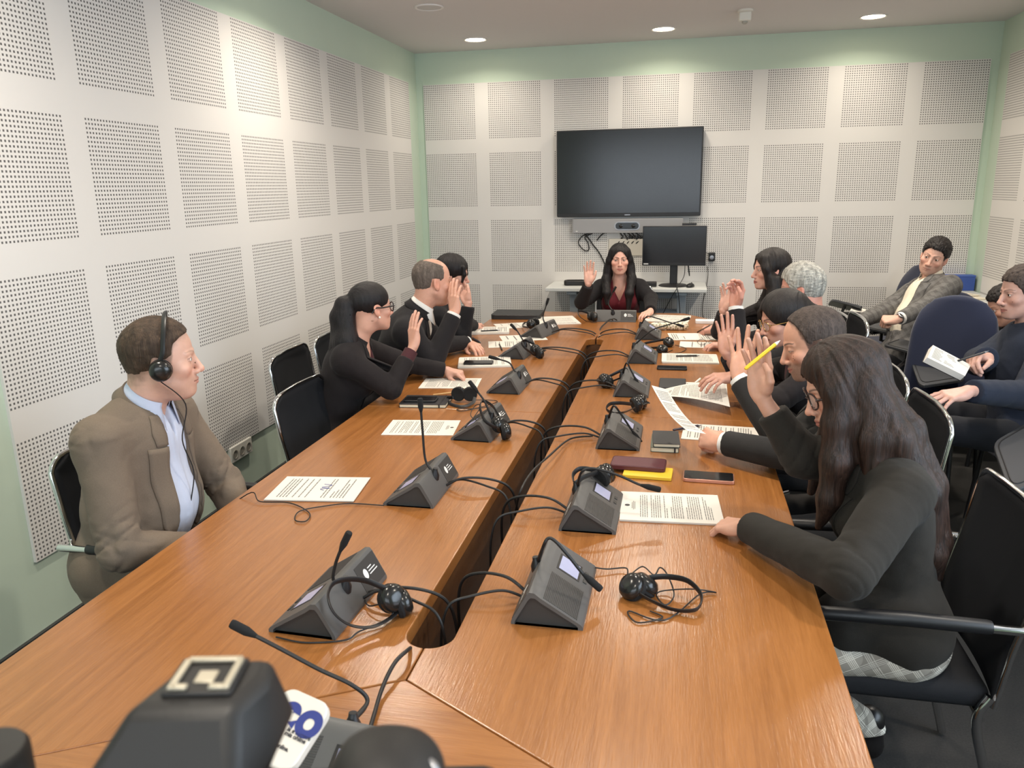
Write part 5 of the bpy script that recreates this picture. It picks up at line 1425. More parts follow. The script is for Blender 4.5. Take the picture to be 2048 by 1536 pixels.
mic_unit('R6', (2.214, -2.055), 180, 'farthest microphone unit on the right in front of the floral pouch', uv_px([(1282, 642), (1294, 633), (1312, 636), (1340, 645), (1368, 653)], 1, -2.07))
pa, pb = T(655, 1436, 0.835), T(729, 1461, 0.835)
mic_unit('N', ((pa[0] + pb[0]) / 2 - 0.02, (pa[1] + pb[1]) / 2 - 0.035), 84, 'microphone unit half hidden behind the video camera, neck stretched to the left', uv_px([(747, 1446), (735, 1402), (704, 1370), (637, 1338), (560, 1297), (500, 1266), (461, 1246)], 1, -6.10), cables=False)
# its cable comes over the table from the slot's near end
tag(MB().tube(catmull([T(822, 1297, 0.70), T(818, 1298, 0.775), T(790, 1325, 0.785), T(765, 1375, 0.775), T(748, 1430, 0.77), T(735, 1475, 0.77)], 8), 0.0042, 8).build('cable', M_RUBBER), 'black cable curling out of the near end of the table slot', 'cable')
tag(MB().tube(catmull([T(1030, 1030, 0.66), T(1040, 985, 0.78), T(1063, 945, 0.80), T(1098, 912, 0.79), T(1140, 878, 0.775), T(1185, 872, 0.77)], 8), 0.0038, 8).build('cable', M_RUBBER), 'grey cable arching from the slot towards the third right microphone unit', 'cable')

# ================================================================== HEADSETS
def ear_cup(mbs, c, nrm, r=0.036):
    nrm = unit(nrm)
    mbs[0].lathe([(0.010, 0.020), (r * 0.72, 0.017), (r * 0.95, 0.008), (r, -0.002), (r * 0.96, -0.006)], 22, c=c, axis=nrm)
    mbs[1].lathe([(r * 0.95, -0.006), (r * 1.02, -0.012), (r * 0.92, -0.020), (r * 0.5, -0.018), (0.004, -0.016)], 22, c=c, axis=nrm)
def headset(label, cups, band, cable=None, r=0.034, bandr=0.0052, kids=True):
    """cups: [(centre, outward normal), ...]; band and cable: points; all in world metres"""
    o = np.asarray(cups[0][0], float).copy(); o[2] = min(q[0][2] for q in cups) - 0.03
    t = thing('headset', label, 'headset', o, 0, 'interpretation headsets')
    bm_ = MB().xf(None, -o).tube(catmull(band, 6), bandr, 10, flat=(0.55, 1.5)).build('headband', M_BLACKPL, t)
    for c, nr in cups:
        A = MB().xf(None, -o); B = MB().xf(None, -o); ear_cup((A, B), np.asarray(c, float), nr, r)
        e = A.build('ear_cup', M_GLOSSBLK, t); B.build('ear_pad', M_FOAM, e)
    if cable is not None: MB().xf(None, -o).tube(catmull(cable, 7), 0.0019, 6).build('cable', M_RUBBER, t)
    return t
M_GLOSSBLK = mat('glossy_black_plastic', (30, 29, 28), 0.22)
def tz(*a): return [T(u, v, z) for u, v, z in a]
def loops(c, r, n=3, seed=1, h=0.012):
    q = random.Random(seed); out = []
    for k in range(n * 6 + 1):
        a = k * PI / 3 + q.uniform(-0.3, 0.3); s = r * q.uniform(0.6, 1.25)
        out.append(np.array(c) + np.array((math.cos(a) * s * 1.3, math.sin(a) * s, h + q.uniform(-0.006, 0.010))))
    return out
headset('headset with glossy cups wrapped round the neck of the nearest left microphone unit', [(T(786, 1196, 0.81), (0.8, -0.5, 0.4)), (T(806, 1204, 0.79), (0.7, 0.5, 0.2))],
        tz((780, 1182, 0.83), (738, 1163, 0.85), (700, 1158, 0.865), (668, 1166, 0.868), (656, 1192, 0.855), (668, 1226, 0.825), (700, 1250, 0.79), (742, 1254, 0.775), (778, 1238, 0.775), (796, 1222, 0.78)),
        tz((552, 1274, 0.765), (610, 1285, 0.763), (690, 1280, 0.763), (720, 1262, 0.765), (775, 1240, 0.77), (792, 1200, 0.80), (740, 1212, 0.775), (735, 1190, 0.77), (800, 1180, 0.80), (812, 1215, 0.77)))
headset('headset draped over the third left microphone unit', [(T(1000, 848, 0.82), (0.8, -0.4, 0.4)), (T(1012, 862, 0.795), (0.8, 0.3, 0.1))],
        tz((998, 832, 0.84), (985, 812, 0.855), (966, 802, 0.865), (960, 815, 0.86), (968, 838, 0.845), (982, 850, 0.825), (1004, 860, 0.80)),
        tz((930, 855, 0.80), (945, 838, 0.84), (962, 812, 0.86), (950, 812, 0.85), (944, 835, 0.83), (1000, 858, 0.80)))
headset('headset with a bundled cable on the microphone unit before the balding man', [(T(1072, 700, 0.80), (0.8, -0.5, 0.3)), (T(1080, 706, 0.79), (0.7, 0.4, 0.1))],
        tz((1068, 688, 0.83), (1052, 681, 0.85), (1043, 684, 0.855), (1050, 696, 0.83), (1066, 708, 0.79)), loops(T(1078, 706, 0.775), 0.030, 3, 3))
headset('headset lying behind the farthest left microphone unit', [(T(1062, 648, 0.80), (0, -1, 0.2)), (T(1070, 645, 0.80), (0, 1, 0.2))],
        tz((1056, 655, 0.79), (1045, 652, 0.775), (1052, 645, 0.775), (1072, 648, 0.80)))
headset('headset standing on its band beside the notebook, two round ear pads facing the camera', [(T(918, 787, 0.80), (0.1, 1, 0)), (T(940, 787, 0.80), (-0.25, 1, 0))],
        tz((906, 795, 0.79), (894, 797, 0.775), (902, 808, 0.768), (925, 813, 0.768), (945, 806, 0.775), (950, 795, 0.79)),
        tz((950, 800, 0.77), (975, 800, 0.765), (995, 803, 0.765), (970, 812, 0.765), (925, 822, 0.765), (915, 818, 0.765), (950, 817, 0.765), (990, 812, 0.77)))
headset('open headset with a tangled cable lying in the light on the right near the camera', [(T(1263, 1172, 0.79), (-0.55, -0.45, 0.7)), (T(1291, 1168, 0.785), (0.5, 0.2, 0.75))],
        tz((1296, 1156, 0.79), (1330, 1153, 0.795), (1372, 1160, 0.80), (1398, 1182, 0.79), (1403, 1202, 0.78), (1390, 1220, 0.775), (1350, 1220, 0.77), (1310, 1205, 0.775), (1270, 1183, 0.785)),
        tz((1190, 1135, 0.775), (1215, 1138, 0.77), (1252, 1136, 0.77), (1258, 1150, 0.78), (1285, 1133, 0.79), (1308, 1150, 0.79), (1320, 1135, 0.80), (1335, 1150, 0.79), (1348, 1190, 0.77), (1330, 1210, 0.766), (1315, 1185, 0.77), (1380, 1178, 0.78), (1432, 1185, 0.766), (1400, 1188, 0.766), (1330, 1240, 0.764), (1258, 1222, 0.764), (1275, 1245, 0.764), (1325, 1235, 0.764), (1300, 1222, 0.764)))
headset('headset hung behind the screen of the second right microphone unit', [(T(1205, 952, 0.83), (0.5, 0.8, 0.2)), (T(1216, 946, 0.82), (0.8, 0.3, 0.3))],
        tz((1200, 944, 0.85), (1178, 938, 0.86), (1158, 938, 0.858), (1146, 950, 0.85), (1150, 966, 0.845), (1166, 955, 0.855), (1196, 944, 0.85)))
headset('headset with a bundled cable behind the microphone unit of the bearded man', [(T(1274, 808, 0.80), (0.8, 0.4, 0.3)), (T(1284, 804, 0.79), (0.9, -0.2, 0.2))],
        tz((1262, 808, 0.82), (1240, 806, 0.845), (1220, 808, 0.85), (1213, 818, 0.845), (1226, 826, 0.84), (1250, 824, 0.82), (1268, 816, 0.80)), loops(T(1278, 812, 0.775), 0.030, 4, 5))
headset('headset bundled on the centre side of the fourth right microphone unit', [(T(1206, 760, 0.80), (-0.8, -0.4, 0.3)), (T(1214, 764, 0.79), (0.2, -0.9, 0.2))],
        tz((1216, 754, 0.81), (1236, 744, 0.83), (1252, 738, 0.84), (1256, 748, 0.83), (1240, 756, 0.81), (1220, 764, 0.79)), loops(T(1208, 764, 0.775), 0.030, 4, 8))
headset('headset lying between the two farthest right microphone units', [(T(1338, 684, 0.79), (0.5, -0.5, 0.7)), (T(1325, 698, 0.78), (0.3, -0.3, 0.9))],
        tz((1334, 678, 0.80), (1312, 682, 0.79), (1290, 687, 0.78), (1286, 694, 0.775), (1300, 696, 0.775), (1320, 695, 0.785)), tz((1350, 690, 0.765), (1372, 697, 0.764), (1360, 705, 0.764), (1330, 708, 0.764), (1345, 700, 0.764)))
headset('headset standing beside the microphone unit at the head of the table', [(T(1180, 632, 0.80), (-1, 0.1, 0)), (T(1190, 634, 0.80), (1, 0.1, 0))],
        tz((1176, 626, 0.82), (1163, 622, 0.84), (1156, 625, 0.84), (1160, 634, 0.81), (1172, 642, 0.775)))
# headphones worn by the man on the left, with the cable down his shirt to the microphone unit
p1 = PEOPLE['headphones']; Rh, E1, h1 = p1['Rh'], p1['E'], p1['hs']
def hw(x, y, z): return E1 + Rh @ (np.array((x, y, z)) * h1)
band = [hw(0.088, 0.002, 0.02)] + [hw(0.094 * math.cos(a), 0.010 + 0.012 * math.sin(a), 0.035 + 0.112 * math.sin(a)) for a in np.linspace(0.1, PI - 0.1, 11)] + [hw(-0.088, 0.002, 0.02)]
N1 = p1['N']; Rt1 = p1['Rt']; H1 = p1['H']; T1 = p1['Tl']
def ch(x, dep, y): return H1 + Rt1 @ np.array((x, y, T1 - dep))
headset('black headphones worn by the man in the taupe blazer, cable down his shirt', [(hw(0.094, 0.002, -0.008), Rh @ np.array((1, 0, 0))), (hw(-0.094, 0.002, -0.008), Rh @ np.array((-1, 0, 0)))], band,
        [hw(0.094, 0.0, -0.04), hw(0.07, 0.06, -0.12), ch(0.02, 0.08, 0.150), ch(-0.005, 0.18, 0.185), ch(0.0, 0.27, 0.192), ch(0.006, 0.35, 0.190), ch(-0.02, 0.42, 0.19)] +
        [T(495, 988, 0.775), T(520, 1003, 0.768), T(580, 1006, 0.765), T(618, 1025, 0.765), T(612, 1042, 0.765), T(590, 1040, 0.765), T(600, 1022, 0.766), T(650, 1012, 0.765), T(700, 1007, 0.765), T(768, 1011, 0.766)], r=0.033, bandr=0.0055)

# ================================================================== PAPERS
def sheet(name, label, corners, up, thick=0.002, seed=0, lines=(30, 0.8), crest=False, cat='paper', group=None, lift=None, margin=0.11, tone=None, sig=False):
    """a sheet or stapled stack: corners bl, tl, tr, br seen from the reader (tl, tr at the page's top), world points"""
    bl, tl, tr, br = [np.asarray(p, float) for p in corners]
    o = (bl + tr) / 2; q = random.Random(seed); mb = MB().xf(None, -o)
    nu, nv = 8, 12
    def at(a, b, h=0.0):
        p = bl * (1 - a) * (1 - b) + br * a * (1 - b) + tr * a * b + tl * (1 - a) * b
        bend = 0.0 if lift is None else lift(a, b)
        return p + np.array((0, 0, h + bend))
    lay = max(1, min(4, int(thick / 0.0022)))
    for k in range(lay):
        z0, z1 = thick * k / lay, thick * (k + 1) / lay - 0.0003
        dx, dy = (q.uniform(-0.004, 0.004), q.uniform(-0.004, 0.004)) if k < lay - 1 else (0, 0)
        vs = []
        for z in (z0, z1):
            for i in range(nu + 1):
                for j in range(nv + 1): vs.append(at(i / nu, j / nv, z) + np.array((dx, dy, 0)))
        W = nv + 1; n = (nu + 1) * W; fs = []
        for i in range(nu):
            for j in range(nv):
                a = i * W + j; fs.append((a, a + 1, a + W + 1, a + W)); fs.append((n + a, n + a + W, n + a + W + 1, n + a + 1))
        for i in range(nu):
            a = i * W; fs.append((a, a + W, n + a + W, n + a)); a = i * W + nv; fs.append((a, n + a, n + a + W, a + W))
        for j in range(nv):
            fs.append((j, n + j, n + j + 1, j + 1)); a = nu * W + j; fs.append((a, a + 1, n + a + 1, n + a))
        mb.add(vs, fs)
    zt = thick + 0.0003; cnt, dens = lines; b = 0.93
    def bar(a0, a1, b0, b1, mi): mb.add([at(a0, b0, zt), at(a1, b0, zt), at(a1, b1, zt), at(a0, b1, zt)], [(0, 1, 2, 3)], mi)
    if crest:
        cx = 0.5; ring = [at(cx + 0.030 * math.cos(t) * 1.2, 0.93 + 0.026 * math.sin(t), zt) for t in np.linspace(0, 2 * PI, 18, endpoint=False)]
        mb.add(ring, [tuple(range(18))], 2); b = 0.885
        for w in (0.22, 0.30, 0.26): bar(0.5 - w / 2, 0.5 + w / 2, b - 0.006, b, 1); b -= 0.014
        b -= 0.02
    step = (b - 0.08) / cnt
    for k in range(cnt):
        if q.random() > dens: b -= step; continue
        a0 = margin; a1 = 1 - margin
        if q.random() < 0.22: a1 = q.uniform(0.35, 0.85)
        x = a0
        while x < a1 - 0.02:                                   # words
            w = q.uniform(0.03, 0.10); bar(x, min(x + w, a1), b - step * 0.34, b, 1); x += w + 0.014
        b -= step
    if sig:
        c = [at(0.40 + 0.25 * s + 0.02 * math.sin(9 * s), 0.42 + 0.05 * math.sin(14 * s), zt + 0.001) for s in np.linspace(0, 1, 24)]
        mb.tube(c, 0.0008, 5, 3)
    o_ = mb.build(name, [tone or M_PAPER, M_INK, M_INKD, mat('blue_ink', (70, 84, 150), 0.6)], loc=tuple(o), smooth=False)
    return tag(o_, label, cat, group)
def a4(cx, cy, ang, w=0.210, h=0.297, z=TZ + 0.0004):
    """corners of a flat page: ang = heading of the page's top in degrees"""
    u = np.array((math.cos(math.radians(ang)), math.sin(math.radians(ang)), 0)); r = np.array((u[1], -u[0], 0)); c = np.array((cx, cy, z))
    return [c - r * w / 2 - u * h / 2, c - r * w / 2 + u * h / 2, c + r * w / 2 + u * h / 2, c + r * w / 2 - u * h / 2]
G = 'papers on the conference table'
sheet('paper_stack', 'stapled pages with a blue scribble in front of the headphone man', a4(1.242, -4.98, 187, z=TZ + 0.0004), 0, 0.006, 1, (24, 0.62), group=G, sig=True)
sheet('paper_sheet', 'printed page with a crest lying between two left chairs, by the empty chair', a4(1.365, -4.255, 7), 0, 0.002, 2, (30, 0.85), True, group=G)
sheet('paper_sheet', 'printed page under the pointing hand of the ponytail woman', a4(1.27, -3.495, 7), 0, 0.002, 3, (32, 0.9), False, group=G)
sheet('paper_stack', 'blue edged stack of pages under a black phone', a4(1.33, -3.00, 14, 0.25, 0.297), 0, 0.010, 4, (26, 0.8), False, group=G)
sheet('paper_sheet', 'plain looking page with a pen before the balding man', a4(1.368, -2.44, 14), 0, 0.0015, 5, (20, 0.5), False, group=G)
sheet('paper_sheet', 'page slid under the farthest left microphone unit', a4(1.40, -2.22, 20), 0, 0.0009, 6, (10, 0.4), False, group=G)
sheet('paper_stack', 'thick stapled stack with a pen on it beside the bob haired woman', a4(1.12, -2.02, 12, 0.22, 0.28), 0, 0.016, 7, (22, 0.6), False, group=G)
sheet('paper_sheet', 'loose page behind the thick stack near the black folder', a4(1.26, -1.76, 25), 0, 0.003, 8, (18, 0.5), False, group=G)
sheet('paper_stack', 'spread white pages left of the head of the table microphone unit', a4(1.52, -1.52, -72, 0.30, 0.36), 0, 0.005, 9, (14, 0.4), False, group=G)
sheet('paper_stack', 'white pages under the left hand of the woman at the head of the table', a4(2.33, -1.36, -95, 0.32, 0.30), 0, 0.006, 10, (12, 0.4), False, group=G)
sheet('paper_stack', 'crested stack of pages under the hand of the long haired woman', a4(2.398, -4.95, 183, 0.225, 0.305), 0, 0.006, 11, (34, 0.9), True, group=G)
sheet('paper_sheet', 'printed pages below the held sheet of the bearded man', a4(2.585, -4.155, 176), 0, 0.003, 12, (26, 0.85), False, group=G)
sheet('paper_sheet', 'printed page tilted up by the hand of the woman with gold glasses', [T(1450, 764, 0.84), T(1330, 778, 0.775), T(1318, 792, 0.768), T(1460, 814, 0.80)], 0, 0.0012, 13, (34, 0.9), True, group=G, lift=lambda a, b: 0.012 * math.sin(PI * (1 - b)))
sheet('paper_sheet', 'page beneath the tilted page of the woman with gold glasses', a4(2.50, -3.42, 178), 0, 0.002, 14, (24, 0.7), False, group=G)
sheet('paper_stack', 'blue bordered stack of pages with a black pen across it', a4(2.475, -2.76, 181, 0.23, 0.31), 0, 0.009, 15, (32, 0.85), False, group=G)
sheet('paper_sheet', 'page being written on by the silver haired man', a4(2.50, -2.06, 186, 0.24, 0.30), 0, 0.002, 16, (18, 0.45), False, group=G)
sheet('paper_sheet', 'sheet with spectacles lying on it near the silver haired man', a4(2.55, -2.33, 178, 0.19, 0.26), 0, 0.0015, 17, (12, 0.4), False, group=G)
hb = PEOPLE['bearded']['tips']['L']
A_, B_ = P(1303, 771, 2.95), P(1334, 779, 3.10); C_, D_ = P(1412, 868, 2.76), P(1375, 862, 2.60)
sheet('paper_sheet', 'sheet held up edge on by the bearded man', [D_, A_, B_, C_], 0, 0.0010, 18, (28, 0.8), False, group=G, lift=lambda a, b: -0.022 * math.sin(PI * b))

# ================================================================== THINGS ON THE TABLE
def slab(name, label, cat, px, size, th, ang, m, r=0.006, z=TZ, pz=None, extra=None, group=None):
    c = px if len(px) == 3 else T(px[0], px[1], z + th * 0.5)
    t = thing(name, label, cat, (c[0], c[1], z + 0.0004), math.radians(ang), group)
    MB().prism(rbox(size, r), 0, th).build('body', m, t, bevel=min(0.002, th * 0.25))
    return t
def phone(label, px, ang, z=TZ, case=None, size=(0.152, 0.075), th=0.009):
    t = slab('phone', label, 'phone', px, size, th, ang, case or M_BLACKPL, 0.010, z)
    MB().prism(rbox((size[0] - 0.006, size[1] - 0.006), 0.008), th - 0.0002, th + 0.0008).build('screen', M_SCREEN, t, smooth=False)
    return t
def notebook(label, px, size, th, ang, m, z=TZ, strap=True, pages=(226, 216, 190)):
    c = T(px[0], px[1], z + th * 0.5)
    t = thing('notebook', label, 'notebook', (c[0], c[1], z + 0.0004), math.radians(ang))
    MB().prism(rbox((size[0] - 0.006, size[1] - 0.006), 0.005), 0.0015, th - 0.0015).build('pages', mat('cream_pages', pages, 0.8), t, smooth=False)
    for z0, z1 in ((0, 0.0015), (th - 0.0015, th)): MB().prism(rbox(size, 0.007), z0, z1).build('cover', m, t, smooth=False)
    if strap: MB().box((size[0] * 0.36, 0, th / 2), (0.006, size[1] + 0.002, th + 0.002)).build('elastic_band', M_BLACKPL, t)
    return t
def pen(label, a, b, m, r=0.0045, tip=True, m2=None):
    a = np.asarray(a, float); b = np.asarray(b, float); d = unit(b - a); L = np.linalg.norm(b - a); o = a
    t = thing('pen', label, 'pen', a, 0)
    MB().lathe([(r * 0.6, 0), (r, 0.004), (r, L * 0.86)], 14, axis=d).build('barrel', m, t)
    MB().lathe([(r, L * 0.86), (r * 0.85, L * 0.9), (0.0009, L)], 14, axis=d).build('tip', m2 or M_BRUSH, t)
    return t
M_COVER = mat('black_notebook_cover', (30, 30, 34), 0.5); M_GREENISH = mat('grey_green_notebook_cover', (88, 92, 80), 0.55)
notebook('black notebook with cream pages lying under a phone left of the standing headset', (852, 803), (0.22, 0.165), 0.016, 5, M_COVER)
phone('black phone on the closed black notebook', (842, 799), 5, TZ + 0.0165)
pen('wooden pen lying across the notebook and headset', T(866, 790, 0.768), T(914, 784, 0.772), mat('light_wood', (190, 150, 96), 0.5))
phone('black phone on the blue edged stack of pages', (957, 725), 8, TZ + 0.0105, size=(0.165, 0.078))
pen('small dark pen on the page by the balding man', T(1004, 700, 0.7645), T(998, 687, 0.7645), M_BLACKPL)
pen('thin pen on the thick stapled stack beside the bob haired woman', T(962, 662, 0.781), T(1000, 660, 0.781), M_BLACKPL)
pen('dark blue pen beside the cuff of the balding man', T(945, 676, 0.766), T(962, 686, 0.766), mat('navy_pen', (36, 38, 70), 0.4), 0.006)
t = slab('portfolio', 'black leather portfolio at the far left end of the table', 'folder', (1036, 629), (0.38, 0.27), 0.035, 2, mat('black_leather_grain', (34, 36, 38), 0.55, bump=((300, 300, 300), 0.5, 0.001)), 0.03)
MB().tube([(x, y, 0.030) for x, y in rbox((0.376, 0.266), 0.03, 6)], 0.004, 6, closed=True).build('zip_edge', M_BLACKPL, t)
M_WALLET = mat('burgundy_leather', (84, 36, 44), 0.5, bump=((260, 260, 260), 0.4, 0.001))
slab('pencil_case', 'flat yellow pouch peeking out below the burgundy wallet', 'pouch', (1296, 946), (0.165, 0.10), 0.012, -3, mat('yellow_plastic', (226, 188, 50), 0.5), 0.006)
t = slab('wallet', 'burgundy leather wallet on the yellow pouch', 'wallet', (1277, 928), (0.19, 0.10), 0.016, -3, M_WALLET, 0.014, TZ + 0.0125)
MB().tube([(x, y, 0.016) for x, y in rbox((0.184, 0.094), 0.012, 4)], 0.0008, 5, closed=True).build('stitching', mat('dark_thread', (60, 24, 30), 0.7), t)
phone('glossy phone in a rose gold case by the crested stack', (1417, 955), -2, TZ, mat('rose_gold_case', (196, 140, 118), 0.3, 0.4), (0.168, 0.082), 0.012)
notebook('grey green notebook with cream pages under the black one, right of the bearded man\'s microphone', (1330, 886), (0.105, 0.175), 0.018, 0, M_GREENISH)
notebook('small black notebook lying on the grey green one', (1332, 878), (0.10, 0.165), 0.014, 3, M_COVER, TZ + 0.0185, strap=False)
phone('dark phone below the blue bordered stack', (1344, 736), 0, TZ, size=(0.16, 0.072), th=0.010)
pen('black pen across the blue bordered stack', T(1352, 712, 0.776), T(1400, 711, 0.776), M_BLACKPL, 0.005)
pen('dark pen between the notebooks and the bearded man\'s pages', T(1346, 860, 0.768), T(1404, 850, 0.770), mat('purple_black_pen', (44, 36, 52), 0.35), 0.005)
slab('folder', 'black folder under the pages of the woman with gold glasses', 'folder', (1345, 768), (0.13, 0.20), 0.012, 0, M_COVER, 0.01)
pen('white pen behind the tilted page', T(1390, 766, 0.775), T(1402, 756, 0.785), M_WHITEPL, 0.005)
t = slab('tissue_pack', 'white tissue pack behind the writing hand of the silver haired man', 'tissues', (1415, 643), (0.17, 0.085), 0.022, 2, mat('glossy_white_wrap', (236, 236, 238), 0.3), 0.015)
MB().prism(rbox((0.06, 0.02), 0.008), 0.0215, 0.0225).build('label', mat('pale_blue_print', (190, 200, 220), 0.4), t, smooth=False)
c = T(1338, 654, 0.78); t = thing('pencil_case', 'floral fabric pouch behind the farthest right microphone unit', 'pouch', (c[0], c[1], TZ), math.radians(4))
def make_floral():
    m, nt, b = new_mat('floral_fabric'); tc = nt.nodes.new('ShaderNodeTexCoord'); vo = nt.nodes.new('ShaderNodeTexVoronoi'); vo.inputs['Scale'].default_value = 70
    nt.links.new(tc.outputs['Object'], vo.inputs['Vector']); cr = nt.nodes.new('ShaderNodeValToRGB'); e = cr.color_ramp.elements
    e[0].color = lin((110, 84, 60)); e[1].color = lin((224, 214, 196)); e[1].position = 0.5; x = e.new(0.25); x.color = lin((128, 124, 84))
    nt.links.new(vo.outputs['Distance'], cr.inputs[0]); nt.links.new(cr.outputs[0], b.inputs['Base Color']); b.inputs['Roughness'].default_value = 0.9
    return m
S = SDF(); S.cap((-0.105, 0, 0.026), (0.105, 0, 0.026), 0.026, 0.027, 0); S.post.append(lambda p, d: d + 0.004 * vnoise(p * 40)); v_, q_ = S.mesh(0.005)
np_mesh('pouch', v_, q_, make_floral(), t); MB().tube([(-0.10, 0, 0.052), (0.0, 0.002, 0.0535), (0.10, 0, 0.052)], 0.0022, 6).build('zipper', M_BRUSH, t)
t = thing('eyeglasses', 'thin dark spectacles lying on the sheet near the silver haired man', 'glasses', T(1415, 690, TZ + 0.004))
o = T(1415, 690, TZ + 0.004); mb = MB().xf(None, -o)
for cx in (-0.034, 0.034): mb.tube([o + np.array((cx + 0.026 * math.cos(a), 0.0, 0.018 + 0.018 * math.sin(a))) for a in np.linspace(0, 2 * PI, 16, endpoint=False)], 0.0012, 6, closed=True)
mb.tube([o + np.array((-0.008, 0, 0.02)), o + np.array((0.008, 0, 0.02))], 0.0012, 6); mb.build('rims', M_BLACKPL, t)
for s in (-1, 1): MB().xf(None, -o).tube(catmull([o + np.array((s * 0.060, 0, 0.022)), o + np.array((s * 0.062, 0.08, 0.012)), o + np.array((s * 0.058, 0.135, 0.0))], 5), 0.0012, 6).build('temple', M_BLACKPL, t)
# pens in hands
pr = PEOPLE['long_hair']
pen('yellow pen held against the raised palm of the long haired woman', P(1490, 738, 2.13), P(1560, 681, 2.16), mat('yellow_pen', (238, 196, 40), 0.35), 0.0052, m2=M_WHITEPL)
pen('dark pen in the writing hand of the silver haired man', T(1395, 664, 0.762), T(1425, 648, 0.87), M_BLACKPL)
pen('black pen in the hand of the man in the navy jacket', P(1915, 722, 3.43), P(1978, 702, 3.42), M_BLACKPL)
# jewellery worn
def bracelet(pr, k, m, name, r, w, back=0.012, n=24):
    ax = unit(pr['wr'][k] - pr['el'][k]); c = pr['wr'][k] - ax * back - pr['o0']; x, y, _ = frame(ax)
    return MB().tube([c + r * (math.cos(a) * x + math.sin(a) * y) for a in np.linspace(0, 2 * PI, n, endpoint=False)], w, 8, closed=True).build(name, m, pr['root'])
bracelet(PEOPLE['long_hair'], 'L', mat('gold_metal', (205, 165, 95), 0.25, 1.0), 'bracelet', 0.0255, 0.0028, 0.004)
pg = PEOPLE['grey_blazer']
bracelet(pg, 'L', M_BLACKPL, 'watch_strap', 0.028, 0.005, 0.0)
ax = unit(pg['wr']['L'] - pg['el']['L']); wn = unit(np.array((-0.25, -0.75, 0.6))); wn = unit(wn - ax * (wn @ ax)); wc = pg['wr']['L'] + wn * 0.028 - pg['o0']
w_ = MB().lathe([(0.021, -0.003), (0.021, 0.005), (0.018, 0.007)], 22, c=wc, axis=wn).build('watch', M_BRUSH, pg['root'])
MB().lathe([(0.0175, 0.0068), (0.0175, 0.0074), (0.002, 0.0076)], 22, c=wc, axis=wn).build('watch_dial', mat('dark_dial', (40, 42, 46), 0.3), w_)
# ================================================================== CONFERENCE CHAIRS
def chair(label, x, y, az, top=0.95, arms=True, group='black mesh chairs with chrome frames round the conference table'):
    t = thing('conference_chair', label, 'chair', (x, y, 0), math.radians(az), group)
    W = 0.235; b0, b1 = -0.235, -0.31
    def bx(z): return b0 + (b1 - b0) * sstep(0.42, top, np.array(z)).item()
    # backrest: a softly dished mesh panel with rounded top corners
    mb = MB(); n, m = 12, 14; vs = []
    for k in range(m + 1):
        z = 0.46 + (top - 0.46) * k / m; w = W
        if z > top - 0.06: w = W - 0.06 + math.sqrt(max(0.06 ** 2 - (z - top + 0.06) ** 2, 0))
        for i in range(n + 1):
            u = -1 + 2 * i / n; vs.append((bx(z) - 0.022 * (1 - u * u) + 0.0, w * u, z))
    fs = [(k * (n + 1) + i, k * (n + 1) + i + 1, (k + 1) * (n + 1) + i + 1, (k + 1) * (n + 1) + i) for k in range(m) for i in range(n)]
    mb.add(vs, fs); o = mb.build('backrest', M_MESHBLK, t, sharp=80); s = o.modifiers.new('solid', 'SOLIDIFY'); s.thickness = 0.012; s.offset = 0
    zc = top - 0.06
    path = [(bx(0.44), -W, 0.44), (bx(0.6), -W - 0.004, 0.6), (bx(0.75), -W - 0.004, 0.75), (bx(zc), -W - 0.004, zc)]
    path += [(bx(top) - 0.002, -W + 0.06 - 0.064 * math.cos(a), zc + 0.064 * math.sin(a)) for a in np.linspace(0.3, PI / 2, 5)]
    path += [(bx(top) - 0.012, -0.1, top + 0.004), (bx(top) - 0.018, 0, top + 0.004)]
    path = path + [(p[0], -p[1], p[2]) for p in reversed(path[:-1])]
    MB().tube(path, 0.0085, 10).build('back_frame', M_CHROME, t)
    # seat
    S = SDF(); S.box((0.0, 0, 0.452), (0.235, 0.225, 0.034), 0.030, 0); v, q = S.mesh(0.008); np_mesh('seat', v, q, M_MESHBLK, t)
    # cantilever frame
    for s in (-1, 1):
        MB().tube(catmull([(bx(0.44) + 0.01, s * 0.235, 0.47), (-0.20, s * 0.238, 0.40), (-0.235, s * 0.242, 0.25), (-0.30, s * 0.245, 0.012)], 6), 0.0125, 12).build('leg', M_CHROME, t)
        MB().tube(catmull([(0.12, s * 0.225, 0.425), (0.19, s * 0.238, 0.38), (0.21, s * 0.242, 0.2), (0.235, s * 0.245, 0.012)], 6), 0.0125, 12).build('leg', M_CHROME, t)
        if arms:
            br = catmull([(bx(0.68) + 0.0, s * 0.240, 0.66), (bx(0.68) - 0.01, s * 0.262, 0.675), (bx(0.68) + 0.02, s * 0.272, 0.68), (0.20, s * 0.272, 0.685)], 6)
            a_ = MB().tube(br, 0.0115, 12).build('armrest', M_CHROME, t)
            MB().tube([(-0.19, s * 0.272, 0.684), (-0.18, s * 0.272, 0.684), (0.0, s * 0.272, 0.688), (0.20, s * 0.272, 0.684), (0.22, s * 0.272, 0.680)], [0.016, 0.018, 0.019, 0.018, 0.010], 12, flat=(1, 1)).build('arm_pad', M_BLACKPL, a_)
    MB().tube([(-0.21, -0.238, 0.405), (-0.21, 0.238, 0.405)], 0.010, 10).build('stretcher', M_CHROME, t)
    return t
chair('mesh chair of the headphone man, top corner showing behind his shoulder', 0.85, -5.10, 0, 0.95)
chair('empty mesh chair pushed in beside the ponytail woman', 1.09, -4.17, 0, 0.90, False)
chair('mesh chair behind the ponytail woman, back turned to the perforated wall', 0.77, -3.62, 4, 0.94, False)
chair('mesh chair of the balding man, hidden behind the ponytail woman', 0.72, -3.02, 0, 0.92, False)
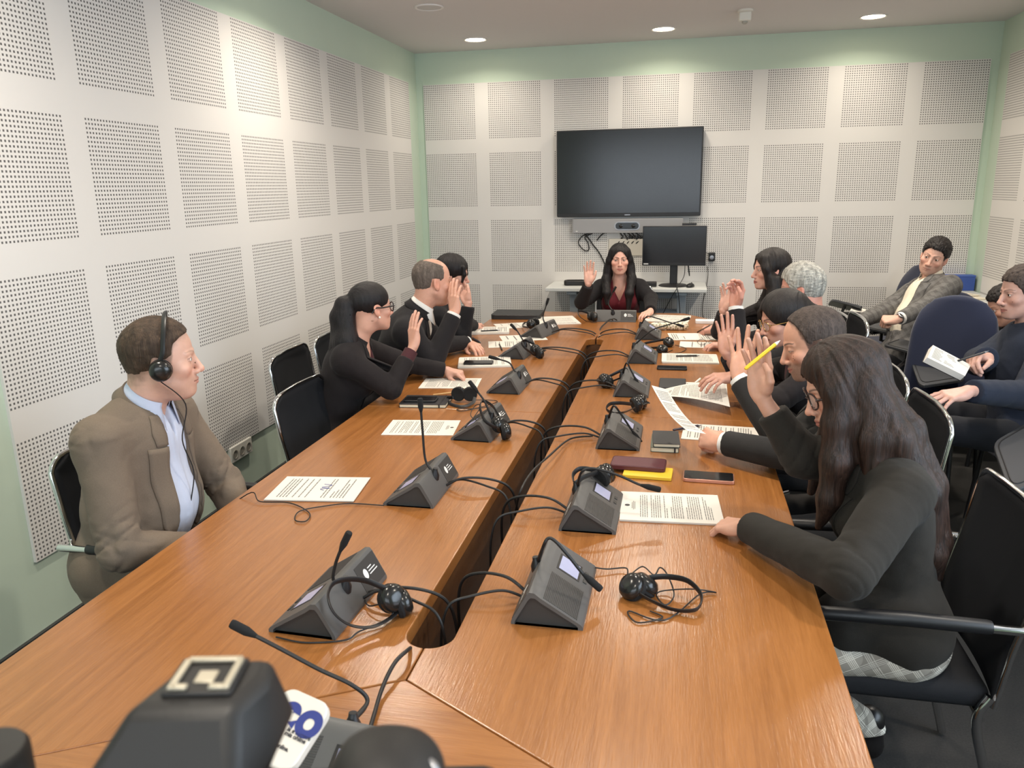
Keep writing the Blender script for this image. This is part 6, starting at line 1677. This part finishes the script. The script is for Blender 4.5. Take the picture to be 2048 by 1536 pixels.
chair('mesh chair of the bob haired woman by the left wall', 0.72, -2.42, 0, 0.92, False)
chair('mesh chair at the head of the table below the wall screen', 1.95, -0.82, -90, 0.90, False)
chair('near mesh chair of the long haired woman with a chrome armrest', 2.975, -5.10, 180, 0.92)
chair('mesh chair of the bearded man, chrome corner behind long hair', 2.97, -4.36, 180, 0.97, False)
chair('mesh chair of the woman with gold glasses', 3.02, -3.66, 180, 0.93, False)
chair('mesh chair of the silver haired man, chrome corner showing by the grey blazer', 3.04, -2.80, 180, 1.02, False)
chair('mesh chair of the far right woman', 3.08, -2.20, 180, 0.93, False)

# ================================================================== TABLET CHAIRS ALONG THE RIGHT WALL
M_TABLET = mat('dark_grey_tablet', (58, 60, 64), 0.45)
def tablet_chair(label, x, y, az, tab=None, top=1.08):
    t = thing('tablet_chair', label, 'chair', (x, y, 0), math.radians(az), 'navy chairs with writing tablets along the right wall')
    S = SDF(); S.box((0.0, 0, 0.44), (0.23, 0.235, 0.045), 0.04, 0); v, q = S.mesh(0.009); np_mesh('seat', v, q, M_NAVY, t)
    S = SDF(); S.at(roty(-0.20), (-0.27, 0, top - 0.29)); S.box((0, 0, 0), (0.035, 0.225, 0.30), 0.034, 0)
    for s in (-1, 1): S.box((0.0, s * 0.265, 0.315), (0.1, 0.09, 0.09), 0, 0.14, 's', R=rotx(s * 0.75))
    v, q = S.mesh(0.009); np_mesh('backrest', v, q, M_NAVY, t)
    for s in (-1, 1):
        for fx in (-0.2, 0.2): MB().tube([(fx, s * 0.2, 0.40), (fx * 1.15, s * 0.22, 0.0)], 0.012, 10).build('leg', M_BLACKPL, t)
        MB().tube(catmull([(-0.24, s * 0.27, 0.44), (-0.22, s * 0.275, 0.62), (-0.12, s * 0.28, 0.67), (0.14, s * 0.28, 0.67)], 5), 0.017, 10, flat=(1.3, 0.8)).build('armrest', M_BLACKPL, t)
    if tab:
        Ri = rotz(-math.radians(az)); o = np.array((x, y, 0)); pts = [Ri @ (np.asarray(p) - o) for p in tab]
        c = sum(pts) / len(pts); n = unit(np.cross(pts[1] - pts[0], pts[2] - pts[0])); n = n if n[2] > 0 else -n
        poly = []
        for i, p in enumerate(pts):                                # rounded corners
            a, b = pts[i - 1], pts[(i + 1) % len(pts)]
            for k in (0.0, 0.25, 0.5, 0.75, 1.0):
                p0 = p + (a - p) * 0.16; p1 = p + (b - p) * 0.16
                poly.append((1 - k) ** 2 * p0 + 2 * k * (1 - k) * p + k * k * p1)
        N_ = len(poly); mb = MB(); mb.add([p for p in poly] + [p - n * 0.018 for p in poly], [tuple(range(N_)), tuple(range(2 * N_ - 1, N_ - 1, -1))] + [(i, N_ + i, N_ + (i + 1) % N_, (i + 1) % N_) for i in range(N_)])
        o_ = mb.build('writing_tablet', M_TABLET, t, bevel=0.004)
        e = [c + (p - c) * 0.86 + n * 0.001 for p in poly]
        MB().tube(e[-6:] + e[:6], 0.0025, 6).build('pen_groove', M_BLACKPL, o_)
        MB().tube([c - n * 0.012, c - n * 0.10, np.array((0.02, 0.28 if c[1] > 0 else -0.28, 0.60))], 0.012, 8).build('tablet_arm', M_BLACKPL, t)
    return t
tablet_chair('navy tablet chair of the man in the grey check blazer', 4.02, -1.47, 206, [T(1722, 653, 0.70), T(1745, 640, 0.70), T(1800, 655, 0.70), T(1793, 668, 0.70)], 0.97)
tablet_chair('navy tablet chair under the person whose forehead shows', 4.42, -1.96, 180)
tablet_chair('empty navy tablet chair with a rounded back between the grey blazer and the navy jacket', 3.755, -2.75, 235, [T(1765, 688, 0.70), T(1800, 676, 0.70), T(1862, 694, 0.70), T(1842, 708, 0.70)], 1.10)
tablet_chair('navy tablet chair of the man in the navy jacket, wide tablet before him', 4.17, -3.22, 186, [T(1819, 713, 0.70), T(1868, 707, 0.70), T(1935, 757, 0.70), T(1840, 772, 0.70)])
tablet_chair('tablet chair at the right edge, behind the chair of the long haired woman', 4.05, -4.10, 186, [T(1985, 884, 0.70), T(2075, 832, 0.70), T(2130, 940, 0.70), T(2020, 985, 0.70)])
tablet_chair('tablet chair in the back right corner beside the wall', 3.98, -0.62, 200, [T(1657, 606, 0.80), T(1664, 597, 0.90), T(1726, 612, 0.90), T(1722, 622, 0.80)])
# notebook held by the writer
c = [P(1866, 690, 3.45), P(1942, 730, 3.45), P(1930, 752, 3.36), P(1855, 715, 3.36)]
o = sum(c) / 4; n = unit(np.cross(c[1] - c[0], c[3] - c[0])); n = n if n[2] > 0 else -n
t = thing('notebook', 'thick open notebook with white pages held by the man in the navy jacket', 'notebook', o)
mb = MB().xf(None, -o); mb.add([p for p in c] + [p - n * 0.028 for p in c], [(0, 3, 2, 1), (4, 5, 6, 7), (0, 1, 5, 4), (1, 2, 6, 5), (2, 3, 7, 6), (3, 0, 4, 7)])
mb.build('pages', M_PAPER, t, smooth=False)
mb = MB().xf(None, -o); k = [o + (p - o) * 1.03 - n * 0.0285 for p in c]; mb.add(k + [p - n * 0.002 for p in k], [(0, 3, 2, 1), (4, 5, 6, 7), (0, 1, 5, 4), (1, 2, 6, 5), (2, 3, 7, 6), (3, 0, 4, 7)]); mb.build('cover', M_COVER, t, smooth=False)
mb = MB().xf(None, -o); rq = random.Random(4)
for i in range(9):
    for a0 in (0.08, 0.40):
        a1 = a0 + rq.uniform(0.18, 0.28); b = 0.12 + i * 0.085
        f = lambda a, bb: c[0] * (1 - a) * (1 - bb) + c[1] * a * (1 - bb) + c[2] * a * bb + c[3] * (1 - a) * bb + n * 0.0006
        mb.add([f(a0, b), f(a1, b), f(a1, b + 0.03), f(a0, b + 0.03)], [(0, 1, 2, 3)])
mb.build('handwriting', M_INK, t, smooth=False)
sheet('paper_sheet', 'pale sheet on the tablet beside the arm of the grey check blazer', [P(1700, 622, 5.4), P(1704, 614, 5.6), P(1732, 619, 5.6), P(1730, 626, 5.4)], 0, 0.002, 30, (6, 0.4))

# ================================================================== BACK WALL: SCREEN, CAMERA BAR, DESK
tv = thing('television', 'large black wall screen on the back wall', 'screen', (1.937, -0.065, 1.835))
MB().prism(rbox((1.262, 0.745), 0.012), -0.03, 0.03, R=np.array([[1, 0, 0], [0, 0, -1], [0, 1, 0]])).build('housing', M_BLACKPL, tv, bevel=0.004)
MB().prism(rbox((1.236, 0.700), 0.004), 0.0302, 0.0312, R=np.array([[1, 0, 0], [0, 0, -1], [0, 1, 0]]), t=(0, 0, 0.010)).build('screen', M_SCREEN, tv, smooth=False)
MB().box((0, 0.035, 0.0), (0.5, 0.05, 0.4)).build('wall_mount', M_BLACKPL, tv)
MB().box((0.0, -0.0315, -0.357), (0.05, 0.002, 0.007)).build('logo', M_BRUSH, tv)
sb = thing('camera_bar', 'long grey conference camera bar below the wall screen', 'camera', (1.936, -0.06, 1.382))
Rxz = np.array([[1, 0, 0], [0, 0, -1], [0, 1, 0]])
MB().prism(rbox((0.975, 0.125), 0.010), -0.045, 0.035, R=Rxz).build('grille', mat('grey_woven_grille', (150, 150, 152), 0.7, bump=((600, 600, 600), 0.5, 0.001)), sb, bevel=0.004)
MB().prism(rbox((0.225, 0.074), 0.036, 8), 0.035, 0.038, R=Rxz).build('lens_frame', M_BRUSH, sb)
MB().prism(rbox((0.205, 0.058), 0.028, 8), 0.038, 0.040, R=Rxz).build('lens_window', M_SCREEN, sb)
for x in (-0.055, 0.055): MB().lathe([(0.018, 0.040), (0.018, 0.043), (0.010, 0.046), (0.002, 0.0465)], 18, c=(x, 0, 0), axis=(0, -1, 0)).build('lens', M_GLOSSBLK, sb)
MB().box((-0.45, -0.0355, -0.045), (0.018, 0.002, 0.006)).build('logo', M_OVAL, sb)
t = thing('junction_panel', 'beige cable panel on the wall behind the head of the table', 'panel', (1.935, -0.02, 1.19))
MB().box((0, 0, 0), (0.33, 0.035, 0.15)).build('cover', mat('beige_panel', (206, 200, 188), 0.6), t, bevel=0.004)
for i in range(6): MB().box((0.02 + i * 0.024, -0.002, 0.085), (0.016, 0.03, 0.03)).build('plug', M_BLACKPL, t, bevel=0.003)
def wire(label, pts, r=0.004, n=7): return tag(MB().tube(catmull(pts, n), r, 8).build('cable', M_RUBBER), label, 'cable')
W = lambda u, v, y=-0.03: hit(u, v, 1, y)
wire('black cable loop hanging below the left half of the camera bar', [W(1180, 466), W(1165, 472), W(1157, 484), W(1162, 495), W(1172, 502), W(1178, 498), W(1176, 486), W(1170, 474), W(1185, 467)], 0.005)
wire('twisted black cable running down behind the woman at the head of the table', [W(1170, 468), W(1178, 478), W(1188, 492), W(1198, 505), W(1206, 520), W(1215, 540)], 0.006)
wire('short black cable with a plug below the camera bar', [W(1210, 466), W(1204, 469), W(1198, 475), W(1194, 481)], 0.005)
for i in range(5): wire('tangled black cable between the camera bar and the beige panel', [W(1240 + i * 8, 466), W(1246 + i * 9, 474 + (i % 2) * 4, -0.05), W(1242 + i * 10, 478, -0.03), W(1236 + i * 9, 487, -0.04)], 0.005)['group'] = 'tangled cables under the camera bar'
desk = thing('side_desk', 'pale grey desk against the back wall below the screen', 'desk', (1.95, -0.27, 0))
MB().box((0, 0, 0.862), (1.37, 0.50, 0.030)).build('desktop', M_DESKW, desk, bevel=0.004)
for x in (-0.46, 0.48):
    MB().box((x, 0.0, 0.43), (0.075, 0.10, 0.84)).build('leg', M_DESKG, desk, bevel=0.006)
    MB().box((x, 0.0, 0.02), (0.09, 0.46, 0.04)).build('foot', M_DESKG, desk, bevel=0.006)
    MB().box((x, 0.0, 0.83), (0.09, 0.40, 0.035)).build('bracket', M_DESKG, desk, bevel=0.006)
MB().box((0.01, 0.08, 0.79), (0.9, 0.05, 0.07)).build('beam', M_DESKG, desk, bevel=0.004)
MB().box((0.36, 0.0, 0.45), (0.20, 0.30, 0.40)).build('cable_cover', mat('pale_blue_grey_metal', (176, 186, 200), 0.5), desk, bevel=0.01)
mo = thing('monitor', 'black desktop monitor on the pale desk, right of the head of the table', 'monitor', (2.355, -0.30, 0.8775), math.radians(-2))
MB().prism(rbox((0.535, 0.335), 0.006), 0.0, 0.025, R=Rxz, t=(0, -0.02, 0.345)).build('housing', M_BLACKPL, mo, bevel=0.003)
MB().prism(rbox((0.520, 0.300), 0.002), 0.0252, 0.0258, R=Rxz, t=(0, -0.02, 0.355)).build('screen', M_SCREEN, mo, smooth=False)
MB().box((-0.235, -0.046, 0.192), (0.04, 0.001, 0.008)).build('logo', M_OVAL, mo, smooth=False)
MB().box((0, 0.03, 0.17), (0.065, 0.03, 0.33)).build('stand', M_BLACKPL, mo, bevel=0.006)
MB().lathe([(0.125, 0), (0.125, 0.006), (0.11, 0.013), (0.03, 0.018), (0.02, 0.02)], 32).build('base', M_BLACKPL, mo)
wc_ = thing('webcam', 'small black webcam bar on top of the desktop monitor', 'webcam', (2.475, -0.335, 1.391))
MB().box((0, 0, 0.012), (0.12, 0.024, 0.020)).build('body', M_BLACKPL, wc_, bevel=0.004)
MB().lathe([(0.007, 0), (0.007, 0.003), (0.001, 0.004)], 14, c=(0.035, -0.012, 0.012), axis=(0, -1, 0)).build('lens', M_GLOSSBLK, wc_)
ms = thing('computer_mouse', 'black computer mouse on the pale desk beside the monitor', 'mouse', (2.50, -0.38, 0.8775), 1.2)
S = SDF(); S.ell((0, 0, 0.008), (0.055, 0.031, 0.026), 0); S.box((0, 0, -0.05), (0.2, 0.2, 0.05), 0, 0.002, 's'); v, q = S.mesh(0.003); np_mesh('body', v, q, M_BLACKPL, ms)
MB().lathe([(0.006, -0.004), (0.007, 0), (0.006, 0.004)], 12, c=(0.028, 0, 0.031), axis=(0, 1, 0)).build('wheel', M_RUBBER, ms)
kb = thing('speakerphone', 'flat black device at the left end of the pale desk', 'device', (1.50, -0.30, 0.8775), 0.1)
MB().prism(rbox((0.20, 0.09), 0.03, 6), 0, 0.045).build('body', M_BLACKPL, kb, bevel=0.01)
MB().prism(rbox((0.15, 0.05), 0.02, 6), 0.0445, 0.047).build('grille', M_FOAM, kb)
dk = thing('desk_phone', 'small dark box on the pale desk behind the shoulder of the head woman', 'device', (2.16, -0.36, 0.8775), 0.0)
MB().box((0, 0, 0.02), (0.11, 0.08, 0.04)).build('body', M_BLACKPL, dk, bevel=0.006)
MB().box((0, -0.02, 0.041), (0.07, 0.03, 0.003)).build('keypad', M_FOAM, dk)
pa_ = thing('power_adapter', 'black power adapter plugged in the wall right of the monitor', 'plug', (2.68, -0.03, 1.105))
MB().box((0, 0, 0), (0.055, 0.06, 0.075)).build('body', M_BLACKPL, pa_, bevel=0.006)
MB().lathe([(0.02, 0), (0.018, 0.004), (0.003, 0.005)], 14, c=(0, -0.03, -0.005), axis=(0, -1, 0)).build('plug_face', M_BRUSH, pa_)
wire('thin cable looping from the monitor to the power adapter', [W(1412, 505), W(1418, 508), W(1419, 515), W(1416, 520)], 0.003)
wire('thin cable hanging from the power adapter down past the desk edge', [W(1415, 533), W(1416, 550), W(1413, 572), W(1408, 595), W(1405, 620), W(1408, 640)], 0.0028)
wire('black cable from the monitor falling behind the desk', [W(1370, 530, -0.3), W(1368, 552, -0.25), W(1355, 575, -0.54), W(1340, 600, -0.5), W(1322, 635, -0.45)], 0.003)
wire('black cable dropping from the desk edge by its right leg', [W(1352, 570, -0.54), W(1357, 590, -0.54), W(1360, 630, -0.5)], 0.0035)
tag(MB().lathe([(0.004, 0), (0.006, 0.03), (0.006, 0.09), (0.003, 0.10)], 12, c=W(1379, 552, -0.2), axis=unit(np.array((-0.15, 0, 1.0)))).build('antenna', M_BLACKPL), 'thin black antenna standing on the desk behind the monitor', 'antenna')
# corner table with papers
ct = thing('corner_table', 'small table in the back right corner heaped with papers', 'table', (4.52, -0.46, 0))
MB().box((0, 0, 0.815), (0.56, 0.86, 0.03)).build('tabletop', M_DESKW, ct, bevel=0.003)
for x in (-0.25, 0.25):
    for y in (-0.40, 0.40): MB().box((x, y, 0.40), (0.04, 0.04, 0.80)).build('leg', M_DESKG, ct)
for i, (x, y, a, th, z) in enumerate(((4.50, -0.30, 80, 0.012, 0.8305), (4.58, -0.52, 95, 0.010, 0.8305), (4.46, -0.66, 60, 0.008, 0.8305), (4.55, -0.42, 110, 0.006, 0.8430))):
    sheet('paper_stack', ('white paper stack at the back of the corner table', 'white paper stack by the wall on the corner table', 'white paper stack at the front of the corner table', 'top loose pages of the corner table heap')[i], a4(x, y, a, 0.24, 0.32, z), 0, th, 40 + i, (8, 0.3), group='papers on the corner table', tone=mat('ivory_paper', (228, 220, 202), 0.8))
bx_ = thing('document_box', 'blue document box on the corner table against the back wall', 'box', (4.66, -0.075, 0.8305))
MB().box((0, 0, 0.06), (0.28, 0.09, 0.12)).build('body', mat('blue_card', (56, 84, 160), 0.6), bx_, bevel=0.003)
MB().box((0, 0, 0.121), (0.285, 0.095, 0.012)).build('lid', mat('blue_card_lid', (70, 98, 176), 0.6), bx_, bevel=0.002)

# ================================================================== VIDEO CAMERA IN FRONT OF THE PHONE, AND THE WHITE MIC FLAG
fw_ = unit(np.array((CAM_R[2][0], CAM_R[2][1], 0))); rg_ = np.array((fw_[1], -fw_[0], 0)); RC = np.stack([rg_, fw_, UP], 1)
D0 = 0.40; O = P(408, 1360, D0)
cam_t = thing('stills_camera', 'black camera with a metal hot shoe, out of focus at the bottom of the photo', 'camera', O)
def frust(name, pts_top, pts_bot, z0, z1, m, parent, bev=0.004):
    mb = MB().xf(RC, None); n = len(pts_top)
    mb.add([(x, y, z0) for x, y in pts_top] + [(x, y, z1) for x, y in pts_bot], [tuple(range(n)), tuple(range(2 * n - 1, n - 1, -1))] + [(i, n + i, n + (i + 1) % n, (i + 1) % n) for i in range(n)])
    return mb.build(name, m, parent, bevel=bev, seg=3)
M_CAMBLK = mat('black_camera_body', (24, 22, 21), 0.55, bump=((500, 500, 500), 0.25, 0.0006))
# prism hump: narrow flat top, flanks falling outwards and towards the photographer
frust('prism_hump', [(-0.030, -0.022), (0.022, -0.022), (0.032, 0.002), (0.029, 0.020), (-0.014, 0.020)], [(-0.056, -0.054), (0.030, -0.054), (0.037, -0.02), (0.038, 0.028), (-0.034, 0.034)], 0.000, -0.040, M_CAMBLK, cam_t, 0.006)
frust('eyepiece', [(-0.052, -0.080), (0.036, -0.080), (0.040, -0.050), (-0.046, -0.050)], [(-0.054, -0.082), (0.038, -0.082), (0.042, -0.045), (-0.048, -0.045)], -0.038, -0.070, M_CAMBLK, cam_t, 0.006)
MB().xf(RC, None).box((0.001, 0.001, 0.0012), (0.035, 0.030, 0.0024)).build('shoe_base', M_CAMBLK, cam_t, bevel=0.001)
mb = MB().xf(RC, None)
mb.box((0.002, 0.0125, 0.0036), (0.028, 0.0036, 0.002)); mb.box((-0.0118, 0.0, 0.0036), (0.0036, 0.025, 0.002)); mb.box((0.0152, 0.0, 0.0036), (0.0036, 0.025, 0.002))
mb.box((-0.0080, -0.0107, 0.0036), (0.008, 0.0036, 0.002)); mb.box((0.0108, -0.0107, 0.0036), (0.008, 0.0036, 0.002)); mb.box((0.002, -0.001, 0.0026), (0.010, 0.010, 0.0012))
mb.build('hot_shoe', mat('worn_steel', (176, 168, 150), 0.45, 0.6), cam_t, bevel=0.0008)
frust('camera_body', [(-0.15, -0.075), (0.15, -0.075), (0.15, 0.03), (-0.15, 0.03)], [(-0.152, -0.077), (0.152, -0.077), (0.152, 0.032), (-0.152, 0.032)], -0.074, -0.14, M_CAMBLK, cam_t, 0.01)
kx = (RC.T @ (P(12, 1462, D0 + 0.01) - O))
MB().xf(RC, None).lathe([(0.020, -0.050), (0.020, -0.002), (0.018, 0.001), (0.002, 0.0015)], 30, c=kx + np.array((-0.004, -0.012, -0.003))).build('mode_dial', M_CAMBLK, cam_t)
gx = (RC.T @ (P(772, 1497, D0) - O))
S = SDF(); S.at(RC, (0, 0, 0)); S.box(gx + np.array((0.0, -0.02, -0.046)), (0.026, 0.04, 0.046), 0.016, 0); S.ell(gx + np.array((0.0, -0.012, -0.020)), (0.026, 0.032, 0.030), 0.02); v, q = S.mesh(0.003); np_mesh('hand_grip', v, q, M_CAMBLK, cam_t)
MB().xf(RC, None).lathe([(0.005, 0), (0.005, 0.004), (0.003, 0.005)], 14, c=gx + np.array((0.022, -0.012, -0.004)), axis=(0.6, -0.3, 1)).build('shutter_button', M_BRUSH, cam_t)
# white mic flag with blue lettering, tilted, standing just beyond the camera
def text_mesh(body, size, off=0.0, spacing=1.0):
    cu = bpy.data.curves.new('lettering', 'FONT'); cu.body = body; cu.size = size; cu.offset = off; cu.space_character = spacing; cu.extrude = 0.0002
    o = bpy.data.objects.new('lettering', cu); COL.objects.link(o)
    dg = bpy.context.evaluated_depsgraph_get(); me = bpy.data.meshes.new_from_object(o.evaluated_get(dg))
    bpy.data.objects.remove(o); bpy.data.curves.remove(cu)
    return me
DF = 0.92
f_tl, f_tr, f_br, f_bl = P(560, 1368, DF + 0.03), P(650, 1408, DF), P(592, 1548, DF - 0.06), P(500, 1508, DF - 0.03)
fo = (f_tl + f_tr + f_br + f_bl) / 4; ux_ = unit(f_tr - f_tl); uy_ = unit((f_tl - f_bl) - ux_ * ((f_tl - f_bl) @ ux_)); un_ = np.cross(ux_, uy_)
RF = np.stack([ux_, uy_, un_], 1); wF = np.linalg.norm(f_tr - f_tl); hF = np.linalg.norm(f_tl - f_bl)
fl = thing('microphone_flag', 'white microphone flag with dark blue letters behind the camera', 'sign', fo)
MB().prism(rbox((wF, hF), 0.016, 6), -0.012, 0.0, R=RF).build('card', mat('white_card', (212, 206, 196), 0.6), fl, bevel=0.002)
M_BLUEL = mat('dark_blue_print', (38, 50, 120), 0.6); M_BLKL = mat('black_print', (34, 34, 44), 0.6)
def fl_xy(u, v): return (RF.T @ (P(u, v, DF - 0.015) - fo))[:2]
for body, (u, v), size, off, m, al in (('eo', (631, 1455), 0.060, 0.0024, M_BLUEL, (-0.86, -0.25)), ('ia e lajmeve', (576, 1464), 0.0072, 0.00015, M_BLKL, (0, 0)), ('mia online', (574, 1476), 0.0072, 0.00015, M_BLKL, (0, 0)), ('aonline.', (560, 1506), 0.0068, 0.00015, M_BLKL, (0, 0))):
    x, y = fl_xy(u, v) + np.array(al) * size
    me = text_mesh(body, size, off)
    A = np.empty(len(me.vertices) * 3, np.float32); me.vertices.foreach_get('co', A); A = A.reshape(-1, 3)
    A = (A + np.array((x, y, 0.0006))) @ RF.T; me.vertices.foreach_set('co', A.astype(np.float32).ravel())
    me.materials.clear(); o = link('lettering', me, m, fl, smooth=False)
pl_ = MB().xf(None, -fo).tube([fo - uy_ * hF * 0.3 - un_ * 0.02, np.array((fo[0], fo[1] - 0.03, TZ + 0.008)), np.array((fo[0] - 0.02, fo[1] - 0.10, TZ + 0.008))], 0.012, 14).build('handle', M_BLACKPL, fl)
